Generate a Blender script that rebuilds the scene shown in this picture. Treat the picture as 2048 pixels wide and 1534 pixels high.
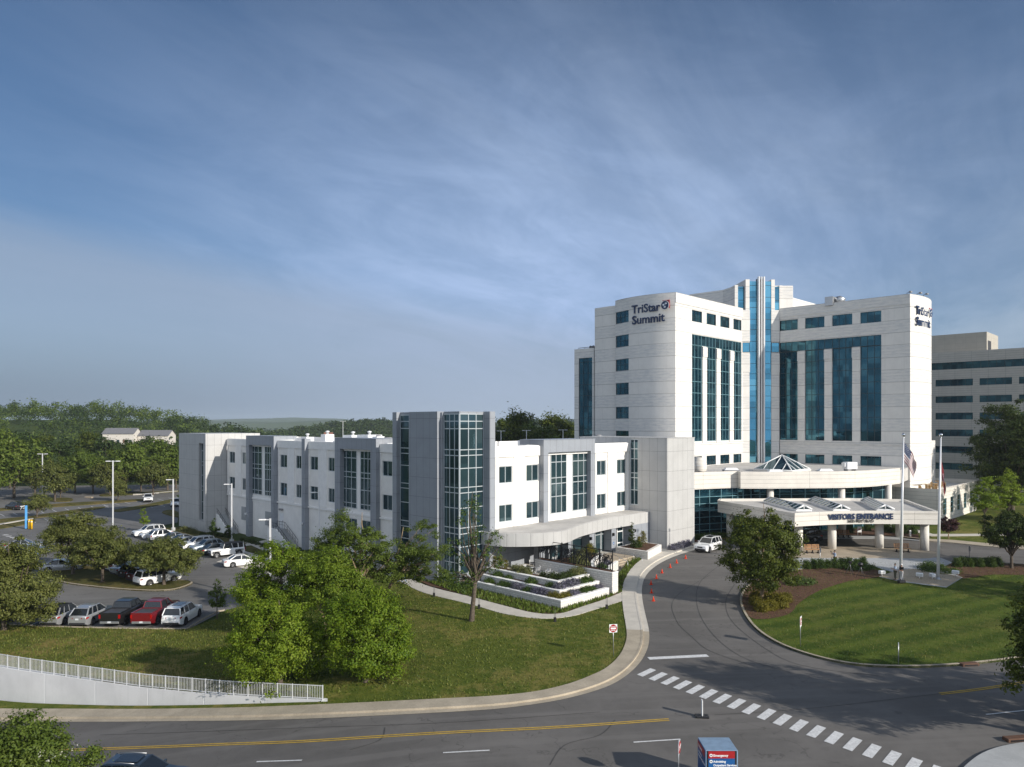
import bpy, bmesh, math, random
import numpy as np
from mathutils import Vector, Matrix
from mathutils.geometry import delaunay_2d_cdt

for _o in list(bpy.data.objects):
    bpy.data.objects.remove(_o)
SC = bpy.context.scene
COL = SC.collection
R = math.radians
random.seed(7)
np.random.seed(7)

# ------------------------------------------------------------------ camera, light, sky
F, CH, HY = 1446.0, 17.0, 848.0          # focal length in photo pixels, eye height (m), horizon row
cam_d = bpy.data.cameras.new('camera')
cam = bpy.data.objects.new('camera', cam_d)
COL.objects.link(cam)
cam.location = (0, 0, CH)
cam.rotation_euler = (R(90), 0, 0)
cam_d.sensor_width = 36.0
cam_d.lens = 36.0 * F / 2048.0
cam_d.shift_y = (HY - 767.0) / 2048.0
cam_d.clip_start = 0.5
cam_d.clip_end = 40000.0
SC.camera = cam

SUN_EL, SUN_AZ = R(22.5), math.atan2(0.815, -0.58)     # azimuth clockwise from +Y
SUN_DIR = Vector((math.sin(SUN_AZ) * math.cos(SUN_EL), math.cos(SUN_AZ) * math.cos(SUN_EL), math.sin(SUN_EL)))
sun_d = bpy.data.lights.new('sun', 'SUN')
sun_d.energy = 4.0
sun_d.angle = R(0.5)
sun_d.color = (1.0, 0.935, 0.845)
sun = bpy.data.objects.new('sun', sun_d)
COL.objects.link(sun)
sun.location = (60, -60, 60)
sun.rotation_euler = SUN_DIR.to_track_quat('Z', 'Y').to_euler()

world = bpy.data.worlds.new("World")
SC.world = world
world.use_nodes = True


class NT:
    """small helper around a node tree"""
    def __init__(s, tree):
        s.t = tree
        s.n = tree.nodes
        s.l = tree.links

    def new(s, kind, **kw):
        n = s.n.new(kind)
        for k, v in kw.items():
            if k.startswith('i_'):
                n.inputs[k[2:].replace('_', ' ')].default_value = v
            else:
                setattr(n, k, v)
        return n

    def put(s, sock, v):
        if hasattr(v, 'is_output') or hasattr(v, 'links'):
            s.l.new(v, sock)
        else:
            sock.default_value = v

    def math(s, op, a, b=None, c=None, clamp=False):
        n = s.n.new('ShaderNodeMath')
        n.operation = op
        n.use_clamp = clamp
        s.put(n.inputs[0], a)
        if b is not None:
            s.put(n.inputs[1], b)
        if c is not None:
            s.put(n.inputs[2], c)
        return n.outputs[0]

    def mix(s, f, a, b, blend='MIX'):
        n = s.n.new('ShaderNodeMix')
        n.data_type = 'RGBA'
        n.blend_type = blend
        n.clamp_factor = True
        s.put(n.inputs[0], f)
        s.put(n.inputs[6], a)
        s.put(n.inputs[7], b)
        return n.outputs[2]

    def ramp(s, f, stops):
        n = s.n.new('ShaderNodeValToRGB')
        e = n.color_ramp.elements
        while len(e) < len(stops):
            e.new(0.5)
        for i, (p, c) in enumerate(stops):
            e[i].position = p
            e[i].color = c if len(c) == 4 else (*c, 1)
        s.put(n.inputs[0], f)
        return n.outputs[0]

    def noise(s, vec, scale, detail=4, rough=0.55, dist=0.0):
        n = s.n.new('ShaderNodeTexNoise')
        n.inputs['Scale'].default_value = scale
        n.inputs['Detail'].default_value = detail
        n.inputs['Roughness'].default_value = rough
        n.inputs['Distortion'].default_value = dist
        if vec is not None:
            s.l.new(vec, n.inputs['Vector'])
        return n.outputs[0]

    def smooth(s, v, lo, hi):
        n = s.n.new('ShaderNodeMapRange')
        n.interpolation_type = 'SMOOTHSTEP'
        s.put(n.inputs[0], v)
        n.inputs[1].default_value = lo
        n.inputs[2].default_value = hi
        n.inputs[3].default_value = 0
        n.inputs[4].default_value = 1
        return n.outputs[0]

    def vec(s, x, y, z):
        n = s.n.new('ShaderNodeCombineXYZ')
        for i, v in enumerate((x, y, z)):
            s.put(n.inputs[i], v)
        return n.outputs[0]

    def xyz(s, v):
        n = s.n.new('ShaderNodeSeparateXYZ')
        s.l.new(v, n.inputs[0])
        return n.outputs


def build_sky():
    w = NT(world.node_tree)
    w.n.clear()
    out = w.new('ShaderNodeOutputWorld')
    bg = w.new('ShaderNodeBackground')
    sky = w.new('ShaderNodeTexSky')
    sky.sky_type = 'NISHITA'
    sky.sun_disc = False
    sky.sun_elevation = SUN_EL
    sky.sun_rotation = SUN_AZ
    sky.altitude = 150.0
    sky.air_density = 1.0
    sky.dust_density = 1.2
    sky.ozone_density = 2.2
    tc = w.new('ShaderNodeTexCoord')
    d = w.xyz(tc.outputs['Generated'])
    # thin cirrus: noise on the plane of the cloud layer, streaked along one wind direction
    zz = w.math('MAXIMUM', w.math('ADD', d[2], 0.10), 0.03)
    cx = w.math('DIVIDE', d[0], zz)
    cy = w.math('DIVIDE', d[1], zz)
    a = R(58)
    rx = w.math('ADD', w.math('MULTIPLY', cx, math.cos(a)), w.math('MULTIPLY', cy, math.sin(a)))
    ry = w.math('SUBTRACT', w.math('MULTIPLY', cy, math.cos(a)), w.math('MULTIPLY', cx, math.sin(a)))
    v1 = w.vec(w.math('MULTIPLY', rx, 0.30), w.math('MULTIPLY', ry, 0.85), 0.0)
    v2 = w.vec(w.math('MULTIPLY', rx, 0.9), w.math('MULTIPLY', ry, 3.2), 3.7)
    n1 = w.noise(v1, 1.0, 6, 0.55, 0.6)
    n2 = w.noise(v2, 1.0, 8, 0.62, 0.5)
    n3 = w.noise(w.vec(cx, cy, 9.0), 0.42, 3, 0.5)
    cir = w.math('ADD', w.math('MULTIPLY', n1, 0.7), w.math('MULTIPLY', n2, 0.3))
    cir = w.smooth(cir, 0.36, 0.76)
    # clearer air towards the upper left of the view, thicker cirrus to the right
    big = w.math('ADD', w.math('MULTIPLY', d[0], 0.95), 0.36)
    big = w.math('ADD', big, w.math('MULTIPLY', w.math('SUBTRACT', n3, 0.5), 0.9), clamp=True)
    cir = w.math('MULTIPLY', cir, w.math('ADD', w.math('MULTIPLY', big, 0.40), 0.06))
    # a broad brighter veil of high cloud in the middle of the sky
    gx = w.math('DIVIDE', w.math('SUBTRACT', d[0], 0.06), 0.48)
    gz = w.math('DIVIDE', w.math('SUBTRACT', d[2], 0.18), 0.25)
    gg = w.math('ADD', w.math('MULTIPLY', gx, gx), w.math('MULTIPLY', gz, gz))
    gg = w.math('POWER', 2.718, w.math('MULTIPLY', gg, -1.0))
    v4 = w.vec(w.math('ADD', w.math('MULTIPLY', d[0], 4.2), w.math('MULTIPLY', d[2], 2.6)), w.math('MULTIPLY', d[1], 2.0), w.math('MULTIPLY', d[2], 9.0))
    n4 = w.noise(v4, 1.0, 10, 0.64, 0.9)
    st = w.smooth(w.math('ADD', w.math('MULTIPLY', n4, 0.6), w.math('MULTIPLY', n2, 0.4)), 0.36, 0.66)
    gg = w.math('MULTIPLY', gg, w.math('ADD', 0.66, w.math('MULTIPLY', st, 0.40)), clamp=True)
    tint = w.mix(1.0, sky.outputs[0], (0.33, 0.47, 0.59, 1), 'MULTIPLY')
    c = w.mix(w.math('MULTIPLY', gg, 0.95), tint, (3.4, 4.5, 6.7, 1))
    c = w.mix(cir, c, (4.3, 4.95, 5.9, 1))
    # a low sheet of pale stratus with a slanting upper edge
    lowedge = w.math('ADD', d[2], w.math('MULTIPLY', d[0], 0.16))
    lowedge = w.math('ADD', lowedge, w.math('MULTIPLY', w.math('SUBTRACT', n1, 0.5), 0.07))
    low = w.math('SUBTRACT', 1.0, w.smooth(lowedge, 0.10, 0.165))
    c = w.mix(w.math('MULTIPLY', low, 0.62), c, (2.75, 3.30, 4.25, 1))
    # near the horizon the sheet thins into blue-grey murk, darker on the left
    hor = w.math('SUBTRACT', 1.0, w.smooth(d[2], -0.01, 0.13))
    side = w.smooth(d[0], -0.62, 0.02)
    murk = w.mix(side, (1.40, 1.85, 2.6, 1), (3.1, 3.75, 4.9, 1))
    c = w.mix(w.math('MULTIPLY', hor, 0.9), c, murk)
    # unseen bright cloud, added behind the viewer as fill for the shaded faces
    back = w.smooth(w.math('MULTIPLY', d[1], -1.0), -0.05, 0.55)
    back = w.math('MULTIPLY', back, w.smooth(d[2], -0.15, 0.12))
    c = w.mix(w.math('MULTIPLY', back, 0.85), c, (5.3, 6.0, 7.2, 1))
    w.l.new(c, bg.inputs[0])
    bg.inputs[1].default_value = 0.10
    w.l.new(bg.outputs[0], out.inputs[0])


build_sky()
SC.view_settings.view_transform = 'Standard'
SC.view_settings.look = 'None'
SC.view_settings.exposure = 0.36
SC.view_settings.gamma = 1.0
SC.cycles.max_bounces = 8
SC.cycles.diffuse_bounces = 3
SC.cycles.glossy_bounces = 3
SC.cycles.transmission_bounces = 4
SC.cycles.transparent_max_bounces = 8
SC.cycles.volume_bounces = 1
SC.cycles.caustics_reflective = False
SC.cycles.caustics_refractive = False
SC.cycles.sample_clamp_indirect = 6.0
SC.cycles.use_denoising = True
SC.cycles.denoising_prefilter = 'ACCURATE'
SC.render.filter_size = 0.9
HAZE_D = 0.00011

# ------------------------------------------------------------------ places: site axes, terrain, picture point -> ground point
AX, BX = 0.7003, 0.7138                  # the two buildings share axes u (right and away) and v (left and away)
TH = math.atan2(BX, AX)


def xy(u, v):
    return (AX * u - BX * v, BX * u + AX * v)


def uv(x, y):
    return (AX * x + BX * y, -BX * x + AX * y)


def v_at(px, u):
    k = (px - 1024) / F
    return u * (AX - k * BX) / (BX + k * AX)


def u_at(px, v):
    k = (px - 1024) / F
    return v * (BX + k * AX) / (AX - k * BX)


def ss(t):
    t = min(1.0, max(0.0, t))
    return t * t * (3 - 2 * t)


def lerp(a, b, t):
    return a + (b - a) * t


def _cr(pts, n=6):
    out = []
    for i in range(len(pts) - 1):
        a, b, c, d = (Vector(pts[min(max(k, 0), len(pts) - 1)]) for k in (i - 1, i, i + 1, i + 2))
        for j in range(n):
            t = j / n
            q = 0.5 * ((2 * b) + (c - a) * t + (2 * a - 5 * b + 4 * c - d) * t * t + (3 * b - a - 3 * c + d) * t ** 3)
            out.append((q.x, q.y))
    return out + [tuple(pts[-1])]


WALL_PTS = _cr([(-60, 60.0), (-48, 56.2), (-37.2, 52.6), (-31, 50.9), (-25.2, 49.2), (-18.5, 47.4), (-12.1, 45.95)])
WALL_LINE = WALL_PTS + [(0, 45.95), (200, 45.95)]


def wall_y(x):
    if x <= WALL_LINE[0][0]:
        return WALL_LINE[0][1]
    for (x0, y0), (x1, y1) in zip(WALL_LINE, WALL_LINE[1:]):
        if x <= x1:
            return lerp(y0, y1, (x - x0) / (x1 - x0))
    return WALL_LINE[-1][1]


def hgt(x, y, shift=0.15):
    road = -3.2 * ss(-x / 40.0)
    lot = -1.3 * ss((-4 - x) / 26.0)
    h = lerp(road, lot, ss((y - wall_y(x) - shift) / 1.2))
    h += 0.7 * ss((x - 6) / 10.0) * ss((y - 62) / 28.0)
    if y > 200:
        h -= 5.0 * ss((y - 200) / 160.0) * ss((60 - x) / 120.0)
        sx = 85.0 if x > -285 else 400.0
        h += 26.5 * math.exp(-((x + 285) / sx) ** 2 - ((y - 500) / 140.0) ** 2)
        h += 17.0 * math.exp(-((x + 190) / 105.0) ** 2 - ((y - 950) / 130.0) ** 2)
        h += 16.0 * math.exp(-((x + 20) / 190.0) ** 2 - ((y - 1100) / 130.0) ** 2)
    return h


def P(px, py, off=0.0):
    z = 0.0
    X = Y = 0
    for _ in range(14):
        Y = F * (CH - z) / (py - HY)
        X = (px - 1024) / F * Y
        z = hgt(X, Y) + off
    return Vector((X, Y, z))


def PX(px, Y, z=None):
    X = (px - 1024) / F * Y
    return Vector((X, Y, hgt(X, Y) if z is None else z))


def zat(py, Y):
    return CH - (py - HY) * Y / F


# ------------------------------------------------------------------ object helpers
def tag(o, label, cat, group=None, kind=None):
    if label:
        o['label'] = label
    if cat:
        o['category'] = cat
    if group:
        o['group'] = group
    if kind:
        o['kind'] = kind
    return o


def thing(name, label, cat, loc=(0, 0, 0), rz=0.0, group=None):
    o = bpy.data.objects.new(name, None)
    o.empty_display_size = 0.3
    COL.objects.link(o)
    o.location = loc
    o.rotation_euler = (0, 0, rz)
    return tag(o, label, cat, group)


def copy_tree(o, parent=None):
    c = o.copy()
    COL.objects.link(c)
    if parent is not None:
        c.parent = parent
    for ch in list(o.children):
        copy_tree(ch, c)
    return c


def dup(o, loc, rz=None, label=None, scale=None, group=None):
    c = copy_tree(o)
    c.location = loc
    if rz is not None:
        c.rotation_euler = (0, 0, rz)
    if label:
        c['label'] = label
    if group:
        c['group'] = group
    if scale is not None:
        c.scale = scale if hasattr(scale, '__len__') else (scale,) * 3
    return c


class MB:
    """collects faces; build() links them as one mesh object"""
    def __init__(s, off=(0, 0, 0)):
        s.v = []
        s.f = []
        s.m = []
        s.off = off
        s.smooth = []

    def add(s, verts, faces, m=0, smooth=False):
        b = len(s.v)
        o = s.off
        s.v.extend((x - o[0], y - o[1], z - o[2]) for x, y, z in verts)
        for f in faces:
            s.f.append([b + i for i in f])
            s.m.append(m)
            s.smooth.append(smooth)
        return s

    def quad(s, a, b, c, d, m=0):
        return s.add([a, b, c, d], [(0, 1, 2, 3)], m)

    def box(s, x0, x1, y0, y1, z0, z1, m=0):
        if x0 > x1:
            x0, x1 = x1, x0
        if y0 > y1:
            y0, y1 = y1, y0
        if z0 > z1:
            z0, z1 = z1, z0
        v = [(x0, y0, z0), (x1, y0, z0), (x1, y1, z0), (x0, y1, z0), (x0, y0, z1), (x1, y0, z1), (x1, y1, z1), (x0, y1, z1)]
        return s.add(v, [(0, 3, 2, 1), (4, 5, 6, 7), (0, 1, 5, 4), (1, 2, 6, 5), (2, 3, 7, 6), (3, 0, 4, 7)], m)

    def prism(s, poly, z0, z1, m=0, cap=True):
        n = len(poly)
        A = sum(poly[i][0] * poly[(i + 1) % n][1] - poly[(i + 1) % n][0] * poly[i][1] for i in range(n))
        if A < 0:
            poly = poly[::-1]
        v = [(p[0], p[1], z0 if not callable(z0) else z0(*p)) for p in poly] + [(p[0], p[1], z1 if not callable(z1) else z1(*p)) for p in poly]
        f = [(i, (i + 1) % n, n + (i + 1) % n, n + i) for i in range(n)]
        if cap:
            f += [tuple(range(n, 2 * n)), tuple(range(n - 1, -1, -1))]
        return s.add(v, f, m)

    def tube(s, pts, r, n=8, m=0, smooth=True, cap=True):
        pts = [Vector(p) for p in pts]
        rs = r if hasattr(r, '__len__') else [r] * len(pts)
        v = []
        f = []
        ref = None
        for i, p in enumerate(pts):
            d = (pts[min(i + 1, len(pts) - 1)] - pts[max(i - 1, 0)])
            if d.length < 1e-9:
                d = Vector((0, 0, 1))
            d.normalize()
            if ref is None:
                ref = Vector((1, 0, 0)) if abs(d.x) < 0.9 else Vector((0, 1, 0))
            a = d.cross(ref).normalized()
            b = d.cross(a)
            ref = b.cross(d) if False else ref
            for k in range(n):
                t = 2 * math.pi * k / n
                v.append(tuple(p + (a * math.cos(t) + b * math.sin(t)) * rs[i]))
        for i in range(len(pts) - 1):
            for k in range(n):
                f.append((i * n + k, i * n + (k + 1) % n, (i + 1) * n + (k + 1) % n, (i + 1) * n + k))
        if cap:
            f.append(tuple(range(n - 1, -1, -1)))
            f.append(tuple((len(pts) - 1) * n + k for k in range(n)))
        return s.add(v, f, m, smooth)

    def lathe(s, c, prof, n=16, m=0, smooth=True):
        v = []
        f = []
        for (r, z) in prof:
            for k in range(n):
                t = 2 * math.pi * k / n
                v.append((c[0] + r * math.cos(t), c[1] + r * math.sin(t), c[2] + z))
        for i in range(len(prof) - 1):
            for k in range(n):
                f.append((i * n + k, i * n + (k + 1) % n, (i + 1) * n + (k + 1) % n, (i + 1) * n + k))
        f.append(tuple(range(n - 1, -1, -1)))
        f.append(tuple((len(prof) - 1) * n + k for k in range(n)))
        return s.add(v, f, m, smooth)

    def ball(s, c, r, n=10, m=0):
        rx, ry, rz = r if hasattr(r, '__len__') else (r, r, r)
        v = []
        f = []
        rows = n // 2 + 1
        for i in range(rows + 1):
            ph = math.pi * i / rows - math.pi / 2
            for k in range(n):
                t = 2 * math.pi * k / n
                v.append((c[0] + rx * math.cos(ph) * math.cos(t), c[1] + ry * math.cos(ph) * math.sin(t), c[2] + rz * math.sin(ph)))
        for i in range(rows):
            for k in range(n):
                f.append((i * n + k, i * n + (k + 1) % n, (i + 1) * n + (k + 1) % n, (i + 1) * n + k))
        return s.add(v, f, m, True)

    def build(s, name, mats, parent=None, bevel=0.0, loc=None):
        me = bpy.data.meshes.new(name)
        me.from_pydata(s.v, [], s.f)
        if not isinstance(mats, (list, tuple)):
            mats = [mats]
        for m in mats:
            me.materials.append(m)
        me.polygons.foreach_set('material_index', s.m)
        me.polygons.foreach_set('use_smooth', s.smooth)
        me.update()
        o = bpy.data.objects.new(name, me)
        COL.objects.link(o)
        if parent is not None:
            o.parent = parent
        if loc is not None:
            o.location = loc
        if bevel:
            b = o.modifiers.new('bevel', 'BEVEL')
            b.width = bevel
            b.segments = 1
            b.limit_method = 'ANGLE'
        return o


def np_mesh(name, verts, faces, mat, parent=None, smooth=False):
    """verts (n,3), faces (m,k) numpy arrays -> one mesh object"""
    me = bpy.data.meshes.new(name)
    n, k = faces.shape
    me.vertices.add(len(verts))
    me.vertices.foreach_set('co', np.asarray(verts, dtype=np.float32).ravel())
    me.loops.add(n * k)
    me.loops.foreach_set('vertex_index', faces.astype(np.int32).ravel())
    me.polygons.add(n)
    me.polygons.foreach_set('loop_start', np.arange(0, n * k, k, dtype=np.int32))
    if smooth:
        me.polygons.foreach_set('use_smooth', np.ones(n, dtype=bool))
    me.update(calc_edges=True)
    me.materials.append(mat)
    o = bpy.data.objects.new(name, me)
    COL.objects.link(o)
    if parent is not None:
        o.parent = parent
    return o


# ------------------------------------------------------------------ materials
def M_new(name):
    m = bpy.data.materials.new(name)
    m.use_nodes = True
    t = NT(m.node_tree)
    t.n.clear()
    out = t.new('ShaderNodeOutputMaterial')
    b = t.new('ShaderNodeBsdfPrincipled')
    t.l.new(b.outputs[0], out.inputs[0])
    return m, t, b, out


def c4(c, k=1.0):
    return (c[0] * k, c[1] * k, c[2] * k, 1)


def plain(name, col, rough=0.6, metal=0.0, var=0.12, scale=3.0, bump=0.0, bscale=40.0, spec=0.5, coat=0.0):
    """a colour with cloudy procedural variation"""
    m, t, b, out = M_new(name)
    tc = t.new('ShaderNodeTexCoord')
    n = t.noise(tc.outputs['Object'], scale, 5, 0.6)
    c = t.mix(t.smooth(n, 0.3, 0.7), c4(col, 1 - var), c4(col, 1 + var))
    t.l.new(c, b.inputs['Base Color'])
    b.inputs['Roughness'].default_value = rough
    b.inputs['Metallic'].default_value = metal
    b.inputs['Specular IOR Level'].default_value = spec
    b.inputs['Coat Weight'].default_value = coat
    b.inputs['Coat Roughness'].default_value = 0.04
    if bump:
        bm = t.new('ShaderNodeBump')
        bm.inputs['Strength'].default_value = bump
        bm.inputs['Distance'].default_value = 0.02
        t.l.new(t.noise(tc.outputs['Object'], bscale, 3), bm.inputs['Height'])
        t.l.new(bm.outputs[0], b.inputs['Normal'])
    return m


def wall_coords(t):
    """horizontal coordinate along a wall (u or v by the face's own direction) and height, in the building's axes"""
    tc = t.new('ShaderNodeTexCoord')
    p = t.xyz(tc.outputs['Object'])
    n = t.xyz(tc.outputs['Normal'])
    isx = t.math('GREATER_THAN', t.math('ABSOLUTE', n[0]), t.math('ABSOLUTE', n[1]))
    h = t.math('ADD', t.math('MULTIPLY', isx, p[1]), t.math('MULTIPLY', t.math('SUBTRACT', 1.0, isx), p[0]))
    return tc, h, p[2], n[2]


def line_mask(t, coord, period, offset, width):
    """1 on a thin line repeated every period"""
    x = t.math('DIVIDE', t.math('SUBTRACT', coord, offset), period)
    fr = t.math('FRACT', t.math('ADD', x, 1000.0))
    dist = t.math('MULTIPLY', t.math('MINIMUM', fr, t.math('SUBTRACT', 1.0, fr)), period)
    return t.math('SUBTRACT', 1.0, t.smooth(dist, width * 0.4, width))


def panel_wall(name, col, joint, w, h, ho, zo, jw=0.02, rough=0.5, metal=0.0, var=0.05, streak=0.05, cellvar=0.03):
    m, t, b, out = M_new(name)
    tc, hc, z, nz = wall_coords(t)
    mk = None
    if w:
        mk = line_mask(t, hc, w, ho, jw)
    if h:
        k = line_mask(t, z, h, zo, jw)
        mk = k if mk is None else t.math('MAXIMUM', mk, k)
    cl = t.noise(tc.outputs['Object'], 0.6, 5, 0.6)
    c = t.mix(t.smooth(cl, 0.3, 0.7), c4(col, 1 - var), c4(col, 1 + var))
    st = t.noise(t.vec(t.math('MULTIPLY', hc, 2.2), 0.0, t.math('MULTIPLY', z, 0.12)), 1.0, 4, 0.6)
    c = t.mix(t.math('MULTIPLY', t.smooth(st, 0.52, 0.8), streak * 4), c, c4(col, 0.72))
    if cellvar and w and h:
        wn = t.new('ShaderNodeTexWhiteNoise')
        wn.noise_dimensions = '2D'
        t.l.new(t.vec(t.math('FLOOR', t.math('DIVIDE', t.math('SUBTRACT', hc, ho), w)), t.math('FLOOR', t.math('DIVIDE', t.math('SUBTRACT', z, zo), h)), 0.0), wn.inputs[0])
        c = t.mix(t.math('MULTIPLY', wn.outputs[0], cellvar * 4), c, c4(col, 0.86))
    if mk is not None:
        c = t.mix(mk, c, c4(joint))
        bm = t.new('ShaderNodeBump')
        bm.inputs['Strength'].default_value = 0.5
        bm.inputs['Distance'].default_value = 0.02
        bm.invert = True
        t.l.new(mk, bm.inputs['Height'])
        t.l.new(bm.outputs[0], b.inputs['Normal'])
    t.l.new(c, b.inputs['Base Color'])
    b.inputs['Roughness'].default_value = rough
    b.inputs['Metallic'].default_value = metal
    return m


def precast(name, col, f2f=4.27, z0=35.07):
    """tower cladding: a smooth panel at each storey's window height, ribbed rows between, dark shadow joints"""
    m, t, b, out = M_new(name)
    tc, hc, z, nz = wall_coords(t)
    ph = t.math('FRACT', t.math('ADD', t.math('DIVIDE', t.math('SUBTRACT', z, z0 - 0.08), f2f), 50.0))
    smoothp = t.math('LESS_THAN', ph, 0.49)
    ribs = line_mask(t, z, f2f / 8.0, z0 - 0.08, 0.028)
    edge = t.math('MAXIMUM', line_mask(t, z, f2f, z0 - 0.08, 0.035), line_mask(t, z, f2f, z0 - 0.08 + f2f * 0.49, 0.035))
    vj = line_mask(t, hc, 3.05, 0.4, 0.02)
    n = t.noise(tc.outputs['Object'], 0.5, 6, 0.65)
    weather = t.noise(t.vec(t.math('MULTIPLY', hc, 0.7), 0.0, t.math('MULTIPLY', z, 3.5)), 1.0, 5, 0.65)
    base = t.mix(t.smooth(n, 0.3, 0.72), c4(col, 0.95), c4(col, 1.04))
    ribc = t.mix(t.smooth(weather, 0.38, 0.66), c4(col, 1.0), (col[0] * 0.82, col[1] * 0.84, col[2] * 0.87, 1))
    c = t.mix(smoothp, ribc, base)
    grime = t.noise(t.vec(t.math('MULTIPLY', hc, 1.6), 0.0, t.math('MULTIPLY', z, 0.1)), 1.0, 4, 0.6)
    c = t.mix(t.math('MULTIPLY', t.smooth(grime, 0.55, 0.8), 0.25), c, c4(col, 0.7))
    jm = t.math('MAXIMUM', edge, t.math('MULTIPLY', t.math('MULTIPLY', ribs, t.math('SUBTRACT', 1.0, smoothp)), 0.38))
    jm = t.math('MAXIMUM', jm, t.math('MULTIPLY', vj, t.math('MULTIPLY', smoothp, 0.5)))
    c = t.mix(jm, c, (col[0] * 0.42, col[1] * 0.41, col[2] * 0.40, 1))
    t.l.new(c, b.inputs['Base Color'])
    b.inputs['Roughness'].default_value = 0.75
    bm = t.new('ShaderNodeBump')
    bm.inputs['Strength'].default_value = 0.6
    bm.inputs['Distance'].default_value = 0.03
    bm.invert = True
    t.l.new(jm, bm.inputs['Height'])
    t.l.new(bm.outputs[0], b.inputs['Normal'])
    return m


def tinted_glass(name, col, metal=0.75, rough=0.03, wav=0.25):
    """reflective tinted glazing, each pane very slightly out of plane"""
    m, t, b, out = M_new(name)
    tc, hc, z, nz = wall_coords(t)
    n = t.noise(tc.outputs['Object'], 0.25, 2)
    c = t.mix(t.smooth(n, 0.3, 0.7), c4(col, 0.88), c4(col, 1.12))
    # drawn blinds and lights behind some panes
    wn = t.new('ShaderNodeTexWhiteNoise')
    wn.noise_dimensions = '2D'
    t.l.new(t.vec(t.math('FLOOR', t.math('DIVIDE', hc, 1.05)), t.math('FLOOR', t.math('DIVIDE', z, 2.135)), 0.0), wn.inputs[0])
    c = t.mix(t.smooth(wn.outputs[0], 0.55, 1.0), c, c4((col[0] * 1.9 + .01, col[1] * 1.55 + .01, col[2] * 1.4 + .01)))
    c = t.mix(t.math('MULTIPLY', t.math('LESS_THAN', wn.outputs[0], 0.3), 0.5), c, c4(col, 0.5))
    t.l.new(c, b.inputs['Base Color'])
    b.inputs['Metallic'].default_value = metal
    b.inputs['Roughness'].default_value = rough
    bm = t.new('ShaderNodeBump')
    bm.inputs['Strength'].default_value = wav
    bm.inputs['Distance'].default_value = 0.02
    t.l.new(t.noise(tc.outputs['Object'], 0.55, 2, 0.4), bm.inputs['Height'])
    t.l.new(bm.outputs[0], b.inputs['Normal'])
    return m


def car_paint(name, col, metal=0.0, rough=0.35):
    return plain(name, col, rough, metal, 0.03, 1.0, coat=0.8)


def leaf_mat(name, c_dark, c_mid, c_light, trans=0.35):
    m, t, b, out = M_new(name)
    g = t.new('ShaderNodeNewGeometry')
    tc = t.new('ShaderNodeTexCoord')
    n = t.noise(tc.outputs['Object'], 0.9, 3)
    f = t.math('ADD', t.math('MULTIPLY', g.outputs['Random Per Island'], 0.42), t.math('MULTIPLY', n, 0.58))
    oi = t.new('ShaderNodeObjectInfo')
    f = t.math('ADD', f, t.math('MULTIPLY', t.math('SUBTRACT', oi.outputs['Random'], 0.5), 0.14))
    c = t.ramp(f, [(0.2, c_dark), (0.5, c_mid), (0.82, c_light)])
    t.l.new(c, b.inputs['Base Color'])
    b.inputs['Roughness'].default_value = 0.55
    b.inputs['Specular IOR Level'].default_value = 0.25
    tr = t.new('ShaderNodeBsdfTranslucent')
    t.l.new(t.mix(0.5, c, c4(c_light)), tr.inputs[0])
    mx = t.new('ShaderNodeMixShader')
    mx.inputs[0].default_value = trans
    t.l.new(b.outputs[0], mx.inputs[1])
    t.l.new(tr.outputs[0], mx.inputs[2])
    t.l.new(mx.outputs[0], out.inputs[0])
    return m


def grass_mat(name, c1, c2, dry, dry_amt=0.5, stripes=0.0, stripe_dir=0.0, fine=1.0):
    m, t, b, out = M_new(name)
    g = t.new('ShaderNodeNewGeometry')
    p = g.outputs['Position']
    n1 = t.noise(p, 0.16, 5, 0.6)
    n2 = t.noise(p, 1.1, 5, 0.7)
    n3 = t.noise(p, 7.0 * fine, 4, 0.7)
    f = t.math('ADD', t.math('MULTIPLY', n2, 0.5), t.math('MULTIPLY', n3, 0.5))
    if stripes:
        q = t.xyz(p)
        s = t.math('ADD', t.math('MULTIPLY', q[0], math.cos(stripe_dir)), t.math('MULTIPLY', q[1], math.sin(stripe_dir)))
        s = t.math('SINE', t.math('MULTIPLY', t.math('ADD', s, t.math('MULTIPLY', n1, 1.2)), 2 * math.pi / 2.6))
        f = t.math('ADD', f, t.math('MULTIPLY', s, stripes))
    c = t.mix(t.smooth(f, 0.36, 0.64), c4(c1), c4(c2))
    d = t.math('MULTIPLY', t.smooth(t.math('ADD', t.math('MULTIPLY', n1, 0.6), t.math('MULTIPLY', n2, 0.4)), 0.47, 0.61), dry_amt)
    c = t.mix(d, c, c4(dry))
    t.l.new(c, b.inputs['Base Color'])
    b.inputs['Roughness'].default_value = 0.9
    b.inputs['Specular IOR Level'].default_value = 0.1
    bm = t.new('ShaderNodeBump')
    bm.inputs['Strength'].default_value = 1.0
    bm.inputs['Distance'].default_value = 0.10
    n4 = t.noise(p, 9.0, 5, 0.75)
    t.l.new(n4, bm.inputs['Height'])
    t.l.new(bm.outputs[0], b.inputs['Normal'])
    return m


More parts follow.
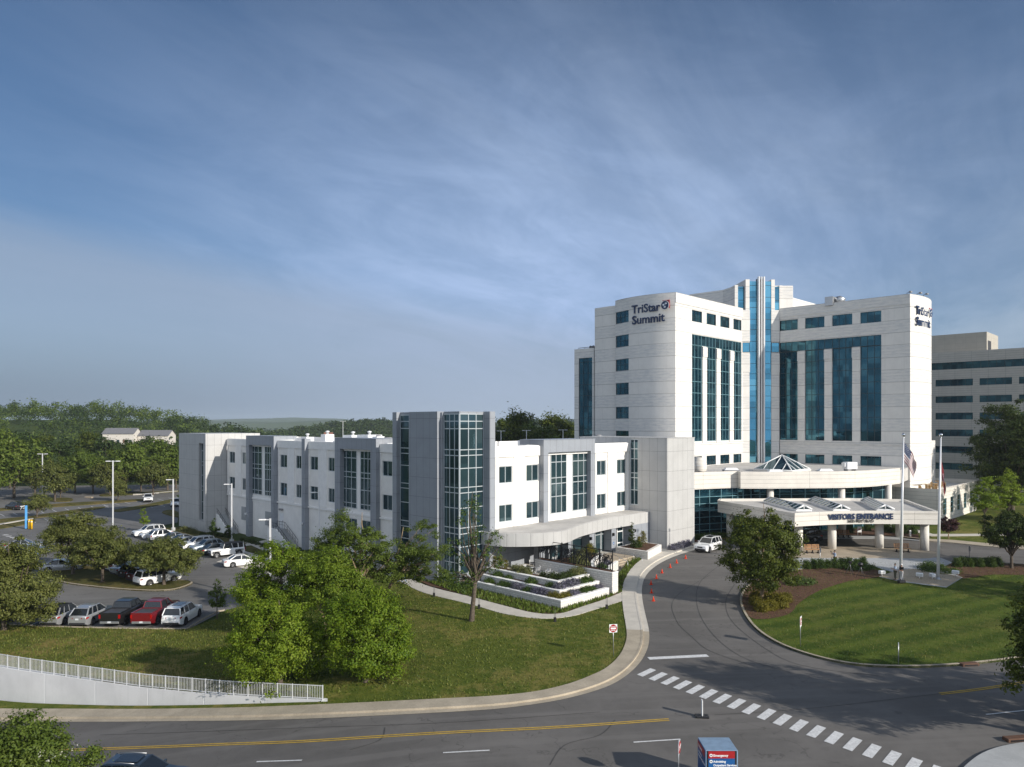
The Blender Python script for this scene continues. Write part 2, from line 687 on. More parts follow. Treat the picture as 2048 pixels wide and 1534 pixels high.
def asphalt_mat(name, col, crack=0.5):
    m, t, b, out = M_new(name)
    g = t.new('ShaderNodeNewGeometry')
    p = g.outputs['Position']
    n1 = t.noise(p, 0.12, 5, 0.6, 0.4)
    n2 = t.noise(p, 1.3, 6, 0.7)
    n3 = t.noise(p, 30.0, 2, 0.8)
    c = t.mix(t.smooth(n1, 0.32, 0.68), c4(col, 0.82), c4(col, 1.18))
    c = t.mix(t.math('MULTIPLY', t.smooth(n2, 0.4, 0.75), 0.35), c, c4(col, 0.66))
    c = t.mix(t.math('MULTIPLY', t.smooth(n3, 0.45, 0.8), 0.4), c, c4(col, 1.6))
    q5 = t.xyz(p)
    n5 = t.noise(t.vec(t.math('MULTIPLY', q5[0], .05), t.math('MULTIPLY', t.math('SUBTRACT', q5[1], t.math('MULTIPLY', q5[0], .1)), 1.1), 0.0), 1.0, 3, .5)
    c = t.mix(t.math('MULTIPLY', t.smooth(n5, .48, .66), .38), c, c4(col, 1.42))
    # worn seams and hairline cracks
    v = t.new('ShaderNodeTexVoronoi')
    v.feature = 'DISTANCE_TO_EDGE'
    v.inputs['Scale'].default_value = 0.16
    dn = t.new('ShaderNodeMix')
    dn.data_type = 'VECTOR'
    wn = t.new('ShaderNodeTexNoise')
    wn.inputs['Scale'].default_value = 0.4
    wn.inputs['Detail'].default_value = 4
    t.l.new(p, wn.inputs['Vector'])
    dn.inputs[0].default_value = 0.35
    t.l.new(p, dn.inputs[4])
    sc = t.new('ShaderNodeVectorMath')
    sc.operation = 'SCALE'
    t.l.new(wn.outputs[1], sc.inputs[0])
    sc.inputs['Scale'].default_value = 12.0
    t.l.new(sc.outputs[0], dn.inputs[5])
    t.l.new(dn.outputs[1], v.inputs['Vector'])
    k = t.math('SUBTRACT', 1.0, t.smooth(v.outputs[0], 0.0015, 0.007))
    k = t.math('MULTIPLY', k, t.math('MULTIPLY', t.smooth(n2, 0.35, 0.6), crack))
    c = t.mix(k, c, c4(col, 0.35))
    # dark oil blots
    sp = t.smooth(t.noise(p, 0.9, 2, 0.4), 0.70, 0.80)
    c = t.mix(t.math('MULTIPLY', sp, 0.4), c, c4(col, 0.5))
    t.l.new(c, b.inputs['Base Color'])
    b.inputs['Roughness'].default_value = 0.85
    b.inputs['Specular IOR Level'].default_value = 0.3
    bm = t.new('ShaderNodeBump')
    bm.inputs['Strength'].default_value = 0.25
    bm.inputs['Distance'].default_value = 0.01
    t.l.new(t.noise(p, 55.0, 2), bm.inputs['Height'])
    t.l.new(bm.outputs[0], b.inputs['Normal'])
    return m


def ground_mat(name, col, rough=0.85, scale=1.5, var=0.15, fine=14.0, finev=0.2, bump=0.3, bs=20.0, bd=0.03):
    m, t, b, out = M_new(name)
    g = t.new('ShaderNodeNewGeometry')
    p = g.outputs['Position']
    c = t.mix(t.smooth(t.noise(p, scale, 5, 0.65), 0.3, 0.7), c4(col, 1 - var), c4(col, 1 + var))
    c = t.mix(t.smooth(t.noise(p, fine, 3, 0.7), 0.35, 0.65), c, t.mix(1.0, c, c4((1 - finev,) * 3), 'MULTIPLY'))
    t.l.new(c, b.inputs['Base Color'])
    b.inputs['Roughness'].default_value = rough
    b.inputs['Specular IOR Level'].default_value = 0.25
    bm = t.new('ShaderNodeBump')
    bm.inputs['Strength'].default_value = bump
    bm.inputs['Distance'].default_value = bd
    t.l.new(t.noise(p, bs, 3), bm.inputs['Height'])
    t.l.new(bm.outputs[0], b.inputs['Normal'])
    return m


def block_mat(name, col):
    m, t, b, out = M_new(name)
    tc, hc, z, nz = wall_coords(t)
    br = t.new('ShaderNodeTexBrick')
    t.l.new(t.vec(hc, z, 0.0), br.inputs['Vector'])
    br.inputs['Scale'].default_value = 1.0
    br.inputs['Brick Width'].default_value = 0.46
    br.inputs['Row Height'].default_value = 0.21
    br.inputs['Mortar Size'].default_value = 0.012
    br.inputs['Color1'].default_value = c4(col, 0.9)
    br.inputs['Color2'].default_value = c4(col, 1.06)
    br.inputs['Mortar'].default_value = c4(col, 0.5)
    n = t.noise(tc.outputs['Object'], 2.5, 5, 0.7)
    c = t.mix(t.math('MULTIPLY', t.smooth(n, 0.5, 0.75), 0.35), br.outputs[0], c4(col, 0.6))
    t.l.new(c, b.inputs['Base Color'])
    b.inputs['Roughness'].default_value = 0.9
    bm = t.new('ShaderNodeBump')
    bm.inputs['Strength'].default_value = 0.7
    bm.inputs['Distance'].default_value = 0.03
    t.l.new(t.noise(tc.outputs['Object'], 14.0, 4), bm.inputs['Height'])
    t.l.new(bm.outputs[0], b.inputs['Normal'])
    return m


MT = dict(
    precast=precast('precast_cream', (0.745, 0.72, 0.675)),
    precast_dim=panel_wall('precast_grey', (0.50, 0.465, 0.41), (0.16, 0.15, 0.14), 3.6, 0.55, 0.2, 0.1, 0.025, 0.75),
    beige=panel_wall('penthouse_beige', (0.42, 0.39, 0.33), (0.25, 0.23, 0.2), 2.4, 1.4, 0, 0, 0.02, 0.7),
    fascia=panel_wall('fascia_stone', (0.72, 0.68, 0.61), (0.27, 0.25, 0.22), 6.2, 0.62, 0.6, 0.1, 0.022, 0.75),
    stone=plain('column_stone', (0.72, 0.69, 0.63), 0.7, 0, 0.04, 0.8),
    stucco=panel_wall('stucco_cream', (0.85, 0.82, 0.765), (0.58, 0.55, 0.50), 0, 0, 0, 0, 0.02, 0.85),
    trim=plain('stucco_trim', (0.86, 0.84, 0.80), 0.8, 0, 0.04, 1.2),
    metal=panel_wall('grey_metal_panel', (0.295, 0.315, 0.345), (0.13, 0.13, 0.14), 1.15, 2.15, 0.35, 0.4, 0.022, 0.42, 0.0),
    metalw=panel_wall('white_metal_panel', (0.49, 0.485, 0.47), (0.16, 0.16, 0.16), 1.2, 2.6, 0.2, 0.4, 0.02, 0.42, 0.0),
    soffit=plain('soffit_grey', (0.25, 0.25, 0.25), 0.7),
    glass=tinted_glass('teal_glass', (0.018, 0.080, 0.115)),
    glass_blue=tinted_glass('blue_glass', (0.12, 0.38, 0.53), 0.88, 0.02),
    glass_dark=tinted_glass('dark_glass', (0.05, 0.10, 0.12), 0.62),
    mull=plain('mullion_silver', (0.62, 0.66, 0.68), 0.35, 0.4, 0.04),
    mull_dark=plain('mullion_dark', (0.03, 0.045, 0.05), 0.4, 0.2, 0.04),
    mull_teal=plain('mullion_teal', (0.20, 0.38, 0.43), 0.35, 0.3, 0.04),
    white=plain('white_paint', (0.82, 0.82, 0.81), 0.5, 0, 0.04, 2.0),
    railgrey=plain('rail_paint', (0.60, 0.61, 0.62), 0.45, 0, 0.04),
    whitemetal=plain('white_metal', (0.78, 0.78, 0.78), 0.3, 0.2, 0.03),
    roof=ground_mat('roof_membrane', (0.52, 0.50, 0.47), 0.85, 0.25, 0.14, 3.0, 0.08, 0.1),
    roofwhite=ground_mat('roof_white', (0.78, 0.77, 0.75), 0.8, 0.25, 0.08, 3.0, 0.05, 0.1),
    roofdark=plain('roof_dark', (0.10, 0.10, 0.10), 0.8),
    black=plain('black_metal', (0.018, 0.018, 0.02), 0.45, 0.2),
    darkgrey=plain('dark_grey', (0.06, 0.06, 0.065), 0.55),
    grey=plain('mid_grey', (0.25, 0.25, 0.255), 0.6),
    steel=plain('galvanised', (0.48, 0.49, 0.50), 0.38, 0.75, 0.06),
    wood=plain('bench_wood', (0.42, 0.22, 0.10), 0.6, 0, 0.2, 6.0),
    concrete=ground_mat('concrete_new', (0.58, 0.54, 0.47), 0.9, 0.8, 0.08, 12.0, 0.08, 0.1),
    concrete_old=ground_mat('concrete_old', (0.44, 0.38, 0.29), 0.9, 0.7, 0.12, 10.0, 0.14, 0.15),
    concrete_grey=ground_mat('concrete_grey', (0.42, 0.43, 0.43), 0.9, 0.8, 0.08, 12.0, 0.08, 0.1),
    paver=ground_mat('tan_paving', (0.42, 0.35, 0.26), 0.9, 0.8, 0.1, 8.0, 0.12, 0.15),
    wallpaint=panel_wall('retaining_wall_paint', (0.62, 0.62, 0.62), (0.74, 0.74, 0.74), 4.3, 0, 0.5, 0, 0.05, 0.8, 0, 0.06, 0.09),
    asphalt=asphalt_mat('asphalt', (0.135, 0.127, 0.118)),
    asphalt_lot=asphalt_mat('asphalt_lot', (0.150, 0.145, 0.138), 0.6),
    asphalt_seam=asphalt_mat('asphalt_seam', (0.075, 0.072, 0.07)),
    paint=ground_mat('road_paint', (0.72, 0.72, 0.71), 0.7, 3.0, 0.1, 9.0, 0.22, 0.1),
    yellow=ground_mat('yellow_paint', (0.55, 0.36, 0.06), 0.7, 3.0, 0.14, 9.0, 0.2, 0.1),
    mulch=ground_mat('mulch', (0.165, 0.088, 0.054), 1.0, 2.5, 0.25, 16.0, 0.6, 1.0, 13.0, 0.10),
    lawn=grass_mat('lawn', (0.062, 0.092, 0.014), (0.125, 0.146, 0.025), (0.27, 0.215, 0.07), 0.55),
    lawn_is=grass_mat('lawn_mown', (0.050, 0.084, 0.012), (0.092, 0.128, 0.020), (0.19, 0.17, 0.05), 0.35, 0.15, R(118)),
    bank=grass_mat('bank_grass', (0.066, 0.090, 0.016), (0.150, 0.150, 0.032), (0.31, 0.225, 0.080), 0.60),
    field=grass_mat('field', (0.035, 0.058, 0.014), (0.055, 0.080, 0.02), (0.10, 0.10, 0.04), 0.3, 0, 0, 0.3),
    drygrass=grass_mat('dry_grass', (0.07, 0.075, 0.02), (0.12, 0.105, 0.034), (0.21, 0.15, 0.06), 0.7),
    block=block_mat('split_face_block', (0.74, 0.71, 0.66)),
    bark=plain('bark', (0.10, 0.078, 0.058), 0.95, 0, 0.35, 7.0, 0.8, 18.0),
    bark_light=plain('bark_light', (0.30, 0.22, 0.14), 0.95, 0, 0.3, 7.0, 0.8, 18.0),
    navy=plain('sign_navy', (0.012, 0.028, 0.085), 0.35),
    signred=plain('sign_red', (0.36, 0.012, 0.014), 0.4),
    signblue=plain('sign_blue', (0.008, 0.085, 0.26), 0.4),
    signbox=plain('sign_cabinet_blue', (0.20, 0.29, 0.40), 0.45),
    cone=plain('cone_orange', (0.85, 0.07, 0.02), 0.5),
    poleblue=plain('pole_blue', (0.09, 0.33, 0.66), 0.4),
    safety=plain('safety_yellow', (0.80, 0.46, 0.01), 0.45),
    flagred=plain('flag_red', (0.16, 0.008, 0.014), 0.8),
    silver=plain('silver_ball', (0.72, 0.72, 0.72), 0.12, 0.95, 0.02),
    rust=plain('rusty_iron', (0.12, 0.06, 0.035), 0.8),
    orange=plain('tan_fabric', (0.36, 0.23, 0.10), 0.7),
    brick=plain('tan_brick', (0.42, 0.24, 0.17), 0.85, 0, 0.15, 0.4),
    rooftile=plain('red_roof', (0.25, 0.11, 0.07), 0.85),
    shingle=plain('grey_shingle', (0.16, 0.16, 0.17), 0.9),
    siding=plain('white_siding', (0.62, 0.58, 0.52), 0.8),
    # foliage
    lf_loc=leaf_mat('leaf_locust', (0.078, 0.140, 0.012), (0.160, 0.230, 0.020), (0.26, 0.325, 0.036), 0.42),
    lf_lawn=leaf_mat('leaf_lawn', (0.066, 0.098, 0.014), (0.12, 0.148, 0.022), (0.24, 0.22, 0.06), 0.2),
    lf_bright=leaf_mat('leaf_bright', (0.078, 0.145, 0.010), (0.165, 0.245, 0.017), (0.285, 0.350, 0.036), 0.42),
    lf_mid=leaf_mat('leaf_mid', (0.060, 0.098, 0.014), (0.115, 0.165, 0.024), (0.180, 0.225, 0.042), 0.38),
    lf_pear=leaf_mat('leaf_pear', (0.062, 0.082, 0.018), (0.125, 0.142, 0.032), (0.205, 0.212, 0.060), 0.32),
    lf_dark=leaf_mat('leaf_dark', (0.018, 0.036, 0.006), (0.040, 0.064, 0.010), (0.082, 0.108, 0.018), 0.25),
    lf_oak=leaf_mat('leaf_oak', (0.030, 0.048, 0.007), (0.074, 0.100, 0.012), (0.160, 0.185, 0.026), 0.30),
    lf_wood=leaf_mat('leaf_wood', (0.018, 0.038, 0.010), (0.036, 0.064, 0.014), (0.066, 0.094, 0.022), 0.2),
    lf_red=leaf_mat('leaf_red', (0.030, 0.012, 0.014), (0.055, 0.020, 0.022), (0.085, 0.035, 0.03), 0.25),
    lf_gold=leaf_mat('leaf_gold', (0.09, 0.09, 0.012), (0.17, 0.155, 0.018), (0.26, 0.22, 0.03), 0.3),
    lf_lav=leaf_mat('leaf_lavender', (0.080, 0.095, 0.075), (0.145, 0.14, 0.175), (0.20, 0.18, 0.28), 0.2),
    lf_box=leaf_mat('leaf_box', (0.030, 0.060, 0.010), (0.058, 0.098, 0.016), (0.095, 0.145, 0.026), 0.25),
    lf_sage=leaf_mat('leaf_sage', (0.08, 0.10, 0.03), (0.15, 0.165, 0.055), (0.23, 0.23, 0.09), 0.3),
    petal=leaf_mat('white_petal', (0.50, 0.50, 0.38), (0.62, 0.62, 0.50), (0.74, 0.74, 0.64), 0.3),
    skin=plain('skin', (0.42, 0.25, 0.17), 0.55),
    hair=plain('hair_dark', (0.02, 0.014, 0.01), 0.6),
    shirt_blue=plain('shirt_light_blue', (0.42, 0.52, 0.66), 0.8),
    shirt_black=plain('shirt_black', (0.015, 0.015, 0.017), 0.8),
    shirt_white=plain('shirt_white', (0.72, 0.70, 0.70), 0.8),
    trouser_dark=plain('trousers_dark', (0.02, 0.02, 0.026), 0.8),
    trouser_olive=plain('trousers_olive', (0.09, 0.09, 0.055), 0.8),
    tyre=plain('tyre', (0.014, 0.014, 0.015), 0.75),
    rim=plain('wheel_rim', (0.45, 0.45, 0.46), 0.25, 0.85, 0.03),
    rim_dark=plain('wheel_rim_dark', (0.05, 0.05, 0.055), 0.3, 0.7, 0.03),
    carglass=plain('car_glass', (0.010, 0.013, 0.016), 0.04, 0.0, 0.03, 1.0, spec=0.9),
    headlamp=plain('headlamp', (0.75, 0.77, 0.8), 0.08, 0.3, 0.03),
    taillamp=plain('taillamp', (0.34, 0.008, 0.008), 0.15),
    plastic=plain('black_plastic', (0.02, 0.02, 0.022), 0.6),
    plate=plain('number_plate', (0.62, 0.64, 0.66), 0.5),
)

# ------------------------------------------------------------------ the ground and what is laid on it
def setting(o):
    o['kind'] = 'structure'
    return o


def build_ground():
    def axis(a, b, step, far, g=1.055):
        xs = list(np.arange(a, b + 0.01, step))
        s, x = step, b
        while x < far:
            s *= g
            x += s
            xs.append(x)
        s, x = step, a
        lo = []
        while x > -far:
            s *= g
            x -= s
            lo.append(x)
        return lo[::-1] + xs
    xs = axis(-95, 135, 2.0, 5600)
    ys = [y for y in axis(10, 160, 1.5, 5600) if y > -400]
    nx, ny = len(xs), len(ys)
    v = np.array([(x, y, hgt(x, y, 2.0) - 0.07) for y in ys for x in xs], dtype=np.float32)
    i = np.arange(nx * ny).reshape(ny, nx)
    f = np.stack([i[:-1, :-1], i[:-1, 1:], i[1:, 1:], i[1:, :-1]], -1).reshape(-1, 4)
    setting(np_mesh('ground', v, f, MT['field'], smooth=True))


build_ground()


def densify(poly, step, closed=True):
    out = []
    n = len(poly)
    for i in range(n if closed else n - 1):
        a, b = Vector(poly[i][:2]), Vector(poly[(i + 1) % n][:2])
        k = max(1, int((b - a).length / step))
        for j in range(k):
            out.append(tuple(a.lerp(b, j / k)))
    if not closed:
        out.append(tuple(poly[-1][:2]))
    return out


def smooth_line(pts, n=6, closed=False):
    """Catmull-Rom through 2-D points"""
    P_ = [Vector(p[:2]) for p in pts]
    out = []
    m = len(P_)
    rng = range(m) if closed else range(m - 1)
    for i in rng:
        if closed:
            a, b, c, d = P_[(i - 1) % m], P_[i], P_[(i + 1) % m], P_[(i + 2) % m]
        else:
            a, b, c, d = P_[max(i - 1, 0)], P_[i], P_[i + 1], P_[min(i + 2, m - 1)]
        for j in range(n):
            t = j / n
            q = 0.5 * ((2 * b) + (c - a) * t + (2 * a - 5 * b + 4 * c - d) * t * t + (3 * b - a - 3 * c + d) * t ** 3)
            out.append((q.x, q.y))
    if not closed:
        out.append(tuple(P_[-1]))
    return out


def drape(name, poly, off, mat, res=2.0, skirt=0.0, zf=None, kind='structure'):
    """a sheet laid over the terrain inside a closed outline (world x, y), with an optional vertical edge"""
    zf = zf or hgt
    poly = densify(poly, res)
    A = sum(poly[i][0] * poly[(i + 1) % len(poly)][1] - poly[(i + 1) % len(poly)][0] * poly[i][1] for i in range(len(poly)))
    if A < 0:
        poly = poly[::-1]
    n = len(poly)
    xs = [p[0] for p in poly]
    ys = [p[1] for p in poly]
    pa = np.array(poly)
    inner = []
    gx = np.arange(min(xs) + res * .5, max(xs), res)
    gy = np.arange(min(ys) + res * .5, max(ys), res)
    if len(gx) and len(gy):
        X, Y = np.meshgrid(gx, gy)
        X, Y = X.ravel(), Y.ravel()
        inside = np.zeros(len(X), bool)
        near = np.full(len(X), 1e9)
        for i in range(n):
            x0, y0 = pa[i]
            x1, y1 = pa[(i + 1) % n]
            c = (y0 > Y) != (y1 > Y)
            with np.errstate(divide='ignore', invalid='ignore'):
                xi = (x1 - x0) * (Y - y0) / (y1 - y0 if y1 != y0 else 1e-9) + x0
            inside ^= c & (X < xi)
            near = np.minimum(near, np.hypot(X - x0, Y - y0))
        k = inside & (near > res * 0.45)
        inner = list(zip(X[k], Y[k]))
    pts = [Vector(p) for p in poly] + [Vector((float(a), float(b))) for a, b in inner]
    vs, es, fs, _, _, _ = delaunay_2d_cdt(pts, [(i, (i + 1) % n) for i in range(n)], [list(range(n))], 1, 1e-5)
    mb = MB()
    mb.add([(p.x, p.y, zf(p.x, p.y) + off) for p in vs], [tuple(f) for f in fs])
    if skirt:
        top = [(p[0], p[1], zf(*p) + off) for p in poly]
        bot = [(p[0], p[1], zf(*p) + off - skirt) for p in poly]
        mb.add(top + bot, [(i, n + i, n + (i + 1) % n, (i + 1) % n) for i in range(n)])
    o = mb.build(name, mat)
    if kind:
        o['kind'] = kind
    return o


def G(pts, off=0.0):
    return [tuple(P(*p, off)[:2]) for p in pts]


def strip(name, a, b, off, mat, skirt=0.0):
    """band between two polylines given as world points"""
    return drape(name, list(a) + list(b)[::-1], off, mat, 1.0, skirt)


# -- main road and entrance drive: one asphalt sheet, everything else is laid or raised on it
road_poly = [(-75, 20), (-75, 61.5), (-45, 55.5)] + G([(0, 1424), (160, 1440), (330, 1438), (500, 1436), (660, 1430)]) + \
    [(-4, 52), (8, 60), (6, 75), (12, 90), (20, 108), (62, 112), (100, 96), (130, 80), (130, 20)]
drape('road', road_poly, 0.0, MT['asphalt'], 2.5)

edge_out = [(-260, 1446), (-60, 1446), (60, 1445), (160, 1444), (330, 1443), (500, 1441), (660, 1436), (830, 1428), (970, 1420), (1060, 1410), (1130, 1398),
            (1190, 1382), (1230, 1366), (1262, 1344), (1285, 1318), (1297, 1290), (1298, 1262), (1291, 1230), (1285, 1200),
            (1284, 1175), (1290, 1155), (1303, 1139), (1325, 1124), (1352, 1112), (1380, 1103), (1410, 1096), (1450, 1090)]
edge_in = [(-260, 1419), (-60, 1420), (60, 1421), (160, 1421), (330, 1421), (500, 1418), (650, 1412), (800, 1405), (960, 1397), (1060, 1388), (1130, 1373),
           (1180, 1355), (1215, 1337), (1240, 1312), (1252, 1285), (1253, 1262), (1247, 1225), (1244, 1190), (1248, 1165),
           (1262, 1140), (1285, 1119), (1310, 1105), (1340, 1094), (1372, 1087), (1405, 1082), (1450, 1077)]


def resample(line, n):
    L = [0.0]
    for a, b in zip(line, line[1:]):
        L.append(L[-1] + math.hypot(b[0] - a[0], b[1] - a[1]))
    out = []
    j = 0
    for i in range(n):
        s = L[-1] * i / (n - 1)
        while j < len(L) - 2 and L[j + 1] < s:
            j += 1
        t = (s - L[j]) / max(L[j + 1] - L[j], 1e-9)
        out.append((lerp(line[j][0], line[j + 1][0], t), lerp(line[j][1], line[j + 1][1], t)))
    return out


EO = smooth_line(G(edge_out), 6)
# inner edge: nearest matching points, so that the bands keep their width round the bend
EI = smooth_line(G(edge_in), 6)
N_E = 150
EO_r = resample(EO, N_E)
EI_d = resample(EI, 900)


def nearest(p, line):
    return min(line, key=lambda q: (q[0] - p[0]) ** 2 + (q[1] - p[1]) ** 2)


EI_r = [nearest(p, EI_d) for p in EO_r]


def between(t):
    return [(lerp(a[0], b[0], t), lerp(a[1], b[1], t)) for a, b in zip(EI_r, EO_r)]


def offset_in(line, d):
    out = []
    for i, p in enumerate(line):
        a = Vector(line[max(i - 1, 0)])
        b = Vector(line[min(i + 1, len(line) - 1)])
        t = (b - a).normalized()
        out.append((p[0] - t.y * d, p[1] + t.x * d))
    return out


def ring(name, line, d, off, mat, drop=0.2):
    """closed kerb band of width d along a closed outline"""
    inn = offset_in(line + [line[0], line[1]], d)[1:len(line) + 1]
    inn = [inn[-1]] + inn[:-1]
    n = len(line)
    v = [(x, y, hgt(x, y) + off) for x, y in line] + [(x, y, hgt(x, y) + off) for x, y in inn] + [(x, y, hgt(x, y) + off - drop) for x, y in line]
    f = [(i, (i + 1) % n, n + (i + 1) % n, n + i) for i in range(n)] + [(i, 2 * n + i, 2 * n + (i + 1) % n, (i + 1) % n) for i in range(n)]
    return setting(MB().add(v, f).build(name, mat))


def dedupe(l):
    out = [l[0]]
    for p in l[1:]:
        if math.hypot(p[0] - out[-1][0], p[1] - out[-1][1]) > 0.05:
            out.append(p)
    return out


k_new = min(range(N_E), key=lambda i: (EO_r[i][0] - P(1298, 1262).x) ** 2 + (EO_r[i][1] - P(1298, 1262).y) ** 2)
for (i0, i1, cm) in ((0, k_new + 1, 'concrete_old'), (k_new, N_E, 'concrete')):
    e0, e1, e2, e3 = (between(t)[i0:i1] for t in (0.0, 0.64, 0.73, 1.0))
    strip('sidewalk', dedupe(e0), dedupe(e1), 0.13, MT[cm], 0.2)
    strip('kerb', dedupe(e1), dedupe(e2), 0.145, MT[cm], 0.2)
    strip('gutter', dedupe(e2), dedupe(e3), 0.02, MT[cm], 0.0)

# -- lawns beside the sidewalk and the garden path
path_out = smooth_line(G([(700, 1122), (760, 1143), (800, 1164), (850, 1188), (950, 1213), (1010, 1230), (1080, 1239), (1140, 1235), (1190, 1221), (1246, 1203)]), 6)
path_in = smooth_line(G([(700, 1110), (760, 1130), (805, 1151), (860, 1175), (955, 1199), (1015, 1215), (1070, 1228), (1120, 1229), (1165, 1215), (1205, 1202), (1244, 1186)]), 6)
strip('garden_path', path_in, path_out, 0.11, MT['concrete'], 0.12)
k_p = min(range(N_E), key=lambda i: (EI_r[i][0] - P(1246, 1203).x) ** 2 + (EI_r[i][1] - P(1246, 1203).y) ** 2)
EI_l = dedupe(EI_r[:k_p + 1])
k_w = min(range(len(EI_l)), key=lambda i: (EI_l[i][0] + 12.1) ** 2)
lawn_poly = EI_l[k_w:] + path_out[::-1] + G([(640, 1120), (600, 1175), (440, 1226), (430, 1240)]) + [(-20, 62), (-21, 56), (-19, 50)] + [(-18.5, 47.7), (-12.1, 46.2)]
drape('lawn', lawn_poly, 0.08, MT['lawn'], 1.2, 0.1)
bank_poly = [(x, y + 0.12) for x, y in WALL_PTS if x < -18.4] + [(-19, 50), (-21, 56), (-20, 62)] + \
    G([(430, 1240), (374, 1260), (250, 1258), (100, 1254), (50, 1251), (-60, 1246), (-300, 1236)])


def bank_z(x, y):
    e = min(1.0, max(0.0, (y - wall_y(x)) / 1.6))
    return lerp(-0.95, hgt(x, max(y, wall_y(x) + 1.4)), e)


drape('grass_bank', bank_poly, 0.08, MT['bank'], 1.0, 0.0, bank_z)
# verge between wall and sidewalk
vg_in = [(x, y - 0.1) for x, y in WALL_PTS]
strip('verge', vg_in, EI_l[:k_w + 2], 0.09, MT['lawn'], 0.1)

# -- the lawn island on the right
isl = [(1640, 1136), (1600, 1141), (1545, 1152), (1503, 1168), (1484, 1188), (1480, 1206), (1490, 1232), (1510, 1258), (1540, 1280),
       (1580, 1299), (1640, 1318), (1700, 1330), (1760, 1335), (1830, 1336), (1900, 1333), (1960, 1328), (2048, 1317), (2150, 1298), (2300, 1260)]
isl_w = smooth_line(G(isl), 5)
isl_far = G([(2330, 1190), (2200, 1140), (2048, 1131), (1985, 1127), (1905, 1126), (1880, 1120)])
ISL = isl_w + isl_far
drape('traffic_island', ISL, 0.14, MT['lawn_is'], 1.5, 0.2)


strip('island_kerb', isl_w, offset_in(isl_w, 0.20), 0.165, MT['concrete_old'], 0.2)
bed = smooth_line(G([(1560, 1150), (1505, 1170), (1488, 1188), (1484, 1206), (1492, 1228), (1508, 1241), (1545, 1240), (1580, 1230), (1600, 1208),
                     (1640, 1184), (1700, 1165), (1752, 1158), (1770, 1151), (1745, 1140), (1690, 1128), (1620, 1138)]), 5, True)
drape('mulch_bed', bed, 0.165, MT['mulch'], 1.2)
bed2 = smooth_line(G([(1900, 1128), (1985, 1129), (2060, 1132), (2120, 1140), (2060, 1152), (1985, 1152), (1925, 1160), (1895, 1148), (1880, 1135)]), 5, True)
drape('mulch_bed', bed2, 0.165, MT['mulch'], 1.5)
plaza = G([(1585, 1122), (1640, 1112), (1725, 1113), (1800, 1117), (1880, 1118), (1905, 1128), (1880, 1140), (1925, 1158), (1892, 1178), (1800, 1166), (1758, 1156), (1785, 1147), (1735, 1132), (1690, 1126), (1640, 1136), (1585, 1143)])
drape('plaza', plaza, 0.185, MT['concrete_grey'], 1.5, 0.2)
drape('flag_plaza', G([(1760, 1156), (1797, 1143), (1830, 1141), (1870, 1146), (1924, 1158), (1893, 1177), (1800, 1165)]), 0.197, MT['paver'], 1.2, 0.1)
cw = smooth_line(G([(1560, 1112), (1600, 1118), (1650, 1119), (1760, 1119), (1840, 1120), (1868, 1118), (1875, 1112), (1866, 1106), (1800, 1101), (1700, 1097), (1600, 1098), (1556, 1104)]), 5, True)
drape('canopy_sidewalk', cw, 0.215, MT['paver'], 1.2, 0.2)
# lawn, path and bed behind the drive, right
drape('lawn', G([(1835, 1081), (1880, 1084), (2010, 1094), (2300, 1112), (2300, 1010), (1990, 1012), (1955, 1018), (1880, 1046), (1840, 1060)]), 0.10, MT['lawn'], 2.0, 0.15)
strip('sidewalk', smooth_line(G([(1800, 1078), (1850, 1083), (1905, 1087), (2010, 1097), (2300, 1117)]), 3), smooth_line(G([(1800, 1074), (1850, 1079), (1910, 1082), (2010, 1091), (2300, 1110)]), 3), 0.14, MT['concrete_old'], 0.2)
strip('garden_path', G([(1832, 1066), (1862, 1074), (1900, 1074), (1975, 1073), (2300, 1071)]), G([(1838, 1062), (1866, 1069.5), (1900, 1069.5), (1975, 1069), (2300, 1067)]), 0.13, MT['concrete'], 0.05)
drape('mulch_bed', G([(1655, 1075), (1680, 1071), (1795, 1073), (1838, 1078), (1836, 1064), (1800, 1058), (1660, 1060)]), 0.13, MT['mulch'], 1.5)
strip('sidewalk', G([(1590, 1079), (1660, 1078), (1745, 1078), (1800, 1080), (1838, 1083)]), G([(1590, 1074), (1660, 1073), (1745, 1074), (1800, 1075), (1840, 1079)]), 0.14, MT['concrete_grey'], 0.1)
drape('mulch_bed', G([(1386, 1087), (1420, 1083), (1460, 1079), (1500, 1073), (1500, 1066), (1440, 1068), (1388, 1074)]), 0.15, MT['mulch'], 1.0)

# -- ground cover bed between garden path, planters and drive
gc_poly = path_in[22:] + [EI_r[i] for i in range(k_p + 3, N_E) if EI_r[i][1] < P(1322, 1100).y] + G([(1282, 1102), (1262, 1116), (1245, 1140), (1232, 1160), (1226, 1184)]) + \
    [xy(59, 43.2), xy(57.4, 43.1), xy(50.25, 43.05), xy(50.25, 58), xy(49.5, 62)]
drape('planting_bed', gc_poly, 0.09, MT['mulch'], 1.0)
drape('mulch_bed', [xy(49.6, 59.8), xy(49.6, 70)] + G([(760, 1128), (805, 1149), (860, 1173), (930, 1192)]), 0.085, MT['mulch'], 1.0)

# -- parking lot on the left
lot = G([(-400, 1240), (-60, 1247), (50, 1252), (100, 1255), (250, 1259), (373, 1260), (440, 1226), (600, 1174), (640, 1120), (700, 1112), (760, 1130), (700, 1105),
         (640, 1110), (588, 1130), (545, 1118), (515, 1108), (470, 1096), (420, 1085), (380, 1078), (330, 1066), (300, 1055), (355, 1045), (360, 1000), (352, 990)]) + \
    [(-64, 215), (-110, 222), (-175, 205), (-190, 150), (-140, 110), (-90, 80)]
drape('parking_lot', lot, 0.0, MT['asphalt_lot'], 2.5)
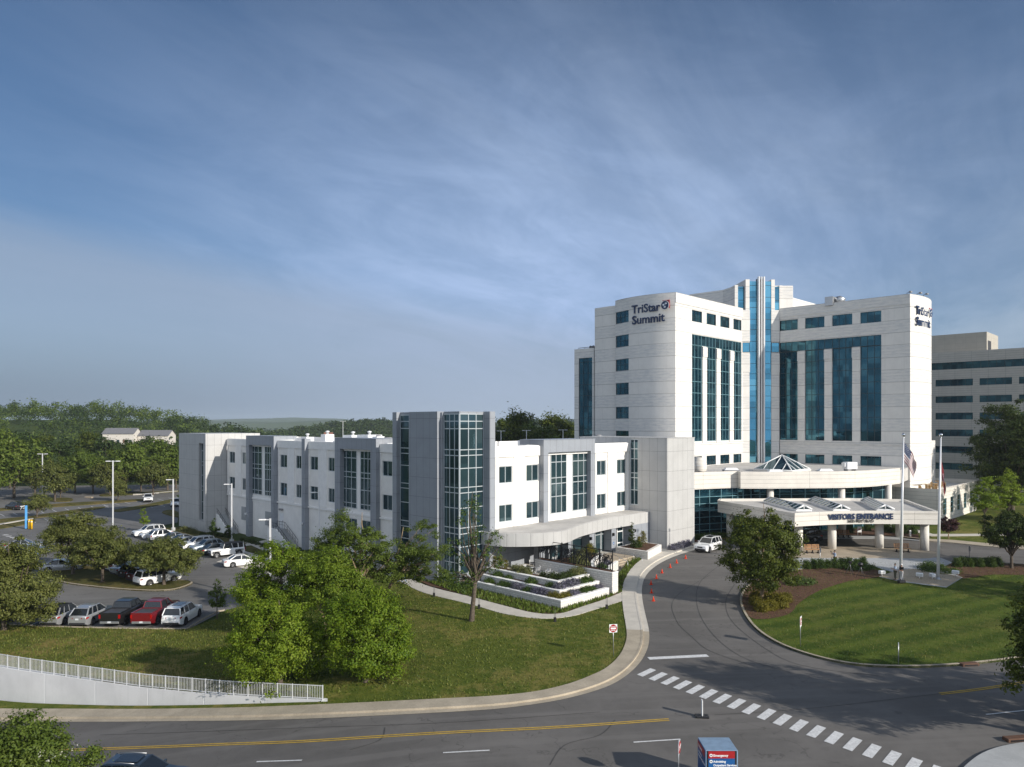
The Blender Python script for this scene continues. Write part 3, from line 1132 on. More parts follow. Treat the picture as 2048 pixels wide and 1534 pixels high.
# lawn strip along the low building's left wing
drape('lawn', G([(640, 1112), (588, 1131), (545, 1119), (515, 1109), (470, 1097), (420, 1086), (380, 1079), (330, 1067), (325, 1058), (357, 1055), (411, 1066), (455, 1078), (560, 1105), (700, 1120)]) , 0.12, MT['drygrass'], 1.5, 0.2)
strip('sidewalk', G([(466, 1094), (520, 1084), (545, 1078)]), G([(473, 1097), (527, 1088), (550, 1083)]), 0.14, MT['concrete'])
strip('sidewalk', G([(484, 1084), (530, 1105), (580, 1122), (640, 1140)]), G([(492, 1080), (540, 1098), (600, 1116), (650, 1130)]), 0.145, MT['concrete'])
drape('concrete_pad', G([(433, 1124), (465, 1112), (492, 1101), (512, 1109), (560, 1122), (596, 1134), (560, 1152), (500, 1140)]), 0.02, MT['concrete'], 2.0)
# tree island in the lot
ti = smooth_line(G([(108, 1161), (140, 1169), (220, 1178), (300, 1183), (350, 1180), (383, 1169), (380, 1163), (352, 1162), (300, 1163), (262, 1160), (216, 1140), (150, 1132), (95, 1140), (92, 1152)]), 4, True)
drape('lot_island', ti, 0.13, MT['drygrass'], 1.0, 0.2)
ring('lot_kerb', ti, 0.2, 0.155, MT['concrete_old'])
# lot edge kerb
le = G([(20, 1250), (100, 1254), (250, 1258), (373, 1259), (404, 1240), (437, 1223), (450, 1221)])
strip('lot_kerb', le, [(p[0] + 0.02, p[1] - 0.22) for p in le], 0.13, MT['concrete_old'], 0.2)
# grass strips between the rear bays
for pl in ([(-60, 1058), (0, 1051), (40, 1044), (66, 1039), (70, 1042), (60, 1048), (0, 1058), (-60, 1066)],
           [(-120, 1052), (0, 1039), (60, 1033), (100, 1027), (190, 1015), (205, 1017), (100, 1033), (0, 1046), (-120, 1060)],
           [(-100, 1024), (0, 1017), (60, 1013), (130, 1007), (240, 1001), (280, 999), (282, 1002), (190, 1009), (70, 1017), (0, 1022), (-100, 1032)],
           [(230, 1020), (290, 1010), (345, 999), (350, 1003), (300, 1014), (240, 1024)],
           [(205, 993), (260, 990), (355, 984), (356, 981), (300, 984), (210, 988)],
           [(95, 1001), (120, 996), (145, 998), (140, 1003), (110, 1004)],
           [(324, 1026), (356, 1035), (358, 1026), (340, 1020)]):
    g = smooth_line(G(pl), 3, True)
    drape('grass_median', g, 0.12, MT['drygrass'], 2.0, 0.2)
strip('lot_kerb', G([(-60, 1062), (0, 1050.5), (30, 1045), (67, 1039)]), G([(-60, 1060), (0, 1049), (30, 1043.5), (66, 1037.5)]), 0.15, MT['concrete'], 0.2)
strip('lot_kerb', G([(266, 990.5), (300, 988), (356, 983.5)]), G([(266, 989), (300, 986.5), (356, 982)]), 0.15, MT['concrete'], 0.2)


# -- painted markings
def paint_line(name, pts, w, mat, off=0.02, px=True):
    pts = densify(G(pts) if px else pts, 1.5, False)
    mb = MB()
    vs = []
    for i, p in enumerate(pts):
        a = Vector(pts[max(i - 1, 0)])
        b = Vector(pts[min(i + 1, len(pts) - 1)])
        t = (b - a).normalized()
        for s in (-1, 1):
            x, y = p[0] - t.y * w / 2 * s, p[1] + t.x * w / 2 * s
            vs.append((x, y, hgt(x, y) + off))
    mb.add(vs, [(2 * i + 1, 2 * i, 2 * i + 2, 2 * i + 3) for i in range(len(pts) - 1)])
    return setting(mb.build(name, mat))


yl = smooth_line(G([(-200, 1507), (0, 1505), (182, 1499), (420, 1490), (660, 1480), (1000, 1460.5), (1338, 1439.5)]), 5)
for d in (-0.11, 0.11):
    paint_line('yellow_line', [(p[0], p[1] + d) for p in yl], 0.11, MT['yellow'], px=False)
yr = smooth_line(G([(1880, 1388), (1950, 1380), (2010, 1371), (2120, 1354)]), 5)
for d in (-0.11, 0.11):
    paint_line('yellow_line', [(p[0], p[1] + d) for p in yr], 0.11, MT['yellow'], px=False)
for a, b in (((513, 1524), (604, 1521)), ((886, 1506), (979, 1501)), ((1267, 1485), (1361, 1479)), ((1972, 1429.5), (2070, 1419))):
    paint_line('lane_dash', [a, b], 0.12, MT['paint'])
p0, p1 = P(1297, 1317.3), P(1415.5, 1311.5)
paint_line('stop_line', [p0[:2], p1[:2]], 0.55, MT['paint'], px=False)
b1, b18 = Vector((9.63, 50.3)), Vector((20.4, 36.85))
dstep = (b18 - b1) / 17.0
lng = (P(1301, 1336.6) - P(1275, 1349)).xy
lng = lng.normalized() * 1.75
wid = dstep.normalized() * 0.52
mbz = None
for k in range(24):
    q = b1 + dstep * k
    c = [q, q + wid, q + wid - lng, q - lng]
    mbz = MB().add([(p.x, p.y, hgt(p.x, p.y) + 0.02) for p in c], [(3, 2, 1, 0)])
    setting(mbz.build('crosswalk_bar', MT['paint']))
# seams and sealed cracks in the drive and road
for pts in ([(1420, 1150), (1350, 1195), (1352, 1240), (1385, 1275), (1420, 1302), (1500, 1330)], [(1470, 1168), (1452, 1200), (1462, 1240), (1520, 1290), (1600, 1330), (1760, 1352)],
            [(1440, 1130), (1400, 1165), (1394, 1210), (1420, 1262), (1480, 1312), (1580, 1345)], [(200, 1470), (600, 1456), (900, 1445), (1200, 1424)], [(1430, 1430), (1640, 1415), (1900, 1385)],
            [(700, 1500), (760, 1480), (770, 1455)], [(1100, 1530), (1130, 1490), (1200, 1470), (1230, 1440)]):
    paint_line('pavement_seam', smooth_line(G(pts), 5), 0.055, MT['asphalt_seam'], 0.012, False)
# parking stall lines
for a, b in (((60, 1251), (112, 1228)), ((334, 1256), (372, 1232))):
    paint_line('stall_line', [a, b], 0.11, MT['paint'])
for k in range(0, 9):
    x0, y0 = (0 + k * 26, 1030 - k * 2.2)
    paint_line('stall_line', [(x0, y0 - 2), (x0 + 9, y0 + 2.5)], 0.12, MT['paint'])
for k in range(0, 7):
    x0, y0 = (10 + k * 26, 1049 - k * 3.4)
    paint_line('stall_line', [(x0, y0 - 1), (x0 + 10, y0 + 3.5)], 0.12, MT['paint'])
for k in range(0, 7):
    x0, y0 = (205 + k * 22, 1009 - k * 2.2)
    paint_line('stall_line', [(x0, y0), (x0 + 12, y0 + 3.2)], 0.12, MT['paint'])
for k in range(5):
    x0, y0 = (225 + k * 24, 1019 - k * 2.0)
    paint_line('stall_line', [(x0, y0), (x0 + 9, y0 + 2)], 0.12, MT['paint'])
for k in range(9):
    c = P(11 + k * 6.3, 1070 + k * 2.5)
    mb = MB().box(c.x - .35, c.x + .35, c.y - .25, c.y + .25, c.z + .01, c.z + .03)
    setting(mb.build('lot_crosswalk_bar', MT['paint']))
# storm drain inlets
for (a, nm) in (((1938, 1331), 'brick-red iron storm drain inlet in the lawn island kerb'), ((2032, 1481), 'dark storm drain grate beside the near corner sidewalk')):
    c = P(*a)
    dr = thing('storm_drain', nm, 'storm drain', c, R(8), 'storm drain inlets')
    MB().box(-.65, .65, -.22, .22, .0, .20).build('frame', MT['rust'], dr, 0.02)
    mbb = MB()
    mbb.box(-.5, .5, -.235, -.221, .04, .13)
    mbb.build('opening', MT['black'], dr)
# near corner sidewalk, bottom right
nc = smooth_line(G([(1912, 1560), (1935, 1532), (1975, 1506), (2040, 1490), (2200, 1470)]), 5)
nc2 = smooth_line(G([(1975, 1580), (1990, 1534), (2020, 1514), (2060, 1502), (2210, 1488)]), 5)
strip('gutter', nc, offset_in(nc, -0.5), 0.02, MT['concrete_old'])
drape('sidewalk', nc + G([(2230, 1520), (2230, 1700), (1950, 1700)]), 0.13, MT['concrete_grey'], 1.5, 0.2)
drape('sidewalk', [(5.5, 27), (12.0, 33.6), (13, 30), (8, 24)], 0.12, MT['concrete_grey'], 1.5, 0.2)

# ------------------------------------------------------------------ buildings
def along(p0, p1):
    d = Vector((p1[0] - p0[0], p1[1] - p0[1]))
    L = d.length
    d /= L
    return d, Vector((-d.y, d.x)), L          # direction, inward normal (outside is on the right hand), length


def wall(mb, p0, p1, z0, z1, holes=(), depth=0.25, m=0, m_rev=None, thick=0.0):
    """flat wall from p0 to p1 with real openings and their reveals; holes = (s0, s1, z0, z1)"""
    d, n, L = along(p0, p1)
    m_rev = m if m_rev is None else m_rev

    def pt(s, z, k=0.0):
        return (p0[0] + d.x * s + n.x * k, p0[1] + d.y * s + n.y * k, z)
    ss_ = sorted({0.0, L} | {min(max(h[0], 0), L) for h in holes} | {min(max(h[1], 0), L) for h in holes})
    zs = sorted({z0, z1} | {min(max(h[2], z0), z1) for h in holes} | {min(max(h[3], z0), z1) for h in holes})
    for a, b in zip(ss_, ss_[1:]):
        for c, e in zip(zs, zs[1:]):
            if b - a < 1e-5 or e - c < 1e-5:
                continue
            ms, mz = (a + b) / 2, (c + e) / 2
            if any(h[0] < ms < h[1] and h[2] < mz < h[3] for h in holes):
                continue
            mb.quad(pt(a, c), pt(b, c), pt(b, e), pt(a, e), m)
    for h in holes:
        s0, s1, a, b = h[:4]
        mb.quad(pt(s0, a), pt(s0, b), pt(s0, b, depth), pt(s0, a, depth), m_rev)
        mb.quad(pt(s1, b), pt(s1, a), pt(s1, a, depth), pt(s1, b, depth), m_rev)
        mb.quad(pt(s0, b), pt(s1, b), pt(s1, b, depth), pt(s0, b, depth), m_rev)
        mb.quad(pt(s1, a), pt(s0, a), pt(s0, a, depth), pt(s1, a, depth), m_rev)


def obox(mb, p0, p1, s0, s1, k0, k1, z0, z1, m=0):
    """box along a wall line: s along it, k inwards"""
    d, n, L = along(p0, p1)

    def pt(s, k):
        return (p0[0] + d.x * s + n.x * k, p0[1] + d.y * s + n.y * k)
    mb.prism([pt(s0, k0), pt(s1, k0), pt(s1, k1), pt(s0, k1)], z0, z1, m)


def window(root, off, p0, p1, s0, s1, z0, z1, inset, vm=(), hm=(), glass='glass', mull='mull', w=0.07, name='window', border=True):
    """one glazed opening: glass part, its frame and bars a sub-part"""
    mb = MB(off)
    obox(mb, p0, p1, s0, s1, inset, inset + 0.04, z0, z1)
    g = mb.build(name, MT[glass], root)
    fb = MB(off)
    k0, k1 = inset - 0.05, inset - 0.003
    if border:
        obox(fb, p0, p1, s0, s0 + w, k0, k1, z0, z1)
        obox(fb, p0, p1, s1 - w, s1, k0, k1, z0, z1)
        obox(fb, p0, p1, s0 + w, s1 - w, k0, k1, z0, z0 + w)
        obox(fb, p0, p1, s0 + w, s1 - w, k0, k1, z1 - w, z1)
    for s in vm:
        obox(fb, p0, p1, s - w / 2, s + w / 2, k0 + 0.004, k1, z0 + (w if border else 0), z1 - (w if border else 0))
    for z in hm:
        obox(fb, p0, p1, s0 + (w if border else 0), s1 - (w if border else 0), k0 + 0.008, k1, z - w / 2, z + w / 2)
    if fb.v:
        fb.build('frame', MT[mull], g)
    return g


def text_mesh(name, body, size, depth, mat, parent=None, align='LEFT', bold=0.0, xs=1.0):
    cu = bpy.data.curves.new(name, 'FONT')
    cu.body = body
    cu.size = size
    cu.extrude = depth / 2
    cu.offset = bold
    cu.align_x = align
    cu.resolution_u = 3
    to = bpy.data.objects.new(name, cu)
    COL.objects.link(to)
    dg = bpy.context.evaluated_depsgraph_get()
    me = bpy.data.meshes.new_from_object(to.evaluated_get(dg))
    bpy.data.objects.remove(to)
    me.materials.clear()
    me.materials.append(mat)
    if xs != 1.0:
        me.transform(Matrix.Diagonal((xs, 1, 1, 1)))
    o = bpy.data.objects.new(name, me)
    COL.objects.link(o)
    o.parent = parent
    return o


UL, VR = 54.8, 57.5
# =========================== the low grey and white building
LB = (UL, VR, 0.0)
low = thing('clinic_building', 'long three storey white and grey building with a tall glass corner tower', 'building', (*xy(UL, VR), 0.0), TH)
OFF = LB


def sv(px, u, pv0):
    return pv0 - v_at(px, u)


def lw_s(px, u=UL):                      # distance along the left wing's face from its far end
    return LV0 - v_at(px, u)


LV0 = v_at(455.7, UL)
pL0, pL1 = (UL, LV0), (UL, 68.0)
Lmax = LV0 - 68.0
rows = ((10.33, 12.27), (5.98, 7.95))
RT = 14.43
holes = []
wins = []
for a, b in ((459.0, 469.8), (484.9, 491.4), (560.6, 574.0), (592.3, 602.6), (620.8, 635.8), (656.7, 669.0), (765.0, 784.4)):
    for z0, z1 in rows:
        holes.append((lw_s(a), lw_s(b), z0, z1))
        wins.append((lw_s(a), lw_s(b), z0, z1))
# lower windows under the second portal
for a, b in ((690.5, 714.0), (722.0, 743.5)):
    holes.append((lw_s(a), lw_s(b), 2.5, 4.2))
    wins.append((lw_s(a), lw_s(b), 2.5, 4.2))
mbw = MB(OFF)
wall(mbw, pL0, pL1, -1.8, RT, holes, 0.28, 0)
# pilasters, cornice band and plinth ledge stand proud of the bays
pil = [(455.7, 457.6), (471.5, 483.4), (557, 559), (576.5, 590), (616, 618.6), (638, 654.6), (760, 763)]
for a, b in pil:
    obox(mbw, pL0, pL1, lw_s(a), lw_s(b), -0.10, 0.0, 5.15, 13.35, 1)
obox(mbw, pL0, pL1, 0, Lmax, -0.14, 0.0, 13.35, RT, 1)
obox(mbw, pL0, pL1, 0, Lmax, -0.20, 0.0, 4.78, 5.0, 1)
obox(mbw, pL0, pL1, 0, Lmax, 0.0, 0.45, RT, RT + 0.06, 1)
mbw.build('wall', [MT['stucco'], MT['trim']], low)
for s0, s1, z0, z1 in wins:
    window(low, OFF, pL0, pL1, s0, s1, z0, z1, 0.14, [(s0 + s1) / 2], [], 'glass_dark', 'mull', 0.07)
# louvres low on the wall
for a, b, z0, z1 in ((483.5, 492.0, 1.0, 3.2), (531, 545, 0.9, 3.1)):
    mb = MB(OFF)
    obox(mb, pL0, pL1, lw_s(a), lw_s(b), -0.06, -0.002, z0, z1)
    for k in range(12):
        zz = z0 + (z1 - z0) * (k + .5) / 12
        obox(mb, pL0, pL1, lw_s(a) + .05, lw_s(b) - .05, -0.09, -0.062, zz - .05, zz + .03)
    mb.build('louvre', MT['concrete_grey'], low)
# portals
ZR = (13.62, 12.4, 10.5, 9.8, 8.2, 6.3)


def portal(pa, pb, ln0, ln1, proud, ztop, glass_bays, pier, zb, zt, hm, legs, matm='metal', back=0.3, zleg=-1.8):
    """a metal clad frame standing proud of a wall line with tall glazing set inside it"""
    mb = MB(OFF)
    s0, s1 = ln0, ln1
    l0, l1 = legs
    obox(mb, pa, pb, s0, s0 + l0, -proud, back, zleg, ztop)
    obox(mb, pa, pb, s1 - l1, s1, -proud, back, zleg, ztop)
    obox(mb, pa, pb, s0 + l0, s1 - l1, -proud, back, zt, ztop)
    obox(mb, pa, pb, s0 - .03, s1 + .03, -proud - .03, 3.2, ztop, ztop + 0.06)
    obox(mb, pa, pb, s1 - .35, s1, back, 3.2, RT + .07, ztop)
    obox(mb, pa, pb, s0, s0 + .35, back, 3.2, RT + .07, ztop)
    mb.build('portal_frame', MT[matm], low)
    mb = MB(OFF)
    obox(mb, pa, pb, pier[0], pier[1], -0.02, 0.5, zb - .15, zt)
    obox(mb, pa, pb, s0 + l0, s1 - l1, -0.06, 0.5, zb - 1.25, zb - .15)
    mb.build('portal_pier', MT['trim'], low)
    for a, b in glass_bays:
        n = 3
        window(low, OFF, pa, pb, a, b, zb, zt, -0.03, [a + (b - a) * i / n for i in range(1, n)], hm, 'glass_dark', 'mull', 0.09)


UP = UL - 0.7
portal(pL0, pL1, LV0 - v_at(492.0, UP), LV0 - v_at(547.5, UP), 0.7, 15.05, [(lw_s(502.5), lw_s(524.8)), (lw_s(530.2), lw_s(544.5))], (lw_s(524.8), lw_s(530.2)), 5.6, 13.62,
       (12.4, 10.5, 9.8, 8.2, 6.3), (1.0, 0.9))
portal(pL0, pL1, LV0 - v_at(669.5, UP), LV0 - v_at(752.0, UP), 0.7, 15.05, [(lw_s(683), lw_s(714.2)), (lw_s(721.5), lw_s(744.5))], (lw_s(714.2), lw_s(721.5)), 5.6, 13.62,
       (12.4, 10.5, 9.8, 8.2, 6.3), (1.3, 1.25))
# single pier
mb = MB(OFF)
obox(mb, pL0, pL1, LV0 - v_at(603.3, UP), LV0 - v_at(609.5, UP), -0.7, 0.3, -1.8, 14.85)
mb.build('pier', MT['metal'], low)

# far end block with its slot window
ub, vb0, vb1 = 51.1, 122.9, 134.4
b0, b1_ = (ub, vb1), (ub, vb0)
s_a, s_b = vb1 - v_at(397.5, ub), vb1 - v_at(406.5, ub)
mb = MB(OFF)
wall(mb, b0, b1_, -1.9, 15.3, [(s_a, s_b, 0.5, 13.7)], 0.7)
wall(mb, (ub, vb0), (UL + 6, vb0), -1.9, 15.3)
wall(mb, (UL + 6, vb1), (ub, vb1), -1.9, 15.3)
wall(mb, (UL + 6, vb0), (UL + 6, vb1), -1.9, 15.3)
mb.prism([(ub, vb0), (UL + 6, vb0), (UL + 6, vb1), (ub, vb1)], 15.3, 15.36)
mb.build('end_block', MT['metalw'], low)
window(low, OFF, b0, b1_, s_a, s_b, 0.5, 13.7, 0.5, [s_b - 0.35], [1.8, 3.6, 5.6, 6.3, 8.2, 9.9, 10.5, 12.4], 'glass_dark', 'mull', 0.07)

# right wing
pR0, pR1 = (UL - 0.5, VR), (81.2, VR)


def rw_s(px, v=VR):
    return u_at(px, v) - pR0[0]


holes = []
wins = []
for a, b in ((998.2, 1025.0), (1052.8, 1077.5), (1193.6, 1212.0), (1234.0, 1252.0)):
    for z0, z1 in rows:
        holes.append((rw_s(a), rw_s(b), z0, z1))
mbw = MB(OFF)
wall(mbw, pR0, pR1, 4.0, RT, holes, 0.28, 0)
for a, b in ((990, 996), (1027.5, 1033), (1033, 1047), (1079.5, 1088), (1190, 1191.5), (1214.8, 1230.5), (1254, 1258.5)):
    k = -0.16 if (a, b) in ((1033, 1047), (1214.8, 1230.5)) else -0.09
    obox(mbw, pR0, pR1, rw_s(a), rw_s(b), k, 0, 5.37, 13.3, 1)
obox(mbw, pR0, pR1, 0, pR1[0] - pR0[0], -0.20, 0, 13.3, RT, 1)
obox(mbw, pR0, pR1, 0, pR1[0] - pR0[0], 0.0, 0.45, RT, RT + 0.06, 1)
mbw.build('wall', [MT['stucco'], MT['trim']], low)
for s0, s1, z0, z1 in holes:
    window(low, OFF, pR0, pR1, s0, s1, z0, z1, 0.14, [(s0 + s1) / 2], [], 'glass_dark', 'mull', 0.09)
VP_ = VR - 0.7
portal(pR0, pR1, rw_s(1087.4, VP_), rw_s(1190.0, VP_), 0.7, 15.08, [(rw_s(1100.5), rw_s(1132.5)), (rw_s(1144.0), rw_s(1177.5))], (rw_s(1132.5), rw_s(1144.0)), 6.2, 13.62,
       (12.4, 10.5, 9.8, 8.25), (0.85, 0.85), 'metal', 0.3, 5.37)

# corner tower
TT = 18.35
mb = MB(OFF)
mb.prism([(51.0, 57.9), (54.6, 57.9), (63.5, 68.0), (51.0, 68.0)], -0.6, TT - 0.35)
mb.prism([(49.75, 60.05), (51.2, 60.05), (51.2, v_at(818, 49.75)), (49.75, v_at(818, 49.75))], -0.8, TT)
vp1, vp0 = v_at(785, 49.75), v_at(793, 49.75)
mb.prism([(49.75, vp0), (51.2, vp0), (51.2, vp1), (49.75, vp1)], -0.9, TT)
mb.prism([(50.2, 59.75), (51.1, 59.75), (51.1, 60.05), (50.2, 60.05)], -0.5, TT - 0.1)
ur0, ur1 = u_at(979.5, 56.25), u_at(990.3, 56.25)
mb.prism([(ur0, 56.25), (ur1, 56.25), (ur1, 57.6), (ur0, 57.6)], -0.4, TT)
# caps over the glass and plinth under it
mb.prism([(50.40, 57.2), (ur0, 57.2), (ur0, 57.9), (51.1, 57.9), (51.1, 59.75), (50.40, 59.75)], TT - 0.25, TT - 0.02)
mb.prism([(50.40, 57.2), (ur0, 57.2), (ur0, 57.9), (51.1, 57.9), (51.1, 59.75), (50.40, 59.75)], -0.4, 1.1)
mb.prism([(50.25, vp0), (51.0, vp0), (51.0, v_at(818, 49.75)), (50.25, v_at(818, 49.75))], TT - 0.3, TT - 0.02)
mb.build('tower', MT['metal'], low)
hm_t = (17.3, 16.5, 14.27, 13.66, 12.3, 10.27, 9.7, 8.1, 6.0, 5.37, 4.0, 2.3)
g0, g1 = (50.45, 59.75), (50.45, 57.25)
window(low, OFF, g0, g1, 0, 2.5, 1.1, TT - .25, 0.0, [0.95, 1.75], hm_t, 'glass_dark', 'mull', 0.09, 'corner_glazing')
g0, g1 = (50.45, 57.25), (ur0, 57.25)
Lg = ur0 - 50.45
window(low, OFF, g0, g1, 0, Lg, 1.1, TT - .25, 0.0, [Lg * .36, Lg * .68], hm_t, 'glass_dark', 'mull', 0.085, 'corner_glazing')
g0, g1 = (50.3, vp0), (50.3, v_at(818, 49.75))
window(low, OFF, g0, g1, 0, vp0 - g1[1], 0.3, TT - .3, 0.0, [(vp0 - g1[1]) * .72], hm_t, 'glass_dark', 'mull', 0.08, 'corner_glazing')

# right hand block
mb = MB(OFF)
vD = 51.4
vg0, vg1 = v_at(1260, 81.2), v_at(1276, 81.2)
q0, q1 = (81.2, 66.0), (81.2, vD)
sg0, sg1 = 66.0 - vg0, 66.0 - vg1
wall(mb, q0, q1, 0, 15.1, [(sg0, sg1, 6.1, 14.95)], 0.3)
wall(mb, (81.2, vD), (88.0, vD), 0, 15.1)
wall(mb, (88.0, vD), (88.0, 66), 0, 15.1)
wall(mb, (88.0, 66), (81.2, 66), 0, 15.1)
mb.prism([(81.15, vD - .05), (88.05, vD - .05), (88.05, 66.05), (81.15, 66.05)], 15.1, 15.2)
mb.build('end_block', MT['metalw'], low)
window(low, OFF, q0, q1, sg0, sg1, 6.1, 14.95, 0.12, [(sg0 + sg1) / 2], [13.65, 12.3, 10.4, 9.75, 8.1], 'glass_dark', 'mull', 0.09)

# roof decks and rear walls
mb = MB(OFF)
mb.prism([(UL + .45, VR + .45), (88, VR + .45), (88, 76), (74, 76), (74, 133), (UL + .45, 133)], 13.2, 13.75, 0)
mb.prism([(UL + .45, 74.2), (UL + 6.0, 74.2), (UL + 6, 133.4), (UL + .45, 133.4)], -1.7, 13.19, 1)
mb.box(74.0, 74.4, 76, 133.4, -1.7, 14.45, 1)
mb.box(74.4, 88, 75.6, 76, -0.5, 14.45, 1)
mb.box(60, 74, 133.0, 133.4, -1.7, 14.45, 1)
mb.box(66.0, 66.35, 75, 120, 13.75, 14.5, 1)
mb.build('roof', [MT['roofwhite'], MT['trim']], low)

# curved patio roof and the ground floor under it
cf = smooth_line([(53.5, 56.2), (54.0, 54.6), (55.2, 53.2), (56.9, 51.9), (59.0, 51.15), (61.2, 51.35), (63.4, 52.2), (65.8, 53.0), (68.4, 53.5), (71, 53.9), (73.5, 54.05), (77.1, 54.1), (81.15, 54.1)], 4)
mb = MB(OFF)
mb.prism(cf + [(81.15, VR - .02), (53.6, VR - .02)], 3.98, 5.37, 0)
mb.build('patio_roof', [MT['metalw']], low)
cin = [(lerp(x, 66, .0) + 0.0, y + 0.22) for x, y in cf[2:]]
mb = MB(OFF)
mb.prism(cin + [(81.1, VR - .22), (54.5, VR - .22)], 5.372, 5.40, 0)
mb.build('patio_roof_deck', [MT['roof']], low)
mb = MB(OFF)
# ground floor: piers flush with the fascia, glazing set back between them
mb.box(53.7, 62.4, 57.0, 57.4, -0.2, 3.98)
for a, b in ((1136, 1142), (1178.5, 1188.5), (1222.5, 1231.5)):
    ua, ub_ = u_at(a, 54.3), u_at(b, 54.3)
    mb.box(ua, ub_, 54.25, 55.6, 0.0, 3.98)
mb.box(u_at(1264, 54.12), 81.18, 54.12, 55.6, 0.0, 3.98)
mb.box(62.0, 62.4, 55.0, 57.0, 0, 3.98)
mb.box(62.4, 81.2, 57.0, 57.4, -0.2, 3.98)
mb.box(u_at(1078, 55), u_at(1088, 55), 54.9, 55.8, 0, 3.98)
mb.build('ground_floor_wall', MT['metal'], low)
w0, w1 = (62.0, 55.45), (81.0, 55.45)


def gs(px):
    return u_at(px, 55.45) - 62.0


for a, b in ((1090, 1112), (1113, 1135), (1143, 1165), (1166, 1178), (1189.5, 1201), (1202, 1221)):
    if gs(b) > gs(a) and gs(a) > -9:
        window(low, OFF, w0, w1, gs(a), gs(b), 0.9, 3.75, 0.0, [], [3.2], 'glass_dark', 'mull', 0.09, 'storefront_window')
d = window(low, OFF, w0, w1, gs(1233), gs(1246), 0.9, 3.75, 0.0, [], [3.15, 1.7], 'glass_dark', 'white', 0.14, 'entrance_door')
window(low, OFF, w0, w1, gs(1247), gs(1257.5), 0.9, 3.75, 0.0, [], [3.15], 'glass_dark', 'mull', 0.1, 'storefront_window')
for px in (1181, 1226, 1269):
    u = u_at(px, 54.2)
    MB(OFF).box(u - .1, u + .1, 54.0, 54.115 if px == 1269 else 54.245, 3.05, 3.4).build('wall_lamp', MT['black'], low)
# blue and white roundel beside the door
mb = MB(OFF)
u = u_at(1227, 54.25)
n = 16
mb.add([(u + .16 * math.cos(2 * math.pi * i / n), 54.235, 2.1 + .16 * math.sin(2 * math.pi * i / n)) for i in range(n)], [tuple(range(n))])
mb.build('door_roundel', MT['signblue'], low)
mb = MB(OFF)
mb.box(u - .09, u + .09, 54.225, 54.232, 2.07, 2.13)
mb.build('door_roundel_mark', MT['white'], low)
# small metal wedge brackets and downlights at the tower and wing corners are modelled as wall lamps
for px, z in ((493, 2.2), (604, 2.3), (771, 1.7)):
    v = v_at(px, UL - .75)
    MB(OFF).box(UL - 1.0, UL - .71 if px != 771 else UL - .0, v - .2, v + .2, z, z + .28).build('wall_lamp', MT['white'], low)

# doors and outside stairs of the left wing
for (pa, pb, zd, px0, px1) in ((441, 452.5, 1.5, 430, 487), (560, 568, 1.0, 540, 595)):
    va, vb = v_at(pa, UL), v_at(pb, UL)
    mb = MB(OFF)
    mb.box(UL - .10, UL - .004, vb, va, zd, zd + 2.25)
    dr = mb.build('door', MT['white'], low)
    MB(OFF).box(UL - .14, UL - .10, vb + .12, vb + .2, zd + 1.0, zd + 1.15).build('handle', MT['darkgrey'], dr)
    MB(OFF).box(UL - .35, UL - .004, vb + .2, va - .2, zd + 2.7, zd + 2.95).build('door_lamp', MT['grey'], low)


def stairs(va, z_land, z_bot, label):
    """flight running down along the wall towards the right, landing at the door"""
    w = 1.9
    t = thing('outside_staircase', label, 'staircase', (*xy(UL - w, va), 0), TH, 'concrete staircases down from the side doors')
    o = (UL - w, va, 0)
    n = int((z_land - z_bot) / 0.17)
    run = 0.30
    mb = MB(o)
    mb.box(UL - w, UL - .11, va - 1.6, va + 1.0, z_bot - .4, z_land)
    v = va - 1.6
    for k in range(n):
        zz = z_land - (k + 1) * 0.17
        if zz > z_bot:
            mb.box(UL - w + .25, UL - .25, v - run, v, z_bot - .4, zz)
            v -= run
    mb.build('steps', MT['concrete_grey'], t)
    vend = v
    mb = MB(o)
    pr = [(va + 1.0, z_bot - .5), (va + 1.0, z_land + .12), (va - 1.6, z_land + .12), (vend - .2, z_bot + .15), (vend - .2, z_bot - .5)]
    for (a, b) in ((UL - w - .02, UL - w + .23),):
        vs = [(a, y, z) for y, z in pr] + [(b, y, z) for y, z in pr]
        mb.add(vs, [(0, 1, 2, 3, 4), (9, 8, 7, 6, 5)] + [(i, 5 + i, 5 + (i + 1) % 5, (i + 1) % 5) for i in range(5)])
    mb.build('stair_wall', MT['trim'], t)
    for uu in (UL - w + .1, UL - .35):
        mb = MB(o)
        pts = [(uu, va + .9, z_land + 1.0), (uu, va - 1.6, z_land + 1.0), (uu, vend, z_bot + 1.0)]
        mb.tube(pts, 0.035, 6)
        mb.tube([(uu, va + .9, z_land + .55), (uu, va - 1.6, z_land + .55), (uu, vend, z_bot + .5)], 0.02, 6)
        for k in range(9):
            f = k / 8
            y = lerp(va + .9, vend, f)
            zt = z_land if y > va - 1.6 else lerp(z_land, z_bot, (va - 1.6 - y) / (va - 1.6 - vend))
            mb.tube([(uu, y, zt), (uu, y, zt + 1.0)], 0.022, 6)
        mb.build('railing', MT['darkgrey'], t)


stairs(v_at(447, UL), 1.5, hgt(*xy(UL, 112)), 'far flight of concrete steps beside the grey end block')
stairs(v_at(564, UL), 1.0, hgt(*xy(UL, 90)), 'nearer flight of concrete steps between two grey piers')

# roof plant of the low building
RP = []


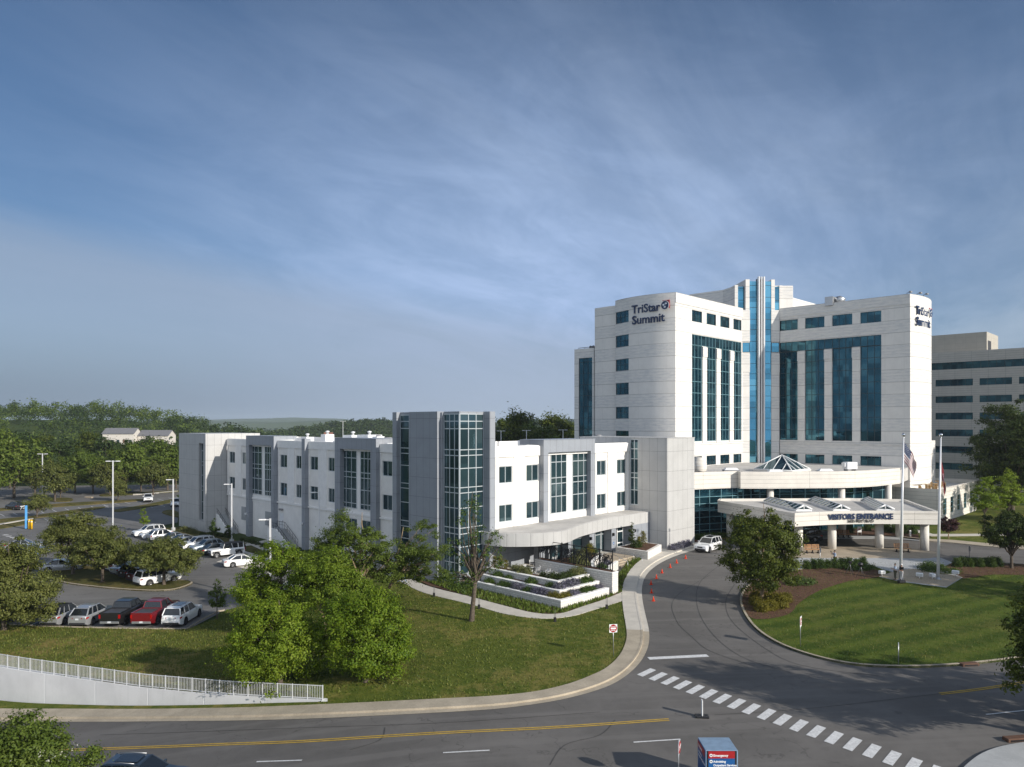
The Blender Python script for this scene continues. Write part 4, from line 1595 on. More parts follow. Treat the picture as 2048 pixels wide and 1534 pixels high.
def roof_unit(name, u, v, z, su, sv_, h, label, kind=0, group='plant on the low roof', base=(0, 0)):
    t = thing(name, label, 'roof unit', (*xy(u, v), z), TH, group)
    MB().box(-su / 2, su / 2, -sv_ / 2, sv_ / 2, 0.12, h).build('casing', MT['white'], t, 0.03)
    MB().box(-su / 2 + .1, su / 2 - .1, -sv_ / 2 + .1, sv_ / 2 - .1, 0.0, 0.118).build('base', MT['grey'], t)
    if kind == 0:
        MB().lathe((0, 0, h), [(min(su, sv_) * .33, 0.002), (min(su, sv_) * .33, .16), (min(su, sv_) * .2, .2)], 12).build('fan', MT['grey'], t)
    else:
        MB().lathe((0, 0, h), [(.2, 0.002), (.2, .35), (.34, .38), (.34, .5), (.1, .6)], 12).build('vent_cap', MT['whitemetal'], t)
    return t


for i, (px, py, u, su, sv_, h, k, lab) in enumerate((
        (615, 880, 62, 1.4, 1.8, 1.1, 1, 'small white roof vent box left of the middle portal'),
        (655, 874, 62, 1.6, 1.4, 1.6, 1, 'tall white roof exhaust above the single grey pier'),
        (706, 872, 64, 2.2, 2.6, 1.5, 1, 'white roof unit with vent cap behind the near portal'),
        (739, 872, 64, 2.6, 3.0, 1.6, 1, 'wide white roof unit with vent cap, right of its twin'),
        (757, 875, 63, 1.4, 1.2, 1.4, 0, 'grey fan unit on the roof beside the corner tower'),
        (776, 884, 60, 1.8, 2.0, 1.2, 0, 'white box unit on the roof edge left of the tower'),
        (1050, 885, 65, 1.2, 1.8, 1.0, 0, 'small white curb box on the right wing roof'),
        (1062, 888, 66.5, 1.4, 1.0, 0.8, 0, 'lower white curb box on the right wing roof'),
        (1197, 884, 82, 1.6, 1.4, 1.4, 0, 'white box on the roof between portal and right block'))):
    v = v_at(px, u)
    if i >= 6:
        v = 64 + i * 0.6
        u = u_at(px, v)
    roof_unit('roof_unit', u, v, 13.75, su, sv_, h, lab, k)

# =========================== the white main tower
HB = (120.0, 66.0, 0.0)
OFF = HB
hos = thing('hospital_tower', 'tall white stone faced tower of two wings joined by a blue glass spine', 'building', (*xy(120, 66), 0.0), TH)
VA, UB_ = 65.9, 136.0
ZP, ZG, ZB0, ZB1 = 39.3, 13.93, 30.85, 32.7
FF = 4.27
a0, a1 = (106.6, VA), (130.7, VA)


def la(px):
    return u_at(px, VA) - a0[0]


colsL = [(1383.9, 1404.3), (1413.2, 1432.2), (1440.6, 1459.0), (1466.8, 1483.0)]
r0, r1 = (UB_, 60.9), (UB_, 38.0)


def ra(px):
    return r0[1] - v_at(px, UB_)


colsR = [(1558.8, 1595.5), (1610.2, 1648.8), (1664.4, 1704.4), (1720.7, 1762.5)]


def tower_face(p0, p1, fs, cols, ncol, glass, mull, gm):
    holes = []
    top = []
    for a, b in cols:
        holes.append((fs(a), fs(b), 34.95, 36.95))
        holes.append((fs(a), fs(b), 9.62, 11.3))
        holes.append((fs(a), fs(b), ZG, ZB0))
    band = (fs(cols[0][0]), fs(cols[-1][1]), ZB0, ZB1)
    mb = MB(OFF)
    wall(mb, p0, p1, 0.0, ZP, holes + [band], 0.3)
    # piers between the glass bays carry a stepped head
    for (a, b), (c, d_) in zip(cols, cols[1:]):
        obox(mb, p0, p1, fs(b) + 0.02, fs(c) - 0.02, -0.10, 0.0, ZG - .3, ZB0 - 1.9)
        obox(mb, p0, p1, fs(b) - 0.02, fs(c) + 0.02, -0.22, 0.0, ZB0 - 1.9, ZB0 - .1)
    obox(mb, p0, p1, 0, along(p0, p1)[2], -0.14, 0.0, 13.35, 13.65)
    obox(mb, p0, p1, 0, along(p0, p1)[2], -0.10, 0.0, 37.55, ZP)
    mb.build('wall', MT['precast'], hos)
    for a, b in cols:
        s0, s1 = fs(a), fs(b)
        vm = [s0 + (s1 - s0) * i / ncol for i in range(1, ncol)]
        window(hos, OFF, p0, p1, s0, s1, 34.95, 36.95, 0.18, vm, [], glass, mull, 0.07)
        window(hos, OFF, p0, p1, s0, s1, 9.62, 11.3, 0.18, vm, [], glass, mull, 0.07)
        hm = []
        for k in range(5):
            hm += [ZG + FF * k + 2.0, ZG + FF * k + FF]
        hm = [z for z in hm if z < ZB0 - .3]
        window(hos, OFF, p0, p1, s0, s1, ZG, ZB0 - 0.001, 0.18, vm, hm, glass, gm, 0.08, 'curtain_wall')
    s0, s1 = band[:2]
    vm = []
    for a, b in cols:
        vm += [fs(a) + (fs(b) - fs(a)) * i / ncol for i in range(ncol + 1)]
    window(hos, OFF, p0, p1, s0, s1, ZB0, ZB1, 0.18, vm[1:-1], [], glass, gm, 0.08, 'curtain_wall')


tower_face(a0, a1, la, colsL, 3, 'glass', 'mull_dark', 'mull_teal')
tower_face(r0, r1, ra, colsR, 3, 'glass', 'mull_dark', 'mull_dark')


def bulge(p0, p1, h, n):
    """points of a shallow arc from p0 to p1 swelling outwards by h"""
    d, nn, L = along(p0, p1)
    return [(p0[0] + d.x * L * t - nn.x * h * 4 * t * (1 - t), p0[1] + d.y * L * t - nn.y * h * 4 * t * (1 - t)) for t in [i / n for i in range(n + 1)]]


# left end: curved face with a column of windows at its far side
eL0, eL1 = (106.5, 78.3), (106.6, VA)
mb = MB(OFF)
pts = bulge(eL0, eL1, 1.25, 20)
wv1 = v_at(1257.3, 106.3) - .95
# the window strip is a flat facet, the rest follows the arc
k_f = max(i for i, p in enumerate(pts) if p[1] > wv1)
f0, f1 = pts[0], pts[k_f]
Lf = along(f0, f1)[2]
wh = [(0.12, Lf - 0.1, 35.05 - FF * k, 37.15 - FF * k) for k in range(8)]
wall(mb, f0, f1, 0, ZP, wh, 0.3)
for p, q in zip(pts[k_f:], pts[k_f + 1:]):
    mb.quad((*p, 0), (*q, 0), (*q, ZP), (*p, ZP))
# step and the set back end bay
mb.quad((107.3, 78.3, 0), (106.5, 78.3, 0), (106.5, 78.3, ZP), (107.3, 78.3, ZP))
p2 = bulge((107.3, 83.6), (107.3, 78.3), 0.15, 6)
for p, q in zip(p2, p2[1:]):
    mb.quad((*p, 0), (*q, 0), (*q, 38.6), (*p, 38.6))
mb.quad((109.5, 83.6, 0), (107.3, 83.6, 0), (107.3, 83.6, 38.6), (109.5, 83.6, 38.6))
mb.build('wall', MT['precast'], hos)
for s0, s1, z0, z1 in wh:
    window(hos, OFF, f0, f1, s0, s1, z0, z1, 0.16, [s0 + (s1 - s0) * .34, s0 + (s1 - s0) * .67], [(z0 + z1) / 2], 'glass', 'mull_dark', 0.06)
# right end: curved face
eR0, eR1 = (UB_, 38.0), (148.6, 38.0)
ptsR = bulge(eR0, eR1, 1.0, 20)
mb = MB(OFF)
for p, q in zip(ptsR, ptsR[1:]):
    mb.quad((*p, 6.6), (*q, 6.6), (*q, ZP), (*p, ZP))
mb.add([(*p, 6.6) for p in ptsR], [tuple(range(len(ptsR)))])
wall(mb, (UB_, 38.02), (148.6, 38.02), 0, 6.59)
wall(mb, (148.6, 38.0), (148.6, 60.0), 0, ZP)
# stair block on the far right
wall(mb, (148.7, 38.6), (153.6, 38.6), 0, 13.9)
wall(mb, (153.6, 38.6), (153.6, 60), 0, 13.9)
mb.quad((148.7, 38.6, 13.9), (153.6, 38.6, 13.9), (153.6, 60, 13.9), (148.7, 60, 13.9))
mb.build('wall', MT['precast'], hos)
# roof, core and the lower rear bay
mb = MB(OFF)
core = [(107.6, 66.6), (130.9, 66.6), (136.7, 61.0), (136.7, 38.6), (148.0, 38.6), (148.0, 84.0), (107.8, 83.0)]
mb.prism(core, 0.0, 38.5, 0)
mb.build('roof', MT['roof'], hos)
mb = MB(OFF)
rim = [((106.6, VA), (130.7, VA)), ((UB_, 60.9), (UB_, 38.0))]
for p, q in rim:
    obox(mb, p, q, 0.0, along(p, q)[2], 0.0, 0.4, ZP - .9, ZP + .02)
for line in (pts, ptsR):
    for p, q in zip(line, line[1:]):
        d, nn, L = along(p, q)
        mb.quad((*p, ZP), (*q, ZP), (q[0] + nn.x * .5, q[1] + nn.y * .5, ZP + .004), (p[0] + nn.x * .5, p[1] + nn.y * .5, ZP + .004))
        mb.quad((p[0] + nn.x * .5, p[1] + nn.y * .5, ZP + .004), (q[0] + nn.x * .5, q[1] + nn.y * .5, ZP + .004), (q[0] + nn.x * .5, q[1] + nn.y * .5, 38.4), (p[0] + nn.x * .5, p[1] + nn.y * .5, 38.4))
mb.build('parapet', MT['precast'], hos)
# rear bay with its strip of dark glass
ub2 = 108.2
e0, e1 = (ub2, v_at(1148.8, ub2)), (ub2, v_at(1188, ub2))
gs0, gs1 = e0[1] - v_at(1157.5, ub2), e0[1] - v_at(1184.3, ub2)
mb = MB(OFF)
wall(mb, e0, e1, 0, 31.4, [(gs0, gs1, 11.5, 29.6)], 0.3)
mb.prism([(ub2 + .5, e1[1]), (ub2 + 14, e1[1]), (ub2 + 14, e0[1]), (ub2 + .5, e0[1])], 0, 31.3)
mb.quad((ub2, e0[1], 0), (ub2 + .5, e0[1], 0), (ub2 + .5, e0[1], 31.4), (ub2, e0[1], 31.4))
mb.build('rear_bay', MT['precast'], hos)
window(hos, OFF, e0, e1, gs0, gs1, 11.5, 29.6, 0.15, [gs0 + (gs1 - gs0) * i / 3 for i in (1, 2)], [13.9 + k * 2.13 for k in range(8)], 'glass', 'mull_dark', 0.08, 'curtain_wall')

# glass spine between the wings, straight across the corner
S0, S1 = (130.7, VA), (UB_, 60.9)
ds, ns, Ls = along(S0, S1)


def sp(px):                                 # distance along the spine line for a picture column
    X0, Y0 = xy(*S0)
    X1, Y1 = xy(*S1)
    k = (px - 1024) / F
    t = (k * Y0 - X0) / ((X1 - X0) - k * (Y1 - Y0))
    return t * Ls


ZS = 45.0
mb = MB(OFF)
gl = (sp(1499.0), sp(1513.2), sp(1529.0), sp(1542.5))
zspine = [34.3 - 30 + 4.27 * k for k in range(1, 12)]
for (a, b) in ((sp(1484.5), gl[0]), (gl[3], sp(1558.2))):
    obox(mb, S0, S1, a, b, -0.05, 0.45, 0.0, ZP - .3)
    obox(mb, S0, S1, a - .04, b + .04, -0.14, -0.051, 27.0, ZB0 - .25)
    obox(mb, S0, S1, a - .04, b + .04, -0.14, -0.051, ZB1 + .2, ZP - .35)
# stepped head piers
for (a, b, zt) in ((sp(1491.2), gl[0], ZS - .1), (gl[3], sp(1549.6), ZS - .1)):
    obox(mb, S0, S1, a, b, -0.04, 7.0, ZP - .29, zt)
for (a, b, zt) in ((sp(1471.6), sp(1478.0), ZS - 1.1), (sp(1561.2), sp(1567.0), ZS - 1.1)):
    obox(mb, S0, S1, a, b, 0.55, 9.0, 38.2, zt)
obox(mb, S0, S1, gl[0], gl[3], 0.45, 7.0, 36, ZS - .6)
obox(mb, S0, S1, sp(1478.0), sp(1491.2), 1.2, 6.0, 38.2, ZS - 1.3)
obox(mb, S0, S1, sp(1549.6), sp(1561.2), 1.2, 6.0, 38.2, ZS - 1.3)
mb.build('spine_pier', MT['precast'], hos)
# sloping penthouse walls running back along each wing
mb = MB(OFF)
mb.prism([uv(*q_) for q_ in ((43.4, 140.6), (42.3, 145), (36.9, 150), (38, 168), (68, 168), (68, 162), (60.9, 155), (56.3, 150), (55.2, 142), (54.6, 140.6))], 38.4, 43.9)
mb.build('penthouse', MT['precast'], hos)
for (a, b) in ((gl[0], gl[1]), (gl[2], gl[3])):
    hmz = [9.6 + 2.0 + 4.27 * k for k in range(8)] + [9.6 + 4.27 * k for k in range(1, 9)]
    window(hos, OFF, S0, S1, a, b, 9.62, ZS - .45, 0.05, [], sorted(hmz), 'glass_blue', 'mull_dark', 0.07, 'spine_glazing', False)
for (a, b) in ((sp(1478.2), sp(1490.8)), (sp(1549.8), sp(1561.0))):
    window(hos, OFF, S0, S1, a, b, ZP - .8, ZS - 1.35, 0.7, [], [41.0, 43.3], 'glass_blue', 'mull_dark', 0.07, 'spine_glazing', False)
# glass link of the top band across the white piers
for (a, b) in ((sp(1484.6), gl[0] - .0), (gl[3] + .0, sp(1558.0))):
    window(hos, OFF, S0, S1, a, b, ZB0, ZB1, -0.06, [], [], 'glass_blue', 'mull_dark', 0.06, 'spine_glazing')
# three slim fins up the middle
for (a, b) in ((sp(1514.2), sp(1517.2)), (sp(1519.6), sp(1522.0)), (sp(1524.4), sp(1527.4))):
    mb = MB(OFF)
    obox(mb, S0, S1, a, b, -.75, 0.0, 9.5, ZS + .35)
    mb.build('fin', MT['whitemetal'], hos, 0.05)
mb = MB(OFF)
obox(mb, S0, S1, sp(1513.4), sp(1528.6), 0.0, 0.44, 9.4, ZS)
mb.build('spine_back', MT['mull_dark'], hos)

# podium: curved stone band over the lobby glass
W2 = lambda pts: [uv(*p) for p in pts]
bandA = smooth_line([(24.0, 104.6), (26.8, 106.0), (30.2, 107.5), (34.0, 108.9)], 6)
bandB = smooth_line([(34.0, 107.6), (37, 107.5), (40, 107.6), (43, 107.9), (47, 108.3), (51, 109.1), (56, 111.5), (62.4, 116.4)], 6)
pod = W2(bandA) + W2(bandB)
back = [(135.9, 38.3), (135.9, 60.7), (130.6, 65.8), (106.8, 65.8), (92.5, 65.8)]
mb = MB(OFF)
mb.prism(pod + back, 7.42, 9.55, 1)
rimo = W2(bandA) + W2(bandB)
for p, q in zip(rimo, rimo[1:]):
    if math.hypot(q[0] - p[0], q[1] - p[1]) < 1e-6:
        continue
    obox(mb, p, q, 0, along(p, q)[2], -0.06, 0.35, 7.40, 9.9, 0)
mb.build('podium_band', [MT['fascia'], MT['roof']], hos)
# lobby glazing
gA = [(p[0] + .05, p[1] + .35) for p in bandA]
glA = W2(gA[::3] + ([gA[-1]] if (len(gA) - 1) % 3 else []))
for p, q in zip(glA, glA[1:]):
    L = along(p, q)[2]
    window(hos, OFF, p, q, 0, L, 0.3, 7.41, 0.0, [L / 2], [1.3, 2.2, 3.2, 4.2, 5.2, 6.2], 'glass', 'mull_teal', 0.07, 'lobby_glazing', False)
gB = smooth_line([(34.1, 109.3), (38, 110.9), (43, 111.3), (50, 112.5), (56, 115.5), (62.5, 120)], 3)
glB = W2(gB)
for p, q in zip(glB, glB[1:]):
    L = along(p, q)[2]
    window(hos, OFF, p, q, 0, L, 0.3, 7.41, 0.0, [], [2.4, 4.6, 6.2], 'glass', 'mull_teal', 0.07, 'lobby_glazing')
for px, Y in ((1540.5, 108.7), (1683, 109.8), (1776.5, 114.6)):
    X = (px - 1024) / F * Y
    q = uv(X, Y)
    MB(OFF).lathe((q[0], q[1], 0.4), [(.5, 0), (.5, 7.0)], 24).build('column', MT['stone'], hos)

# pyramid rooflight on the podium
bl, bf, br_ = Vector((38.2, 114.0)), Vector((42.3, 109.3)), Vector((47.2, 114.6))
bb = bl + br_ - bf
ctr = (bl + br_) / 2
t = thing('pyramid_skylight', 'dark glass pyramid skylight with white ribs on the podium roof', 'skylight', (ctr.x, ctr.y, 9.56), 0)
cs = [bl, bf, br_, bb]
ap = Vector((ctr.x, ctr.y, 12.1))
mb = MB((ctr.x, ctr.y, 9.56))
mb.prism([tuple(ctr + (c - ctr) * 1.05) for c in cs], 9.56, 9.88)
mb.build('kerb', MT['fascia'], t)
mb = MB((ctr.x, ctr.y, 9.56))
for i in range(4):
    a, b = cs[i], cs[(i + 1) % 4]
    mb.add([(a.x, a.y, 9.9), (b.x, b.y, 9.9), tuple(ap)], [(0, 1, 2)])
mb.add([(c.x, c.y, 9.89) for c in cs], [(3, 2, 1, 0)])
mb.build('glass', MT['glass_dark'], t)
mb = MB((ctr.x, ctr.y, 9.56))
for i in range(4):
    a, b = cs[i], cs[(i + 1) % 4]
    A3, B3 = Vector((a.x, a.y, 9.93)), Vector((b.x, b.y, 9.93))
    mb.tube([A3, ap + Vector((0, 0, .03))], 0.09, 6)
    mb.tube([A3, B3], 0.08, 6)
    for f in (0.25, 0.5, 0.75):
        s = A3.lerp(B3, f)
        # ribs parallel to the slope, ending on the hips
        h = 1 - abs(f - .5) * 2
        mid = A3.lerp(B3, .5)
        e = s + (ap - mid) * h
        mb.tube([s + Vector((0, 0, .02)), e + Vector((0, 0, .02))], 0.06, 6)
mb.build('rib', MT['white'], t)
# podium roof plant
for (px, py, Y, s, h, k, lab) in ((1399, 941, 108, 1.0, 2.2, 'drum', 'cream round fan drum on the podium roof at its left end'),):
    X = (px - 1024) / F * Y
    t = thing('roof_fan', lab, 'roof fan', (X, Y, 9.56))
    MB().box(-.9, .9, -.8, .8, 0, .35).build('base', MT['grey'], t)
    MB().lathe((0, 0, .352), [(.95, 0), (1.05, .3), (1.05, 1.3), (.9, 1.5), (.75, 1.5), (.75, 2.0), (.6, 2.1)], 18).build('drum', MT['fascia'], t)
    MB().lathe((0, 0, 1.2), [(1.08, 0), (1.08, .1)], 18).build('band', MT['white'], t)
for (px, Y, a, lab) in ((1462, 113, 0, 'low grey dome roof hatch right of the fan drum'), (1550, 108.9, 0, 'white dome hatch on the band in front of the pyramid'),
                        (1650, 110.5, .05, 'white dome hatch right of the pyramid skylight')):
    X = (px - 1024) / F * Y
    t = thing('roof_hatch', lab, 'roof hatch', (X, Y, 9.56), a, 'hatches on the podium roof')
    MB().box(-1.2, 1.2, -.6, .6, 0, .3).build('base', MT['grey'], t)
    mb = MB()
    mb.add([(-1.1, -.55, .302), (1.1, -.55, .302), (1.1, .55, .302), (-1.1, .55, .302), (-.8, -.35, .6), (.8, -.35, .6), (.8, .35, .6), (-.8, .35, .6)],
           [(0, 1, 5, 4), (1, 2, 6, 5), (2, 3, 7, 6), (3, 0, 4, 7), (4, 5, 6, 7)])
    mb.build('dome', MT['white'], t)
t = thing('roof_unit', 'white cabinet unit on the podium roof near its right end', 'roof unit', ((1700 - 1024) / F * 113, 113, 9.56), .2)
MB().box(-.9, .9, -.6, .6, .4, 1.5).build('casing', MT['white'], t, .04)
MB().box(-1.2, -.905, -.4, .4, .8, 1.4).build('hood', MT['whitemetal'], t)
for sx in (-.7, .7):
    MB().box(sx - .05, sx + .05, -.5, .5, 0, .4).build('leg', MT['grey'], t)
# roof fan and duct on the right wing of the tower
q = PX(1664, 134, 38.5)
t = thing('roof_unit', 'silver ducted fan on top of the tower right wing', 'roof unit', q, TH)
MB().box(-1.6, 1.6, -.7, .7, .3, 1.9).build('duct', MT['steel'], t)
MB().tube([(0, -1.9, .9), (0, -1.2, 1.4), (0, -.705, 1.4)], [.8, .75, .6], 14).build('cowl', MT['steel'], t)
for px, kk, lab in ((1814, 0, 'tiny camera mast on the corner of the tower right wing'), (1834, 1, 'left flood lamp over the right hand lettering'), (1847, 2, 'right flood lamp over the right hand lettering')):
    q = PX(px, 125.5 + kk * 1.0, ZP)
    t = thing('roof_lamp', lab, 'roof lamp', q, .6)
    MB().tube([(0, 0, -.5), (0, 0, .45), (.35, -.35, .6)], .05, 6).build('arm', MT['darkgrey'], t)
    MB().box(.2, .7, -.55, -.2, .5, .75).build('head', MT['grey'], t)
for px, lab in ((1176, 'dark pipe frame with tanks on the lower rear roof'),):
    q = PX(px, 146, 31.4)
    t = thing('roof_frame', lab, 'roof frame', q, TH)
    mb = MB()
    for (x, y) in ((-2.4, 0), (-.8, 0), (.8, 0), (2.4, 0)):
        mb.tube([(y, x, 0), (y, x, 1.1)], .06, 6)
    mb.tube([(0, -2.4, 1.1), (0, 2.4, 1.1)], .06, 6)
    mb.build('rail', MT['grey'], t)
    for y in (-1.6, -.9, -.2):
        MB().lathe((0.6, y, 0), [(.3, 0), (.3, 1.3), (.1, 1.45)], 10).build('tank', MT['darkgrey'], t)


# lettering
def wall_sign(name, label, u, v, zc, ang, n_scale=1.0):
    t = thing(name, label, 'wall sign', (*xy(u, v), zc), ang)
    a = text_mesh('first_line', 'TriStar', 2.0 * n_scale, 0.18, MT['navy'], t, 'LEFT', 0.035, 0.99)
    a.rotation_euler = (R(90), 0, 0)
    a.location = (0, 0, 0.35)
    b = text_mesh('second_line', 'Summit', 2.05 * n_scale, 0.18, MT['navy'], t, 'LEFT', 0.035, 1.03)
    b.rotation_euler = (R(90), 0, 0)
    b.location = (0.05, 0, -1.55)
    # emblem: red square corner behind a dark disc with pale blue runners' shapes
    em = MB((0, 0, -.05))
    em.add([(6.05, -.05, 1.92), (7.45, -.05, 1.92), (7.45, -.05, .45), (6.05, .10, 1.92), (7.45, .10, 1.92), (7.45, .10, .45)],
           [(0, 2, 1), (3, 4, 5), (0, 1, 4, 3), (1, 2, 5, 4), (2, 0, 3, 5)])
    e = em.build('emblem', MT['signred'], t)
    for (r, y0, y1, mt, nm) in ((.78, -.12, -.052, 'white', 'emblem_ring'), (.70, -.16, -.122, 'navy', 'emblem_disc')):
        d = MB()
        n = 28
        v1 = [(6.62 + r * math.cos(2 * math.pi * i / n), y0, 1.12 + r * math.sin(2 * math.pi * i / n)) for i in range(n)]
        v2 = [(x, y1, z) for x, y, z in v1]
        d.add(v1 + v2, [tuple(range(n)), tuple(range(2 * n - 1, n - 1, -1))] + [(i, n + i, n + (i + 1) % n, (i + 1) % n) for i in range(n)])
        d.build(nm, MT[mt], e)
    st = MB()
    for (cx, cz, s) in ((6.38, 1.18, .27), (6.84, 1.38, .25), (6.62, .80, .25)):
        p = []
        for i in range(10):
            r = s if i % 2 == 0 else s * .48
            an = math.pi / 2 + i * math.pi / 5 + .5
            p.append((cx + r * math.cos(an) * 1.15, cz + r * math.sin(an) * .85))
        st.add([(x, -.185, z) for x, z in p] + [(x, -.163, z) for x, z in p], [tuple(range(10))] + [(i, (i + 1) % 10, 10 + (i + 1) % 10, 10 + i) for i in range(10)])
    st.build('emblem_star', MT['headlamp'], e)
    return t


# left sign sits tangent to the arc
vs0 = v_at(1264.5, 105.5)
ang_v = math.atan2(-AX, BX)
wall_sign('wall_sign', 'navy two line lettering with red emblem on the tower left end', 105.18, vs0 - .1, 36.0, ang_v + 0.05)
t = wall_sign('wall_sign', 'navy two line lettering with red emblem on the tower right end', 137.2, 37.35, 35.6, TH - 0.06)

# =========================== drive-through entrance canopy
can = [(34.8, 89.0), (38, 90.2), (41.5, 91.1), (45, 91.5), (49, 91.4), (53.6, 90.9)]
canc = smooth_line(can, 5)
ct = thing('entrance_canopy', 'low cream drive through canopy on round columns at the visitors entrance', 'canopy', (44, 98, 0.5))
CO = (44, 98, 0.5)
poly = canc + [(57.3, 105.3), (50, 107.0), (30.5, 106.2), (29.6, 104.0)]
rimp = poly + [poly[0]]
mb = MB(CO)
mb.prism([(44 + (x - 44) * .985, 98 + (y - 98) * .985) for x, y in poly], 4.45, 5.7, 1)
A = sum(rimp[i][0] * rimp[i + 1][1] - rimp[i + 1][0] * rimp[i][1] for i in range(len(rimp) - 1))
for p, q in zip(rimp, rimp[1:]):
    obox(mb, p, q, 0, along(p, q)[2], 0.0, 0.32, 4.35, 6.0, 0)
    obox(mb, p, q, 0, along(p, q)[2], -0.05, 0.0, 5.72, 6.03, 0)
mb.build('fascia', [MT['fascia'], MT['roof']], ct)
for (X, Y) in ((36.3, 91.6), (41.3, 93.3), (47.75, 94.0), (53.0, 92.9), (55.4, 103.4), (47.3, 103.6), (31.2, 103.4)):
    z0 = hgt(X, Y) + .05
    c = MB(CO).lathe((X, Y, z0), [(.52, 0), (.52, 4.44 - z0)], 24).build('column', MT['stone'], ct)
# its three ridge skylights
ax = Vector(xy(0, 1)).normalized()
pr = Vector(xy(1, 0)).normalized()
for i, (gx, gy, dx, dy, lab) in enumerate(((37.8, 93.6, -.6, 10.4, 'left ridge skylight on the canopy roof, half behind the tree'),
                                          (42.8, 93.9, 1.0, 10.6, 'middle ridge skylight on the canopy roof'), (48.5, 93.9, 2.9, 10.4, 'right ridge skylight on the canopy roof, nearest the flagpoles'))):
    L = math.hypot(dx, dy)
    rz = math.atan2(dy, dx)
    t = thing('ridge_skylight', lab, 'skylight', (gx, gy, 5.705), rz, 'ridge skylights on the canopy')
    w, hh, kb = 1.05, 0.52, .26
    mb = MB()
    mb.box(0, L, -w, w, 0, kb)
    # gable end frame
    for sgn in (-1, 1):
        mb.tube([(0.0, sgn * w, kb), (0.0, 0, kb + hh)], .11, 6)
    mb.tube([(0.0, 0, kb), (0.0, 0, kb + hh)], .07, 6)
    for k in range(9):
        x = L * k / 8
        for sgn in (-1, 1):
            mb.tube([(x, sgn * w, kb + .03), (x, 0, kb + hh + .03)], .055, 6)
    mb.tube([(0, 0, kb + hh + .03), (L, 0, kb + hh + .03)], .07, 6)
    mb.build('frame', MT['white'], t)
    mb = MB()
    mb.add([(0.02, -w, kb), (L - .02, -w, kb), (L - .02, 0, kb + hh), (.02, 0, kb + hh), (.02, w, kb), (L - .02, w, kb)],
           [(0, 1, 2, 3), (3, 2, 5, 4), (0, 3, 4), (1, 5, 2)])
    mb.build('glass', MT['glass_dark'], t)
# lettering on the canopy
st = thing('entrance_sign', 'navy raised capital lettering along the canopy front edge', 'sign', ((1719.5 - 1024) / F * 91.3, 91.28, 5.0), 0.0)
a = text_mesh('heading', 'VISITORS ENTRANCE', 0.92, 0.05, MT['navy'], st, 'CENTER', 0.034, 1.0)
a.rotation_euler = (R(90), 0, 0)
a.location = (0, 0, 0.02)
w = max(v.co.x for v in a.data.vertices) - min(v.co.x for v in a.data.vertices)
a.data.transform(Matrix.Diagonal((8.55 / w, 1, 1, 1)))


def curve_y(x):
    for p, q in zip(canc, canc[1:]):
        if p[0] <= x <= q[0]:
            return lerp(p[1], q[1], (x - p[0]) / (q[0] - p[0]))
    return 91.3


def follow_fascia(o, gap):
    for vtx in o.data.vertices:
        vtx.co.z -= curve_y(st.location.x + vtx.co.x + o.location.x) - gap - st.location.y


b = text_mesh('address', '5655 FRIST BLVD', 0.46, 0.03, MT['black'], st, 'CENTER', 0.012, 1.0)
b.rotation_euler = (R(90), 0, 0)
b.location = (0.15, 0, -0.42)
w = max(v.co.x for v in b.data.vertices) - min(v.co.x for v in b.data.vertices)
b.data.transform(Matrix.Diagonal((3.4 / w, 1, 1, 1)))
follow_fascia(a, 0.11)
follow_fascia(b, 0.09)

# =========================== low annex on the right with its roof terrace
an = thing('annex', 'single storey pale annex with narrow windows and a planted roof terrace', 'building', (*xy(133.7, 32.8), 0.0), TH)
OFF = (133.7, 32.8, 0.0)
n0, n1 = (133.7, 32.8), (161.3, 32.8)
hl = [(u_at(a, 32.8) - 133.7, u_at(b, 32.8) - 133.7, 1.95, 4.65) for a, b in ((1886.5, 1893.2), (1901, 1907), (1914.8, 1920.4), (1927.6, 1933), (1940, 1945.2), (1951.4, 1956.4))]
mb = MB(OFF)
wall(mb, n0, n1, 0, 6.3, hl, .25)
wall(mb, (133.7, 50), n0, 0, 6.3)
wall(mb, n1, (161.3, 50), 0, 6.3)
mb.prism([(134.0, 33.1), (161.0, 33.1), (161.0, 50), (134.0, 50)], 0, 5.5)
for p, q in ((n0, n1), (n1, (161.3, 50))):
    obox(mb, p, q, 0.01, along(p, q)[2] - .01, 0, .3, 5.4, 6.34)
mb.build('wall', MT['fascia'], an)
for s0, s1, z0, z1 in hl:
    window(an, OFF, n0, n1, s0, s1, z0, z1, .12, [], [z0 + .9, z0 + 1.8], 'glass_dark', 'mull_teal', .07)
for i, (u, v, lab) in enumerate(((138.5, 36.0, 'tan sun umbrella table on the roof terrace, nearest the tower'), (142.5, 36.0, 'tan umbrella table on the roof terrace, left of middle'), (147.5, 36.5, 'tan umbrella table on the roof terrace, right of middle'), (151.0, 37.5, 'tan umbrella table on the roof terrace, furthest right'))):
    t = thing('terrace_table', lab, 'table', (*xy(u, v), 5.5), TH, 'tables on the roof terrace')
    MB().lathe((0, 0, 0), [(.3, 0), (.3, .04), (.05, .06), (.05, 1.0), (.6, 1.02), (.6, 1.07)], 12).build('table_top', MT['orange'], t)
    for k in range(3):
        an_ = k * 2.1
        MB().box(math.cos(an_) * .95 - .2, math.cos(an_) * .95 + .2, math.sin(an_) * .95 - .2, math.sin(an_) * .95 + .2, .42, .48).build('seat', MT['orange'], t)
        MB().box(math.cos(an_) * 1.2 - .06, math.cos(an_) * 1.2 + .06, math.sin(an_) * 1.2 - .2, math.sin(an_) * 1.2 + .2, .0, .95).build('backrest', MT['orange'], t)
